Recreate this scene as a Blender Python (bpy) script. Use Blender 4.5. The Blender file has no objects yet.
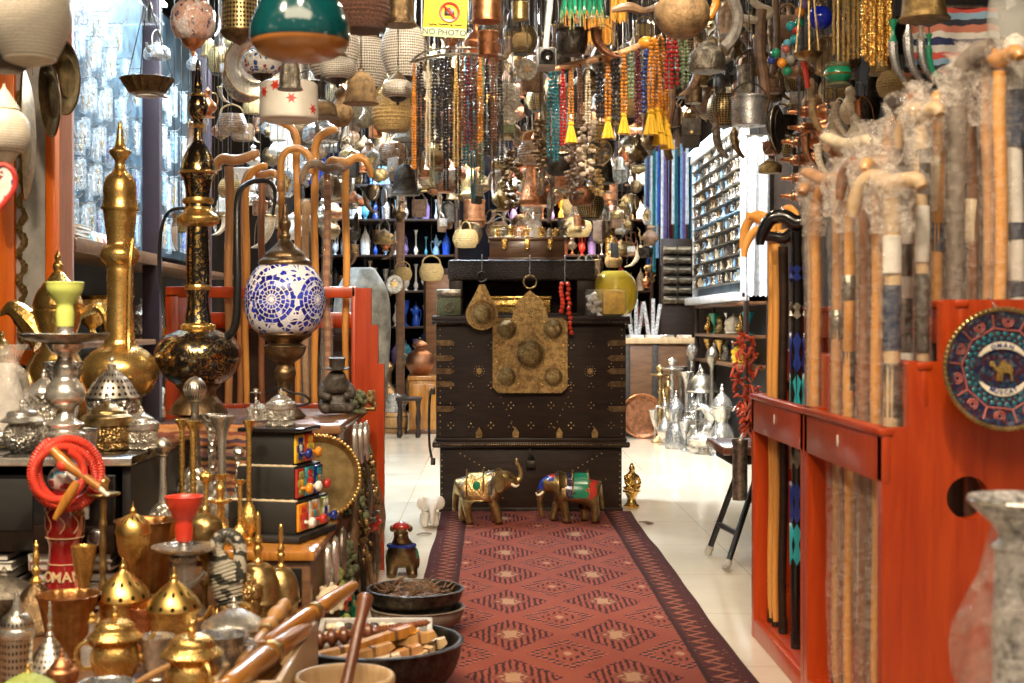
import bpy, bmesh, math, random
from mathutils import Vector, Matrix, Euler
rnd = random.Random(11)
S = bpy.context.scene
COL = S.collection
PI = math.pi
F, CX, CY, EH = 1400.0, 491.0, 324.0, 0.8      # focal length in pixels, vanishing point, eye height


def P(px, py, d):
    return Vector(((px - CX) * d / F, d, EH - (py - CY) * d / F))


def XA(px, d):
    return (px - CX) * d / F


def ZA(py, d):
    return EH - (py - CY) * d / F


# ------------------------------------------------------------------ materials
class NT:
    def __init__(s, name):
        s.m = bpy.data.materials.new(name)
        s.m.use_nodes = True
        s.t = s.m.node_tree
        s.b = s.t.nodes['Principled BSDF']
        s._c = None

    def n(s, typ, ins=None, **kw):
        x = s.t.nodes.new(typ)
        for k, v in kw.items():
            setattr(x, k, v)
        for k, v in (ins or {}).items():
            s.put(x.inputs[k], v)
        return x

    def put(s, sock, v):
        if isinstance(v, bpy.types.NodeSocket):
            s.t.links.new(v, sock)
        elif isinstance(v, (tuple, list)) and len(v) == 3 and sock.type == 'RGBA':
            sock.default_value = (*v, 1)
        else:
            sock.default_value = v

    def co(s):
        if s._c is None:
            s._c = s.n('ShaderNodeTexCoord').outputs['Object']
        return s._c

    def ma(s, op, a, b=0.0, c=0.0):
        x = s.n('ShaderNodeMath', operation=op)
        s.put(x.inputs[0], a); s.put(x.inputs[1], b); s.put(x.inputs[2], c)
        return x.outputs[0]

    def mix(s, f, a, b):
        x = s.n('ShaderNodeMix', data_type='RGBA')
        s.put(x.inputs[0], f); s.put(x.inputs[6], a); s.put(x.inputs[7], b)
        return x.outputs[2]

    def noise(s, scale, detail=3.0, rough=.5):
        return s.n('ShaderNodeTexNoise', {'Vector': s.co(), 'Scale': scale, 'Detail': detail, 'Roughness': rough}).outputs['Fac']

    def vor(s, scale, feature='F1'):
        return s.n('ShaderNodeTexVoronoi', {'Vector': s.co(), 'Scale': scale}, feature=feature)

    def xyz(s):
        x = s.n('ShaderNodeSeparateXYZ', {0: s.co()})
        return x.outputs[0], x.outputs[1], x.outputs[2]

    def ramp(s, f, stops, interp='LINEAR'):
        x = s.n('ShaderNodeValToRGB', {0: f})
        x.color_ramp.interpolation = interp
        e = x.color_ramp.elements
        while len(e) < len(stops):
            e.new(0.5)
        for el, (p, c) in zip(e, stops):
            el.position = p; el.color = (*c, 1)
        return x.outputs[0]

    def bump(s, h, strength=.3, dist=.01):
        x = s.n('ShaderNodeBump', {'Height': h, 'Strength': strength, 'Distance': dist})
        s.put(s.b.inputs['Normal'], x.outputs[0])

    def set(s, **kw):
        for k, v in kw.items():
            s.put(s.b.inputs[k.replace('_', ' ')], v)
        return s.m


def sr(r, g, b):      # sRGB 0-255 -> linear
    f = lambda c: (c / 255) / 12.92 if c / 255 <= .04045 else ((c / 255 + .055) / 1.055) ** 2.4
    return (f(r), f(g), f(b))


M = {}


def metal(name, c1, c2, rough=.25, ns=6, bs=40, bst=.25, vor=False):
    t = NT(name)
    f = t.ramp(t.noise(ns, 5, .65), [(.38, c1), (.62, c2)])
    t.set(Base_Color=f, Metallic=.82 if 'silver' in name or name == 'steel' else .9, Roughness=t.ma('MULTIPLY_ADD', t.noise(ns * 2, 3), .25, rough - .1))
    if bst:
        t.bump(t.vor(bs).outputs['Distance'] if vor else t.noise(bs, 3), bst, .02)
    M[name] = t.m


metal('brass', (.94, .62, .21), (.62, .36, .10), .26, 5, 30, .15)
metal('brass_engraved', (.78, .53, .22), (.40, .25, .09), .32, 9, 22, .45, True)
metal('old_engraved', (.44, .29, .11), (.20, .125, .05), .38, 9, 24, .45, True)
metal('amber_copper', (.58, .29, .10), (.34, .15, .05), .3, 5, 30, .15)
metal('old_brass', (.44, .30, .12), (.20, .13, .055), .36, 6, 30, .4)
metal('dull_brass', (.60, .43, .19), (.32, .21, .08), .30, 7, 26, .08)
metal('gold', (1.0, .69, .23), (.76, .45, .11), .22, 6, 30, .3)
metal('silver', (.90, .86, .79), (.58, .54, .47), .2, 7, 30, .12)
metal('silver_engraved', (.92, .88, .80), (.40, .36, .29), .27, 12, 20, .6, True)
metal('steel', (.66, .66, .66), (.40, .40, .39), .25, 5, 30, .05)
metal('copper', (.80, .36, .17), (.42, .16, .07), .28, 5, 30, .15)
metal('old_copper', (.46, .20, .10), (.20, .09, .045), .36, 6, 30, .3)
metal('iron', (.10, .085, .07), (.035, .03, .026), .4, 6, 30, .3)
metal('bronze', (.26, .17, .085), (.10, .065, .035), .34, 5, 30, .3)
metal('pewter', (.42, .38, .31), (.18, .155, .12), .33, 8, 26, .4)


def plain(name, c, rough=.5, var=.25, ns=8, coat=0, bst=0, bs=40, **kw):
    t = NT(name)
    a = tuple(x * (1 - var) for x in c); b = tuple(min(1, x * (1 + var)) for x in c)
    t.set(Base_Color=t.ramp(t.noise(ns, 4, .6), [(.35, a), (.65, b)]), Roughness=rough)
    if coat:
        t.b.inputs['Coat Weight'].default_value = coat
        t.b.inputs['Coat Roughness'].default_value = .12
    if bst:
        t.bump(t.noise(bs, 4), bst, .01)
    for k, v in kw.items():
        t.b.inputs[k.replace('_', ' ')].default_value = v
    M[name] = t.m


def wood(name, c1, c2, rough=.4, coat=.2, stretch=(14, 14, 1.2)):
    t = NT(name)
    mp = t.n('ShaderNodeMapping', {'Vector': t.co(), 'Scale': stretch})
    nz = t.n('ShaderNodeTexNoise', {'Vector': mp.outputs[0], 'Scale': 3.0, 'Detail': 6.0, 'Roughness': .65, 'Distortion': .6}).outputs['Fac']
    t.set(Base_Color=t.ramp(nz, [(.3, c1), (.7, c2)]), Roughness=rough, Coat_Weight=coat, Coat_Roughness=.15)
    t.bump(nz, .12, .01)
    M[name] = t.m


wood('red_lacquer', sr(158, 46, 9), sr(190, 70, 16), .36, .25)
wood('orange_paint', sr(228, 96, 14), sr(244, 126, 30), .35, .3)
wood('dark_wood', (.012, .006, .004), (.036, .018, .010), .5, .03, (3, 14, 20))
M['dark_wood'].node_tree.nodes['Principled BSDF'].inputs['Specular IOR Level'].default_value = .3
wood('brown_wood', (.10, .045, .02), (.22, .105, .045), .4, .3, (2, 12, 14))
wood('honey_cane', (.60, .25, .05), (.78, .39, .10), .3, .5)
wood('tan_cane', (.42, .19, .07), (.60, .32, .13), .35, .4)
wood('brown_cane', (.20, .08, .035), (.34, .15, .07), .35, .4)
wood('carved_wood', (.34, .16, .045), (.58, .32, .11), .5, .1)
wood('orange_wood', (.28, .095, .016), (.58, .26, .045), .25, .6)
wood('pale_wood', (.50, .33, .17), (.68, .49, .28), .5, .1)
wood('grey_wood', (.12, .095, .075), (.24, .19, .15), .6, 0)
wood('turned_wood', (.13, .04, .018), (.25, .09, .04), .3, .5)
wood('mauve_wall', sr(150, 112, 98), sr(176, 134, 118), .5, .1)
plain('black', (.010, .010, .010), .35, .3)
plain('black_matte', (.014, .013, .012), .6, .3)
plain('black_lacquer', (.008, .007, .007), .18, .2, coat=.6)
plain('dark_gap', (.012, .009, .007), .8, .3)
plain('ceiling_paint', (.008, .006, .005), .95, .3, Specular_IOR_Level=.05)
plain('sign_yellow', (.60, .44, .03), .7, .1)
plain('wall_paint', (.016, .011, .008), .95, .4, 3, Specular_IOR_Level=.05)
plain('back_wall_paint', (.010, .011, .016), .95, .5, 3, Specular_IOR_Level=.05)
plain('purple_dark', (.018, .006, .013), .6, .3)
plain('panel_grey', (.05, .085, .11), .4, .6, 9)
plain('pale_green', (.52, .66, .34), .6, .1)
plain('pale_stone', (.46, .49, .46), .4, .45, 16)
plain('white_plastic', (.72, .74, .76), .35, .1)
plain('white_ceramic', (.80, .76, .68), .25, .08)
plain('paper_white', (.75, .72, .65), .7, .1)
plain('cream_cloth', (.74, .68, .55), .8, .15, bst=.3)
plain('red_cloth', (.50, .02, .015), .7, .3)
plain('red_clay', (.66, .045, .02), .4, .12, coat=.4)
plain('green_clay', (.58, .66, .16), .35, .06, coat=.4)
plain('red_hose', (.62, .055, .03), .4, .15, 20)
plain('teal_glaze', (.003, .050, .055), .12, .4, 5, coat=1)
plain('amber_glaze', (.34, .125, .025), .3, .3, 5, coat=.6)
plain('green_enamel', (.015, .25, .13), .25, .2, coat=.5)
plain('blue_enamel', (.012, .03, .22), .25, .3, coat=.5)
plain('turquoise', (.02, .36, .42), .3, .2, coat=.3)
plain('red_enamel', (.50, .035, .025), .3, .3, coat=.3)
plain('straw', (.46, .31, .12), .75, .45, 30, bst=.8, bs=60)
plain('wicker', (.12, .05, .03), .6, .7, 40, bst=1, bs=60)
plain('leather', (.15, .08, .04), .55, .4, bst=.4)
plain('tan_hide', (.36, .23, .11), .6, .5, 6, bst=.4)
plain('grey_leather', (.34, .31, .27), .55, .4, bst=.3)
plain('stone_dark', (.045, .035, .028), .55, .5, 20, bst=.8, bs=30)
plain('green_stone', (.10, .11, .05), .6, .5, 30, bst=.8, bs=30)
plain('shell', (.72, .60, .46), .5, .4, 20)
plain('coral', (.46, .06, .02), .55, .5, 30)
plain('amber', (.75, .28, .02), .3, .3, coat=.4)
plain('yellow_silk', (.85, .48, .02), .6, .25, 30)
plain('ochre_cloth', (.66, .33, .05), .7, .3, 12)
plain('drum_skin', (.50, .43, .33), .6, .15, 10)
plain('bone', (.70, .58, .40), .4, .25, 20)
plain('foam_grey', (.42, .40, .38), .7, .15)
plain('pink_bead', (.45, .12, .10), .3, .3)
plain('granite', (.50, .48, .47), .3, .7, 60)
plain('lime', (.35, .42, .10), .6, .2)
plain('blue_plastic', (.02, .09, .55), .35, .2)
plain('cyan_plastic', (.10, .40, .55), .35, .3)
plain('grey_metal_paint', (.55, .55, .53), .4, .1)
plain('horn', (.22, .13, .07), .4, .5, 10, coat=.3)
plain('navy_wrap', (.02, .035, .075), .35, .3, 20)
for nm, c in dict(bead_black=(.014, .012, .012), bead_brown=(.10, .04, .02), bead_gold=(.42, .26, .07), bead_red=(.34, .012, .015), bead_teal=(.02, .16, .20),
                  bead_amber=(.55, .20, .02), bead_green=(.17, .24, .12), bead_blue=(.02, .05, .20), bead_cream=(.55, .46, .32), bead_coral=(.65, .05, .02),
                  bead_sky=(.25, .45, .68), bead_violet=(.20, .14, .34), bead_white=(.7, .75, .8), bead_olive=(.32, .30, .12), bead_wine=(.10, .012, .02)).items():
    plain(nm, c, .22, .25, 30, coat=.3)


def glassy(name, c, alpha=.35, rough=.08, bst=0, bs=20, tint=None):
    """thin clear film or blown glass: mostly see-through, with gloss"""
    t = NT(name)
    t.set(Base_Color=c, Roughness=rough, Alpha=alpha, Specular_IOR_Level=.8)
    if bst:
        nz = t.noise(bs, 4, .6)
        t.bump(nz, bst, .02)
        t.put(t.b.inputs['Alpha'], t.ramp(nz, [(.35, (alpha * .45,) * 3), (.68, (min(1, alpha * 1.9),) * 3)]))
    M[name] = t.m


glassy('sleeve', (.90, .82, .74), .11, .07, 1, 60)
glassy('bag', (.88, .80, .70), .20, .10, 1, 30)
glassy('frost', (.90, .82, .74), .26, .08, 1, 70)
glassy('clear_glass', (.85, .85, .80), .28, .05)
glassy('packet', (.82, .92, .98), .24, .08, 1, 45)
glassy('yellow_glass', (.98, .78, .10), 1.0, .05)
M['yellow_glass'].node_tree.nodes['Principled BSDF'].inputs['Transmission Weight'].default_value = .4
M['yellow_glass'].node_tree.nodes['Principled BSDF'].inputs['IOR'].default_value = 1.35
glassy('blue_glass', (.01, .03, .55), .93, .05)
glassy('clear_box', (.85, .82, .76), .12, .06)


def red_glass():
    t = NT('red_glass')
    v = t.noise(9, 2)
    ring = t.ma('LESS_THAN', t.ma('ABSOLUTE', t.ma('SUBTRACT', v, .5)), .018)
    t.set(Base_Color=t.mix(ring, (.30, .012, .012), (.62, .20, .13)), Roughness=.08, Coat_Weight=1.0, Transmission_Weight=.25, Alpha=1.0)
    M['red_glass'] = t.m


red_glass()


def lamp_globe():
    """mosaic in a ring of round rosettes, petals split by white grout"""
    t = NT('lamp_globe')
    A = t.ma
    x, y, z = t.xyz()
    ang = A('ARCTAN2', y, x)
    u = A('SUBTRACT', A('FRACT', A('MULTIPLY_ADD', ang, 5 / (2 * PI), 5.90)), .5)
    v = A('MULTIPLY_ADD', z, 1 / .142, -.335 / .142)
    r = A('SQRT', A('ADD', A('MULTIPLY', u, u), A('MULTIPLY', v, v)))
    th = A('ARCTAN2', v, u)
    rk = A('MULTIPLY', r, 11.0)
    spk = A('PINGPONG', A('MULTIPLY_ADD', th, 16 / (2 * PI), A('MULTIPLY', A('FLOOR', rk), .5)), .5)
    line = A('MAXIMUM', A('LESS_THAN', A('FRACT', rk), .15), A('LESS_THAN', A('MULTIPLY', spk, r), .017))
    e = t.vor(62, 'DISTANCE_TO_EDGE'); f = t.vor(62)
    sx = t.n('ShaderNodeSeparateColor', {0: f.outputs['Color']}).outputs[0]
    blue = t.ramp(t.n('ShaderNodeSeparateColor', {0: f.outputs['Color']}).outputs[1], [(0, (.008, .010, .16)), (.4, (.02, .03, .36)), (.75, (.035, .06, .46))], 'CONSTANT')
    out = t.mix(A('GREATER_THAN', sx, .60), blue, (.62, .64, .74))
    og = A('LESS_THAN', e.outputs['Distance'], .085)
    ins = A('LESS_THAN', r, .455)
    inner = t.mix(A('LESS_THAN', A('ABSOLUTE', A('SUBTRACT', r, .32)), .045), blue, t.mix(A('GREATER_THAN', sx, .74), blue, (.50, .54, .70)))
    c = t.mix(ins, t.mix(og, out, (.76, .75, .76)), t.mix(line, inner, (.76, .75, .76)))
    t.set(Base_Color=c, Roughness=.2, Coat_Weight=.4)
    t.bump(e.outputs['Distance'], .25, .003)
    M['lamp_globe'] = t.m


lamp_globe()


def mosaic(name, cols, grout, scale=9, rough=.18, gw=.06):
    t = NT(name)
    v = t.vor(scale)
    e = t.vor(scale, 'DISTANCE_TO_EDGE')
    g = t.ma('LESS_THAN', e.outputs['Distance'], gw)
    sx = t.n('ShaderNodeSeparateColor', {0: v.outputs['Color']}).outputs[0]
    n = len(cols)
    c = t.ramp(sx, [(i / n, cl) for i, cl in enumerate(cols)], 'CONSTANT')
    t.set(Base_Color=t.mix(g, c, grout), Roughness=rough, Coat_Weight=.4)
    t.bump(e.outputs['Distance'], .4, .02)
    M[name] = t.m
    return t


def rosette_mosaic(name, cols, grout, hot):
    """tiles sorted into round rosettes: rings around twelve centres, split into wedges"""
    t = NT(name)
    big = t.vor(3.1)
    r = big.outputs['Distance']
    ring = t.ma('FRACT', t.ma('MULTIPLY', r, 11.0))
    fine = t.vor(17)
    e = t.vor(17, 'DISTANCE_TO_EDGE')
    g = t.ma('MAXIMUM', t.ma('LESS_THAN', e.outputs['Distance'], .07), t.ma('LESS_THAN', ring, .16))
    sx = t.n('ShaderNodeSeparateColor', {0: fine.outputs['Color']}).outputs[0]
    n = len(cols)
    c = t.ramp(sx, [(i / n, cl) for i, cl in enumerate(cols)], 'CONSTANT')
    white = t.ma('GREATER_THAN', t.ma('ADD', r, t.ma('MULTIPLY', sx, .14)), .63)
    c = t.mix(white, c, (.70, .70, .76))
    c = t.mix(t.ma('LESS_THAN', r, .20), c, hot)
    t.set(Base_Color=t.mix(g, c, grout), Roughness=.18, Coat_Weight=.5)
    t.bump(e.outputs['Distance'], .3, .02)
    M[name] = t.m


rosette_mosaic('mosaic_blue', [(.008, .010, .20), (.015, .022, .36), (.008, .008, .10), (.03, .05, .42), (.012, .016, .28), (.55, .60, .74)], (.74, .74, .78), (.012, .018, .30))
rosette_mosaic('mosaic_pink', [(.48, .22, .17), (.58, .30, .24), (.03, .03, .11), (.50, .26, .20), (.62, .38, .32)], (.58, .42, .36), (.50, .27, .21))
mosaic('mosaic_floral', [(.70, .68, .62), (.02, .07, .28), (.72, .70, .66), (.30, .05, .05), (.66, .66, .64), (.05, .25, .38)], (.75, .72, .68), 11)


def pierced(name, c, hole, scale=16, r=.28, metallic=0.0):
    t = NT(name)
    x, y, z = t.xyz()
    cv = t.n('ShaderNodeCombineXYZ', {0: t.ma('MULTIPLY', t.ma('ARCTAN2', y, x), .30 if metallic else .42), 1: z})
    v = t.n('ShaderNodeTexVoronoi', {'Vector': cv.outputs[0], 'Scale': float(scale)}, voronoi_dimensions='2D')
    v.inputs['Randomness'].default_value = .18
    h = t.ma('LESS_THAN', v.outputs['Distance'], r)
    t.set(Base_Color=t.mix(h, c, hole), Roughness=t.ma('MULTIPLY_ADD', h, .4, .35), Metallic=metallic)
    t.bump(t.ma('SUBTRACT', 1.0, h), .6, .02)
    M[name] = t.m


pierced('pierced_white', (.72, .66, .57), (.045, .035, .025), 23, .33)
pierced('pierced_cream', (.66, .60, .50), (.11, .08, .05), 34, .3)
pierced('pierced_brass', (.50, .37, .17), (.03, .02, .012), 17, .36, .8)
pierced('pierced_silver', (.80, .74, .64), (.05, .035, .02), 13, .26, 1.0)
pierced('pierced_gold', (.86, .56, .17), (.05, .03, .01), 7, .17, 1.0)


def damask():
    t = NT('black_gold')
    w = t.n('ShaderNodeTexNoise', {'Vector': t.co(), 'Scale': 13.0, 'Detail': 1.5, 'Distortion': 2.2}).outputs['Fac']
    leaf = t.ma('LESS_THAN', t.ma('ABSOLUTE', t.ma('SUBTRACT', w, .52)), .035)
    v = t.ma('LESS_THAN', t.vor(13).outputs['Distance'], .17)
    g = t.ma('MAXIMUM', leaf, v)
    t.set(Base_Color=t.mix(g, (.010, .008, .007), (.78, .50, .14)), Metallic=g, Roughness=.2, Coat_Weight=.6)
    M['black_gold'] = t.m
    t = NT('enamel_dark')
    v = t.vor(38)
    c = t.ramp(t.n('ShaderNodeSeparateColor', {0: v.outputs['Color']}).outputs[0], [(0, (.015, .02, .07)), (.3, (.05, .015, .03)), (.55, (.02, .06, .10)), (.75, (.10, .03, .05)), (.9, (.10, .12, .16))], 'CONSTANT')
    t.set(Base_Color=c, Roughness=.2, Coat_Weight=.6, Metallic=.2)
    M['enamel_dark'] = t.m


damask()


def striped(name, cols, scale, axis=2, rough=.85, nz=.02):
    t = NT(name)
    c = t.xyz()[axis]
    f = t.ma('FRACT', t.ma('MULTIPLY', t.ma('ADD', c, t.ma('MULTIPLY', t.noise(30), nz)), scale))
    n = len(cols)
    t.set(Base_Color=t.ramp(f, [(i / n, cl) for i, cl in enumerate(cols)], 'CONSTANT'), Roughness=rough)
    M[name] = t.m


striped('striped_runner', [(.38, .15, .05), (.05, .025, .03), (.34, .17, .09), (.12, .05, .06), (.40, .17, .06), (.03, .035, .02), (.20, .09, .10), (.36, .19, .12), (.04, .02, .02), (.30, .10, .03),
                           (.06, .03, .05), (.36, .16, .06), (.18, .05, .03), (.42, .20, .08)], 7.5)
striped('striped_gilt', [(.95, .60, .15), (.55, .28, .05)], 60, 2, .25)
striped('hose_ribs', [(.66, .06, .03), (.66, .06, .03), (.66, .06, .03), (.35, .02, .015)], 90, 0, .4)
striped('striped_rug', [(.55, .08, .06), (.60, .58, .55), (.02, .03, .10), (.62, .60, .56), (.5, .18, .12), (.03, .03, .05), (.25, .40, .55)], 9)
striped('zebra', [(.50, .47, .38), (.05, .05, .04)], 22, 2, .4, .12)
striped('rosewood_tape', [(.30, .12, .05), (.45, .22, .10)], 30, 2, .4)


def tiled_floor():
    t = NT('floor_tile')
    x, y, z = t.xyz()
    gx = t.ma('LESS_THAN', t.ma('ABSOLUTE', t.ma('SUBTRACT', t.ma('FRACT', t.ma('MULTIPLY_ADD', x, 1 / .6, .12)), .5)), .003)
    gy = t.ma('LESS_THAN', t.ma('ABSOLUTE', t.ma('SUBTRACT', t.ma('FRACT', t.ma('MULTIPLY_ADD', y, 1 / .6, .05)), .5)), .003)
    g = t.ma('MAXIMUM', gx, gy)
    base = t.ramp(t.noise(1.6, 6, .7), [(.3, (.66, .57, .43)), (.7, (.76, .68, .54))])
    t.set(Base_Color=t.mix(g, base, (.48, .40, .29)), Roughness=t.ma('MULTIPLY_ADD', t.noise(6, 4), .12, .07), Specular_IOR_Level=.6)
    M['floor_tile'] = t.m


tiled_floor()


def carpet():
    t = NT('rug_wool')
    x, y, z = t.xyz()
    wob = t.ma('MULTIPLY', t.ma('SUBTRACT', t.noise(45, 2), .5), .012)
    xs = t.ma('ADD', x, wob)
    ys = t.ma('ADD', y, wob)
    A = t.ma
    # field diamonds, two kinds on an offset lattice (0.27 x 0.43 m)
    def dia(ox, oy):
        u = A('SUBTRACT', A('FRACT', A('MULTIPLY_ADD', xs, 1 / .27, ox)), .5)
        v = A('SUBTRACT', A('FRACT', A('MULTIPLY_ADD', ys, 1 / .43, oy)), .5)
        return A('ABSOLUTE', u), A('ABSOLUTE', v)
    u1, v1 = dia(.5 - .32 / .27, .5 - .43 * 0 - 4.01 / .43)
    d1 = A('ADD', u1, v1)
    u2, v2 = dia(.5 - .185 / .27, .5 - 3.80 / .43)
    d2 = A('ADD', u2, v2)
    chk = t.n('ShaderNodeTexChecker', {'Vector': t.co(), 'Scale': 66.0}).outputs['Fac']
    hat = A('GREATER_THAN', A('FRACT', A('MULTIPLY', xs, 62.0)), .55)
    red = t.mix(t.noise(5, 4), (.20, .042, .028), (.30, .085, .055))
    rose = t.mix(t.noise(9, 4), (.22, .045, .032), (.33, .085, .055))
    dark, navy, cream = (.040, .014, .013), (.016, .014, .026), (.36, .22, .13)
    c = t.mix(A('LESS_THAN', d1, .44), red, rose)
    c = t.mix(A('MULTIPLY', A('LESS_THAN', d1, .40), hat), c, dark)
    band = A('LESS_THAN', A('ABSOLUTE', A('SUBTRACT', d1, .41)), .018)
    c = t.mix(A('MULTIPLY', band, chk), c, navy)
    c = t.mix(A('LESS_THAN', d1, .20), c, (.20, .055, .04))
    star = A('LESS_THAN', A('MAXIMUM', A('MULTIPLY', u1, 1.5), v1), .085)
    c = t.mix(A('MULTIPLY', A('LESS_THAN', A('ABSOLUTE', A('SUBTRACT', d1, .12)), .022), chk), c, cream)
    c = t.mix(star, c, (.42, .22, .13))
    cross = A('MULTIPLY', A('LESS_THAN', A('ABSOLUTE', A('SUBTRACT', A('MULTIPLY', u1, 1.5), v1)), .02), A('LESS_THAN', v1, .10))
    c = t.mix(cross, c, cream)
    b2 = A('LESS_THAN', A('ABSOLUTE', A('SUBTRACT', d2, .31)), .055)
    c = t.mix(b2, c, t.mix(chk, (.36, .10, .06), navy))
    b3 = A('LESS_THAN', A('ABSOLUTE', A('SUBTRACT', d2, .16)), .03)
    c = t.mix(A('MULTIPLY', b3, hat), c, dark)
    c = t.mix(A('LESS_THAN', d2, .055), c, (.40, .21, .13))
    # border guards
    bx = A('ABSOLUTE', A('SUBTRACT', x, .19))
    bd = A('GREATER_THAN', bx, .295)
    zig = A('PINGPONG', A('MULTIPLY', ys, 1.0), .035)
    line = A('LESS_THAN', A('ABSOLUTE', A('SUBTRACT', A('SUBTRACT', bx, .315), A('MULTIPLY', zig, 1.2))), .008)
    bc = t.mix(chk, (.085, .022, .018), (.055, .016, .015))
    bc = t.mix(line, bc, (.30, .10, .06))
    vv = t.vor(46).outputs['Distance']
    bc = t.mix(A('LESS_THAN', vv, .17), bc, (.26, .12, .08))
    c = t.mix(bd, c, bc)
    c = t.mix(A('LESS_THAN', A('ABSOLUTE', A('SUBTRACT', bx, .295)), .006), c, dark)
    c = t.mix(A('GREATER_THAN', bx, .385), c, (.06, .018, .018))
    c = t.mix(A('MULTIPLY', t.noise(420, 2), .5), c, t.mix(.5, c, (.03, .012, .01)))
    t.set(Base_Color=c, Roughness=.97, Specular_IOR_Level=.15)
    t.bump(t.noise(500, 2), .5, .004)
    M['rug_wool'] = t.m


carpet()


def studded():
    """dark chest wood with a faint carved relief"""
    t = NT('chest_carved')
    v = t.vor(150)
    t.set(Base_Color=t.mix(v.outputs['Distance'], (.006, .004, .003), (.030, .017, .011)), Roughness=.5)
    t.bump(v.outputs['Distance'], .45, .01)
    M['chest_carved'] = t.m
    t = NT('hair_grey')
    t.set(Base_Color=(.3, .3, .3), Roughness=.6)
    M['hair_grey'] = t.m


studded()


def lamp_mat(name, c, e):
    t = NT(name)
    t.set(Base_Color=c, Emission_Color=c, Emission_Strength=e)
    M[name] = t.m


lamp_mat('lamp_cool', (.80, .91, 1.0), 9)
lamp_mat('lamp_warm', (1.0, .78, .50), 9)


# ------------------------------------------------------------------ mesh builder
def cr(p, k=5):
    """Catmull-Rom through profile points; a point given twice stays sharp"""
    out = []
    n = len(p)
    for i in range(n - 1):
        a, b = p[i], p[i + 1]
        if a == b:
            continue
        z = p[i - 1] if i > 0 and p[i - 1] != a else a
        c = p[i + 2] if i + 2 < n and p[i + 2] != b else b
        for j in range(k):
            t = j / k
            q = []
            for m in range(len(a)):
                m1 = (b[m] - z[m]) * .5; m2 = (c[m] - a[m]) * .5
                t2, t3 = t * t, t * t * t
                q.append((2 * t3 - 3 * t2 + 1) * a[m] + (t3 - 2 * t2 + t) * m1 + (-2 * t3 + 3 * t2) * b[m] + (t3 - t2) * m2)
            out.append(tuple(q))
    out.append(tuple(p[-1]))
    return out


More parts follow.
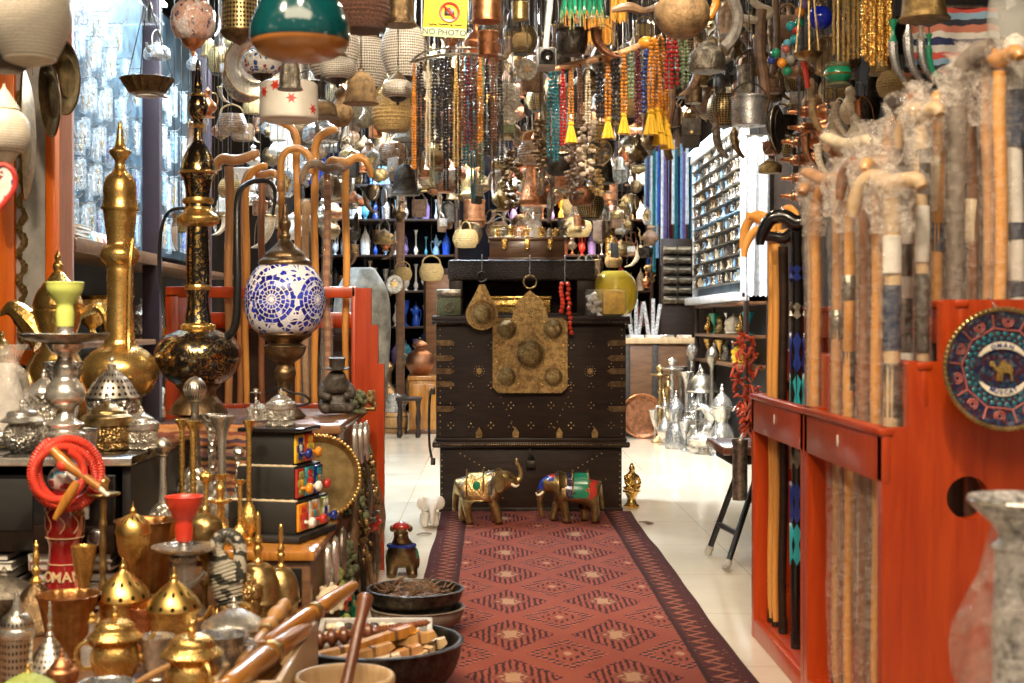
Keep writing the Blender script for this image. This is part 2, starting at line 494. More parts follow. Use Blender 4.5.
class MB:
    def __init__(s):
        s.v, s.f, s.m = [], [], []
        s.T = Matrix.Identity(4)

    def add(s, vs, fs, mat=0, X=None):
        b = len(s.v)
        T = s.T @ X if X is not None else s.T
        s.v.extend(T @ Vector(v) for v in vs)
        s.f.extend(tuple(b + i for i in f) for f in fs)
        s.m.extend([mat] * len(fs))
        return s

    def lathe(s, prof, seg=24, mat=0, X=None, lobes=0, amp=0.0, cap=True, a0=0.0, a1=2 * PI):
        vs, fs = [], []
        full = abs(a1 - a0 - 2 * PI) < 1e-6
        n = seg if full else seg + 1
        for r, z in prof:
            r = max(r, 1e-5)
            for i in range(n):
                a = a0 + (a1 - a0) * i / seg
                q = r * (1 + amp * math.cos(lobes * a)) if lobes else r
                vs.append((q * math.cos(a), q * math.sin(a), z))
        for j in range(len(prof) - 1):
            for i in range(seg):
                k = (i + 1) % n
                fs.append((j * n + i, j * n + k, (j + 1) * n + k, (j + 1) * n + i))
        if cap and full:
            if prof[0][0] > 1e-4:
                fs.append(tuple(range(n - 1, -1, -1)))
            if prof[-1][0] > 1e-4:
                o = (len(prof) - 1) * n
                fs.append(tuple(o + i for i in range(n)))
        return s.add(vs, fs, mat, X)

    def box(s, x0, x1, y0, y1, z0, z1, bev=.004, mat=0, X=None):
        bm = bmesh.new()
        bmesh.ops.create_cube(bm, size=1)
        for v in bm.verts:
            v.co = Vector((x0 + (x1 - x0) * (v.co.x + .5), y0 + (y1 - y0) * (v.co.y + .5), z0 + (z1 - z0) * (v.co.z + .5)))
        bev = min(bev, abs(x1 - x0) * .3, abs(y1 - y0) * .3, abs(z1 - z0) * .3)
        if bev > 0:
            bmesh.ops.bevel(bm, geom=bm.edges[:], offset=bev, segments=2, affect='EDGES', profile=.5)
        bm.verts.index_update()
        s.add([v.co.copy() for v in bm.verts], [tuple(v.index for v in f.verts) for f in bm.faces], mat, X)
        bm.free()
        return s

    def tube(s, pts, r, seg=8, mat=0, X=None, closed=False, k=0):
        pts = [tuple(p) for p in pts]
        if not hasattr(r, '__len__'):
            r = [r] * len(pts)
        if k:
            q = cr([(*p, rr) for p, rr in zip(pts, r)], k)
            pts = [p[:3] for p in q]; r = [max(p[3], 1e-5) for p in q]
        pts = [Vector(p) for p in pts]
        n = len(pts)
        vs, fs = [], []
        up = None
        for i in range(n):
            if closed:
                t = pts[(i + 1) % n] - pts[i - 1]
            else:
                t = pts[min(i + 1, n - 1)] - pts[max(i - 1, 0)]
            t = t.normalized() if t.length > 1e-9 else Vector((0, 0, 1))
            if up is None:
                up = t.orthogonal().normalized()
            up = (up - t * up.dot(t))
            up = up.normalized() if up.length > 1e-6 else t.orthogonal().normalized()
            w = t.cross(up)
            for j in range(seg):
                a = 2 * PI * j / seg
                vs.append(pts[i] + (up * math.cos(a) + w * math.sin(a)) * r[i])
        for i in range(n if closed else n - 1):
            o, o2 = i * seg, ((i + 1) % n) * seg
            for j in range(seg):
                j2 = (j + 1) % seg
                fs.append((o + j, o + j2, o2 + j2, o2 + j))
        if not closed:
            fs.append(tuple(range(seg - 1, -1, -1)))
            fs.append(tuple((n - 1) * seg + j for j in range(seg)))
        return s.add(vs, fs, mat, X)

    def ball(s, c, r, seg=12, mat=0, sc=(1, 1, 1), X=None):
        rings = max(4, seg // 2)
        prof = [(r * math.sin(PI * i / rings), -r * math.cos(PI * i / rings)) for i in range(rings + 1)]
        T = Matrix.Translation(c) @ Matrix.Diagonal((*sc, 1))
        return s.lathe(prof, seg, mat, (X @ T) if X is not None else T, cap=False)

    def torus(s, c, R, r, seg=24, sub=8, mat=0, X=None, axis='Z'):
        pts = []
        for i in range(seg):
            a = 2 * PI * i / seg
            u, v = R * math.cos(a), R * math.sin(a)
            pts.append({'Z': (u, v, 0), 'Y': (u, 0, v), 'X': (0, u, v)}[axis])
        pts = [Vector(p) + Vector(c) for p in pts]
        return s.tube(pts, r, sub, mat, X, closed=True)

    def prism(s, poly, y0, y1, mat=0, X=None):
        """polygon in x-z, extruded along y"""
        n = len(poly)
        vs = [(x, y0, z) for x, z in poly] + [(x, y1, z) for x, z in poly]
        fs = [tuple(range(n)), tuple(range(2 * n - 1, n - 1, -1))]
        fs += [(i, i + n, (i + 1) % n + n, (i + 1) % n) for i in range(n)]
        return s.add(vs, fs, mat, X)

    def mesh(s, name, mats, sharp=40, fix=True):
        me = bpy.data.meshes.new(name)
        me.from_pydata([tuple(v) for v in s.v], [], s.f)
        for m in (mats if isinstance(mats, (list, tuple)) else [mats]):
            me.materials.append(M[m] if isinstance(m, str) else m)
        me.polygons.foreach_set('material_index', s.m)
        me.polygons.foreach_set('use_smooth', [True] * len(s.f))
        if fix:
            bm = bmesh.new(); bm.from_mesh(me)
            bmesh.ops.remove_doubles(bm, verts=bm.verts, dist=1e-6)
            bmesh.ops.recalc_face_normals(bm, faces=bm.faces)
            bm.to_mesh(me); bm.free()
        me.set_sharp_from_angle(angle=math.radians(sharp))
        return me


def T3(x, y, z, rx=0, ry=0, rz=0, sc=1):
    return Matrix.Translation((x, y, z)) @ Euler((rx, ry, rz)).to_matrix().to_4x4() @ Matrix.Scale(sc, 4)


def link(name, me, parent=None, loc=None, label=None):
    o = bpy.data.objects.new(name, me)
    COL.objects.link(o)
    if parent is not None:
        o.parent = parent
    if loc is not None:
        o.location = loc
    if label:
        o['label'] = label
    return o


SCALE_M = dict(brass=5, brass_engraved=5.5, old_engraved=7, old_brass=5, dull_brass=5, gold=5, silver=5, silver_engraved=6, steel=5, copper=5, old_copper=5, iron=6, bronze=5, pewter=5, amber_copper=5, straw=5, wicker=5,
               mosaic_blue=3.4, mosaic_pink=4, mosaic_floral=5, pierced_white=6, pierced_cream=4, pierced_brass=6, pierced_silver=6, pierced_gold=6, black_gold=2.6, enamel_dark=5, granite=1.6, stone_dark=4, green_stone=4, leather=4,
               tan_hide=4, grey_leather=4, foam_grey=2, red_glass=.6)


def metre(m):
    """the same material with its pattern sized for meshes drawn in metres"""
    if not isinstance(m, str) or m not in SCALE_M: return m
    k = m + '_metre'
    if k not in M:
        c = M[m].copy(); c.name = k
        for nd in c.node_tree.nodes:
            if nd.type in ('TEX_NOISE', 'TEX_VORONOI'):
                nd.inputs['Scale'].default_value *= SCALE_M[m]
            if nd.type == 'BUMP':
                nd.inputs['Distance'].default_value /= SCALE_M[m]
        M[k] = c
    return k


def part(root, name, mb, mats, label=None, loc=None, sharp=40):
    mats = [metre(m) for m in mats] if isinstance(mats, (list, tuple)) else metre(mats)
    return link(name, mb.mesh(name, mats, sharp), root, loc, label)


def tag(o, label, cat, group=None):
    o['label'] = label; o['category'] = cat
    if group:
        o['group'] = group
    return o


def thing(name, label, cat, loc=(0, 0, 0), rot=(0, 0, 0), sc=1.0, group=None):
    o = bpy.data.objects.new(name, None)
    COL.objects.link(o)
    o.empty_display_size = .05
    o.location = loc
    o.rotation_euler = rot if hasattr(rot, '__len__') else (0, 0, rot)
    o.scale = (sc, sc, sc) if not hasattr(sc, '__len__') else sc
    return tag(o, label, cat, group)


def solo(name, label, cat, mb, mats, loc=(0, 0, 0), rot=(0, 0, 0), sc=1.0, group=None, sharp=40):
    o = link(name, mb.mesh(name, [metre(m) for m in mats] if isinstance(mats, (list, tuple)) else metre(mats), sharp))
    o.location = loc; o.rotation_euler = rot
    o.scale = (sc, sc, sc) if not hasattr(sc, '__len__') else sc
    return tag(o, label, cat, group)


def struct(name, mb, mats):
    o = link(name, mb.mesh(name, mats))
    o['kind'] = 'structure'
    return o


_cache = {}


def cached(key, fn, mats):
    k = (key, tuple(mats) if isinstance(mats, (list, tuple)) else mats)
    if k not in _cache:
        mb = MB(); fn(mb)
        _cache[k] = mb.mesh(key.split(':')[-1], mats)
    return _cache[k]


def copy_thing(o, loc, rot=None, sc=None, label=None, group=None):
    r = o.copy(); COL.objects.link(r)
    r.location = loc
    if rot is not None: r.rotation_euler = rot
    if sc is not None: r.scale = (sc, sc, sc)
    if label: r['label'] = label
    if group: r['group'] = group
    for ch in list(o.children):
        c = ch.copy(); COL.objects.link(c); c.parent = r
        for g in list(ch.children):
            d = g.copy(); COL.objects.link(d); d.parent = c
    return r


ORD = 'first second third fourth fifth sixth seventh eighth ninth tenth eleventh twelfth thirteenth fourteenth fifteenth sixteenth seventeenth eighteenth nineteenth twentieth'.split()


def text_mesh(txt, size, depth, matname):
    cu = bpy.data.curves.new('lettering', 'FONT')
    cu.body = txt; cu.size = size; cu.offset = size * .022; cu.extrude = depth; cu.align_x = 'CENTER'; cu.align_y = 'CENTER'
    ob = bpy.data.objects.new('lettering', cu)
    COL.objects.link(ob)
    dg = bpy.context.evaluated_depsgraph_get()
    me = bpy.data.meshes.new_from_object(ob.evaluated_get(dg))
    bpy.data.objects.remove(ob); bpy.data.curves.remove(cu)
    me.materials.clear(); me.materials.append(M[matname])
    return me
# ------------------------------------------------------------------ kinds of ware (unit height, base at 0)
def L(p, k=4, seg=24, **kw):
    return lambda mb: mb.lathe(cr(p, k) if k else p, seg, **kw)


def Lx(*fs):
    def g(mb):
        for f in fs: f(mb)
    return g


def TU(pts, r, k=5, seg=8):
    return lambda mb: mb.tube(pts, r, seg, k=k)


def BALL(c, r, seg=12, sc=(1, 1, 1)):
    return lambda mb: mb.ball(c, r, seg, 0, sc)


KINDS = {}
KINDS['teapot'] = ('teapot', 'teapot', [
    ('body', 'brass', L([(.20, 0), (.22, .02), (.22, .02), (.30, .12), (.36, .30), (.33, .45), (.25, .55), (.27, .60)]), []),
    ('lid', 'brass', L([(.40, .58), (.41, .60), (.41, .60), (.34, .66), (.30, .69), (.28, .76), (.20, .81), (.06, .84), (.03, .86)]), [
        ('finial', 'brass', L([(.03, .85), (.06, .89), (.03, .92), (.05, .95), (.035, .99), (.0, 1.0)]))]),
    ('spout', 'brass', TU([(.28, 0, .28), (.42, 0, .34), (.48, 0, .48), (.58, 0, .62)], [.07, .055, .04, .03]), []),
    ('handle', 'brass', TU([(-.30, 0, .50), (-.46, 0, .54), (-.56, 0, .40), (-.48, 0, .22), (-.33, 0, .20)], .03), [])])
KINDS['dallah'] = ('coffee_pot', 'coffee pot', [
    ('body', 'silver', L([(.24, 0), (.26, .02), (.26, .02), (.27, .10), (.24, .28), (.15, .42), (.14, .47), (.18, .56), (.21, .64), (.20, .66)]), []),
    ('lid', 'silver', L([(.21, .66), (.215, .68), (.215, .68), (.17, .76), (.08, .84), (.03, .88)]), [
        ('finial', 'silver', L([(.03, .87), (.045, .91), (.02, .94), (.03, .96), (0, 1.0)]))]),
    ('spout', 'silver', lambda mb: mb.tube([(.14, 0, .48), (.26, 0, .58), (.40, 0, .66), (.50, 0, .62)], [.10, .085, .05, .008], 8, k=5), []),
    ('handle', 'silver', TU([(-.18, 0, .62), (-.36, 0, .66), (-.44, 0, .48), (-.36, 0, .22), (-.25, 0, .12)], [.03, .03, .028, .024, .02]), [])])
KINDS['burner'] = ('incense_burner', 'incense burner', [
    ('bowl', 'brass', L([(.18, 0), (.24, .02), (.24, .02), (.26, .06), (.33, .20), (.36, .38), (.37, .52), (.37, .53)]), []),
    ('lid', 'pierced_gold', L([(.42, .53), (.43, .55), (.43, .55), (.40, .61), (.32, .69), (.20, .77), (.09, .83), (.05, .86), (.04, .87)]), [
        ('finial', 'brass', L([(.05, .86), (.06, .89), (.03, .92), (.025, .95), (0, 1.0)]))])])
KINDS['stem_burner'] = ('incense_burner', 'incense burner', [
    ('foot', 'brass', L([(.17, 0), (.18, .015), (.18, .015), (.09, .06), (.035, .10), (.03, .26), (.06, .31), (.03, .36), (.035, .46), (.06, .52), (.10, .55)]), []),
    ('bowl', 'brass', L([(.08, .54), (.15, .58), (.19, .66), (.20, .74), (.20, .75)]), []),
    ('lid', 'pierced_gold', L([(.215, .75), (.215, .77), (.215, .77), (.19, .82), (.12, .87), (.03, .90)]), [
        ('finial', 'brass', L([(.03, .89), (.04, .92), (.015, .95), (0, 1.0)]))])])
KINDS['jar'] = ('lidded_jar', 'jar', [
    ('body', 'silver_engraved', L([(.30, 0), (.36, .02), (.36, .02), (.37, .08), (.33, .14), (.37, .18), (.38, .40), (.36, .44), (.36, .44)]), []),
    ('lid', 'silver', L([(.40, .44), (.41, .46), (.41, .58), (.40, .60), (.40, .60), (.34, .64), (.30, .65), (.28, .70), (.17, .78), (.05, .84)]), [
        ('finial', 'silver', L([(.04, .83), (.07, .88), (.03, .92), (.04, .95), (0, 1.0)]))])])
KINDS['pierced_jar'] = ('incense_burner', 'incense burner', [
    ('bowl', 'silver_engraved', L([(.22, 0), (.26, .02), (.26, .02), (.27, .20), (.25, .22), (.28, .24), (.29, .46), (.28, .48)]), []),
    ('lid', 'pierced_silver', L([(.31, .48), (.32, .50), (.32, .50), (.27, .58), (.20, .70), (.08, .82), (.04, .86)]), [
        ('finial', 'silver', L([(.04, .85), (.055, .89), (.02, .92), (.03, .96), (0, 1.0)]))])])
KINDS['tower_burner'] = ('incense_burner', 'incense burner', [
    ('body', 'pierced_silver', L([(.20, 0), (.24, .03), (.24, .03), (.23, .10), (.24, .46), (.24, .47)]), []),
    ('collar', 'pewter', L([(.25, .46), (.27, .48), (.27, .54), (.25, .57), (.25, .57)]), []),
    ('lid', 'pierced_silver', L([(.24, .57), (.25, .60), (.21, .68), (.15, .72), (.15, .72)]), [
        ('finial', 'silver', L([(.12, .72), (.09, .76), (.05, .88), (.0, 1.0)]))])])
KINDS['sprinkler'] = ('rosewater_sprinkler', 'sprinkler', [
    ('body', 'silver_engraved', L([(.14, 0), (.15, .015), (.15, .015), (.06, .05), (.06, .07), (.17, .16), (.18, .24), (.10, .33), (.05, .38)]), []),
    ('neck', 'silver', L([(.05, .37), (.04, .45), (.032, .60), (.03, .80), (.05, .83)]), []),
    ('rose', 'pierced_silver', Lx(L([(.03, .82), (.07, .87), (.085, .92), (.05, .975), (.0, 1.0)])), [])])
KINDS['flower_bottle'] = ('gilt_bottle', 'bottle', [
    ('body', 'gold', L([(.11, 0), (.12, .015), (.12, .015), (.05, .05), (.05, .06), (.13, .14), (.135, .22), (.08, .30), (.035, .34)]), []),
    ('neck', 'gold', lambda mb: mb.lathe([(.035 + .006 * (i % 2), .33 + .58 * i / 24) for i in range(25)], 12), []),
    ('mouth', 'gold', lambda mb: mb.lathe(cr([(.035, .90), (.045, .93), (.085, .985), (.09, 1.0), (.06, .99), (.02, .95)], 4), 24, lobes=6, amp=.12), [])])
KINDS['bell'] = ('hand_bell', 'bell', [
    ('skirt', 'dull_brass', L([(.26, 0), (.27, .01), (.27, .01), (.245, .04), (.25, .14), (.285, .17), (.285, .19), (.285, .19), (.27, .22), (.25, .36), (.16, .50), (.05, .54)]), []),
    ('handle', 'brass', L([(.05, .53), (.06, .55), (.035, .58), (.045, .62), (.06, .66), (.04, .70), (.055, .73), (.03, .80), (.035, .86), (.03, .96), (.01, 1.0), (0, 1.0)]), [])])
KINDS['candlestick'] = ('candlestick', 'candlestick', [
    ('base', 'brass', L([(.16, 0), (.17, .02), (.17, .02), (.12, .05), (.05, .09), (.04, .12)]), []),
    ('stem', 'brass', L([(.04, .11), (.06, .16), (.035, .20), (.05, .25), (.03, .32), (.045, .38), (.03, .44), (.04, .52), (.03, .62), (.045, .66), (.03, .72), (.04, .80), (.03, .84)]), []),
    ('drip_pan', 'brass', L([(.03, .83), (.17, .86), (.18, .875), (.18, .875), (.06, .88), (.06, .94), (.07, .96), (.0, 1.0)]), [])])
KINDS['goblet'] = ('goblet', 'goblet', [
    ('foot', 'silver', L([(.22, 0), (.23, .02), (.23, .02), (.08, .08), (.04, .16), (.035, .40), (.06, .45)]), []),
    ('cup', 'brass', L([(.05, .44), (.10, .52), (.20, .74), (.27, .97), (.28, 1.0), (.25, .97), (.15, .72), (.02, .56)]), [])])
KINDS['trumpet_vase'] = ('trumpet_vase', 'vase', [
    ('body', 'silver_engraved', L([(.13, 0), (.14, .015), (.14, .015), (.07, .05), (.13, .13), (.14, .22), (.07, .33), (.045, .40), (.045, .75), (.07, .88), (.13, .98), (.135, 1.0), (.11, .98), (.04, .86), (.02, .7)]), [])])
KINDS['fluted_cup'] = ('fluted_pot', 'pot', [
    ('bowl', 'copper', lambda mb: mb.lathe(cr([(.24, .0), (.27, .02), (.27, .02), (.25, .06), (.28, .30), (.33, .62), (.39, .93), (.44, 1.0), (.385, .95), (.31, .60), (.22, .10), (0, .08)], 4), 64, lobes=16, amp=.025), [])])
KINDS['pan'] = ('metal_pan', 'pan', [
    ('bowl', 'steel', L([(.75, 0), (.85, .05), (.95, .8), (1.05, .97), (1.06, 1.0), (1.0, 1.0), (.92, .85), (.82, .12), (.70, .08), (0, .08)]), []),
    ('handle', 'carved_wood', TU([(.95, 0, .85), (1.6, 0, 1.1), (2.3, 0, 1.35)], [.08, .11, .09]), [])])
KINDS['dish_lid'] = ('covered_dish', 'dish', [
    ('bowl', 'silver_engraved', L([(.40, 0), (.45, .03), (.45, .03), (.30, .10), (.34, .16), (.66, .36), (.72, .48), (.72, .5)]), []),
    ('lid', 'silver', lambda mb: mb.lathe(cr([(.80, .50), (.82, .53), (.82, .53), (.70, .62), (.46, .72), (.22, .79), (.10, .82)], 4), 40, lobes=12, amp=.015), [
        ('finial', 'silver', L([(.08, .81), (.11, .84), (.05, .88), (.07, .92), (.03, .97), (0, 1.0)]))])])
KINDS['ewer'] = ('ewer', 'ewer', [
    ('body', 'old_brass', L([(.16, 0), (.18, .02), (.18, .02), (.08, .06), (.07, .09), (.20, .22), (.22, .34), (.14, .48), (.06, .58), (.055, .74), (.085, .80), (.085, .82)]), []),
    ('lid', 'old_brass', L([(.09, .82), (.09, .83), (.05, .89), (.02, .92), (.03, .95), (0, 1.0)]), []),
    ('spout', 'old_brass', TU([(.18, 0, .28), (.30, 0, .40), (.27, 0, .58), (.36, 0, .76)], [.06, .045, .03, .025]), []),
    ('handle', 'old_brass', TU([(-.07, 0, .78), (-.24, 0, .80), (-.30, 0, .58), (-.24, 0, .38), (-.17, 0, .30)], .022), [])])
KINDS['cup'] = ('metal_cup', 'cup', [
    ('bowl', 'silver', L([(.30, 0), (.34, .03), (.30, .10), (.38, .30), (.46, .8), (.52, .98), (.53, 1.0), (.49, .98), (.42, .7), (.3, .2)]), []),
    ('handle', 'silver', TU([(-.44, 0, .85), (-.70, 0, .80), (-.72, 0, .45), (-.38, 0, .25)], .045), [])])
KINDS['finial_cover'] = ('dome_cover', 'cover', [
    ('dome', 'pierced_silver', L([(.40, 0), (.42, .02), (.42, .02), (.40, .08), (.30, .24), (.16, .42), (.06, .52)]), []),
    ('finial', 'silver', L([(.06, .51), (.07, .55), (.035, .60), (.055, .66), (.03, .72), (.045, .80), (.025, .88), (.03, .94), (0, 1.0)]), [])])
KINDS['footed_bowl'] = ('footed_bowl', 'bowl', [
    ('bowl', 'brass_engraved', lambda mb: mb.lathe(cr([(.50, 0), (.55, .04), (.55, .04), (.20, .18), (.16, .30), (.40, .42), (.85, .80), (1.0, .98), (1.02, 1.0), (.95, .96), (.6, .66), (.1, .5)], 4), 40, lobes=10, amp=.04), [])])
KINDS['bottle'] = ('glass_bottle', 'bottle', [
    ('body', 'clear_glass', L([(.20, 0), (.24, .03), (.25, .40), (.14, .55), (.08, .62), (.08, .80), (.10, .82)]), []),
    ('stopper', 'gold', L([(.06, .80), (.10, .85), (.06, .90), (.08, .95), (0, 1.0)]), [])])

# hanging: top of the ware at 0, reaching down to -1
KINDS['h_bell'] = ('hanging_bell', 'bell', [
    ('dome', 'bronze', L([(.40, -1.0), (.42, -.98), (.36, -.85), (.33, -.50), (.28, -.28), (.16, -.14), (.05, -.10)]), []),
    ('loop', 'bronze', lambda mb: mb.torus((0, 0, -.055), .06, .015, 14, 6, axis='Y'), [])])
KINDS['h_lamp'] = ('hanging_lamp', 'lamp', [
    ('cap', 'bronze', L([(.22, -.30), (.28, -.28), (.28, -.28), (.20, -.20), (.10, -.10), (.03, -.04), (.02, 0)]), []),
    ('globe', 'mosaic_floral', L([(.20, -.79), (.36, -.73), (.44, -.62), (.45, -.52), (.40, -.38), (.24, -.28)]), []),
    ('cup', 'bronze', L([(0, -1.0), (.02, -.97), (.05, -.93), (.04, -.90), (.16, -.86), (.24, -.78), (.24, -.76)]), [])])
KINDS['h_barrel'] = ('hanging_lantern', 'lantern', [
    ('shade', 'pierced_white', L([(.26, -.90), (.30, -.86), (.40, -.66), (.44, -.48), (.41, -.28), (.33, -.12), (.28, -.09)]), []),
    ('cap', 'bronze', L([(.29, -.10), (.28, -.06), (.06, -.02), (.02, 0)]), []),
    ('base', 'iron', L([(0, -1.0), (.03, -.98), (.14, -.95), (.27, -.91), (.27, -.89)]), [])])
KINDS['h_cyl'] = ('hanging_lantern', 'lantern', [
    ('cap', 'bronze', L([(.38, -.18), (.40, -.16), (.40, -.16), (.26, -.08), (.06, -.03), (.02, 0)]), []),
    ('shade', 'pierced_white', L([(.37, -.82), (.37, -.80), (.36, -.50), (.37, -.17)], 2), []),
    ('base', 'bronze', L([(0, -1.0), (.08, -.97), (.30, -.90), (.40, -.83), (.40, -.81), (.36, -.79)]), [])])
KINDS['h_pot'] = ('hanging_pot', 'pot', [
    ('bowl', 'iron', L([(.20, -1.0), (.34, -.97), (.44, -.80), (.47, -.60), (.46, -.44), (.50, -.40), (.50, -.38), (.45, -.40), (.42, -.6), (.3, -.9), (0, -.95)]), []),
    ('bail', 'iron', TU([(-.46, 0, -.44), (-.42, 0, -.22), (-.2, 0, -.05), (0, 0, 0), (.2, 0, -.05), (.42, 0, -.22), (.46, 0, -.44)], .022), [])])
KINDS['h_can'] = ('hanging_can', 'can', [
    ('body', 'old_copper', L([(.34, -1.0), (.36, -.98), (.36, -.98), (.36, -.40), (.38, -.38), (.38, -.34), (.32, -.32), (.32, -.36), (.1, -.38), (0, -.38)], 3), []),
    ('bail', 'iron', TU([(-.34, 0, -.40), (-.30, 0, -.18), (0, 0, 0), (.30, 0, -.18), (.34, 0, -.40)], .02), [])])
KINDS['h_basket'] = ('hanging_basket', 'basket', [
    ('bowl', 'straw', lambda mb: mb.lathe([(.02, -1.0)] + [(.36 + .12 * math.sin(PI * i / 18) + .016 * (i % 2), -.98 + .66 * i / 18) for i in range(19)] + [(.34, -.34)], 28), []),
    ('bail', 'straw', TU([(-.38, 0, -.34), (-.30, 0, -.12), (0, 0, 0), (.30, 0, -.12), (.38, 0, -.34)], .03), [])])
KINDS['h_disc'] = ('hanging_plate', 'plate', [
    ('dish', 'bronze', lambda mb: mb.lathe(cr([(0, 0), (.34, .02), (.38, .05), (.48, .07), (.5, .06), (.5, .04), (.40, .01), (.35, -.03), (0, -.05)], 3), 36, X=T3(0, 0, -.5, PI / 2)), []),
    ('rim', 'dull_brass', lambda mb: mb.torus((0, -.055, -.5), .485, .02, 36, 6, axis='Y'), [])])
KINDS['h_medal'] = ('hanging_pendant', 'pendant', [
    ('disc', 'pewter', lambda mb: (mb.lathe(cr([(0, .05), (.30, .05), (.33, .08), (.46, .08), (.48, .05), (.48, -.03), (0, -.03)], 3), 28, X=T3(0, 0, -.52, PI / 2))), [
        ('star', 'brass', lambda mb: mb.prism([((.30 if i % 2 == 0 else .12) * math.sin(PI * i / 6), -.52 + (.30 if i % 2 == 0 else .12) * math.cos(PI * i / 6)) for i in range(12)], -.10, -.04))]),
    ('ring', 'pewter', lambda mb: mb.torus((0, 0, -.03), .05, .015, 14, 6, axis='Y'), [])])
KINDS['h_gourd'] = ('hanging_gourd', 'gourd', [
    ('body', 'tan_hide', L([(0, -1.0), (.20, -.97), (.36, -.78), (.36, -.60), (.22, -.40), (.17, -.30), (.20, -.20), (.13, -.10), (.06, -.06)]), []),
    ('stopper', 'bronze', L([(.07, -.07), (.08, -.04), (.03, -.01), (0, 0)]), [])])
KINDS['h_kettle'] = ('hanging_kettle', 'kettle', [
    ('body', 'pewter', L([(.40, -1.0), (.44, -.97), (.46, -.85), (.42, -.66), (.24, -.54), (.20, -.52)]), []),
    ('lid', 'pewter', L([(.21, -.52), (.18, -.47), (.05, -.42), (.05, -.38), (0, -.36)]), []),
    ('spout', 'pewter', TU([(.38, 0, -.82), (.56, 0, -.74), (.66, 0, -.56)], [.08, .055, .04]), []),
    ('bail', 'pewter', TU([(-.30, 0, -.60), (-.28, 0, -.22), (0, 0, 0), (.28, 0, -.22), (.30, 0, -.60)], .025), [])])
KINDS['h_horn'] = ('hanging_horn', 'horn', [
    ('horn', 'horn', TU([(-.35, 0, -.15), (-.30, 0, -.55), (-.02, 0, -.88), (.34, 0, -.98)], [.16, .13, .08, .015], 6, 10), []),
    ('mouth', 'dull_brass', lambda mb: mb.lathe(cr([(.17, 0), (.19, .03), (.17, .06), (.14, .03)], 3), 16, X=T3(-.35, 0, -.16, 0, -.1)), []),
    ('strap', 'leather', TU([(-.32, .0, -.08), (-.15, 0, -.01), (.15, 0, -.3), (.22, 0, -.92)], .014), [])])
KINDS['h_ewer'] = ('hanging_ewer', 'ewer', [
    ('body', 'old_brass', L([(.20, -1.0), (.24, -.97), (.12, -.90), (.26, -.76), (.30, -.62), (.18, -.44), (.08, -.34), (.08, -.18), (.12, -.12), (.05, -.05), (0, 0)]), []),
    ('spout', 'old_brass', TU([(.26, 0, -.70), (.42, 0, -.58), (.40, 0, -.38), (.52, 0, -.22)], [.06, .045, .03, .025]), []),
    ('handle', 'old_brass', TU([(-.09, 0, -.18), (-.34, 0, -.18), (-.40, 0, -.44), (-.24, 0, -.66)], .025), [])])
KINDS['h_pouch'] = ('hanging_pouch', 'pouch', [
    ('body', 'leather', lambda mb: mb.box(-.30, .30, -.10, .10, -1.0, -.28, .09), []),
    ('flap', 'grey_leather', lambda mb: mb.box(-.32, .32, -.13, -.09, -.70, -.26, .04), [
        ('stud', 'brass', lambda mb: mb.ball((0, -.135, -.62), .05, 10))]),
    ('strap', 'leather', TU([(-.28, 0, -.32), (-.16, 0, -.08), (0, 0, 0), (.16, 0, -.08), (.28, 0, -.32)], .025), [])])
KINDS['h_spoon'] = ('hanging_dagger', 'dagger', [
    ('sheath', 'pewter', TU([(0, 0, -.36), (.02, 0, -.60), (.10, 0, -.82), (.26, 0, -1.0)], [.10, .09, .07, .04]), []),
    ('hilt', 'horn', TU([(0, 0, -.36), (0, 0, -.22), (0, 0, -.12), (0, 0, 0)], [.09, .045, .05, .10]), [])])

CEIL = 2.5
_cord = None


def kind_parts(root, kind, mats):
    nm, cat, parts = KINDS[kind]
    for pn, mt, fn, subs in parts:
        m = mats.get(pn, mats.get('*', mt))
        o = link(pn, cached(kind + ':' + pn, fn, m), root)
        for sn, smt, sfn in subs:
            ms = mats.get(sn, mats.get('*', smt))
            link(sn, cached(kind + '/' + pn + ':' + sn, sfn, ms), o)


def put(kind, px, d, hpx, z, label, mats=None, rz=0.0, group=None, name=None, cat=None, tilt=(0, 0), sxy=1.0):
    mats = {'*': mats} if isinstance(mats, str) else (mats or {})
    nm, ct, _ = KINDS[kind]
    h = hpx * d / F
    r = thing(name or nm, label, cat or ct, (XA(px, d), d, z), (tilt[0], tilt[1], rz), (h * sxy, h * sxy, h), group)
    kind_parts(r, kind, mats)
    return r


def cord_to(root, ztop, h, mat='iron', name='cord', rad=.0016, lx=0.0):
    """a fine line from the ware up to the ceiling"""
    mb = MB().tube([(0, 0, 0), (0, 0, 1)], 1.0, 6)
    k = ('cord', mat)
    if k not in _cache:
        _cache[k] = mb.mesh('cord', mat)
    o = link(name, _cache[k], root)
    o.location = (lx, 0, 0)
    o.scale = (rad / h, rad / h, max(.01, (CEIL - ztop)) / h)
    return o


def hang(kind, px, pyt, hpx, d, label, mats=None, rz=0.0, group=None, name=None, cat=None, sxy=1.0, cord='iron'):
    mats = {'*': mats} if isinstance(mats, str) else (mats or {})
    nm, ct, _ = KINDS[kind]
    h = hpx * d / F
    z = ZA(pyt, d)
    r = thing(name or nm, label, cat or ct, (XA(px, d), d, z), (0, 0, rz), (h * sxy, h * sxy, h), group)
    kind_parts(r, kind, mats)
    if z < CEIL:
        c = cord_to(r, z, h, cord)
    return r


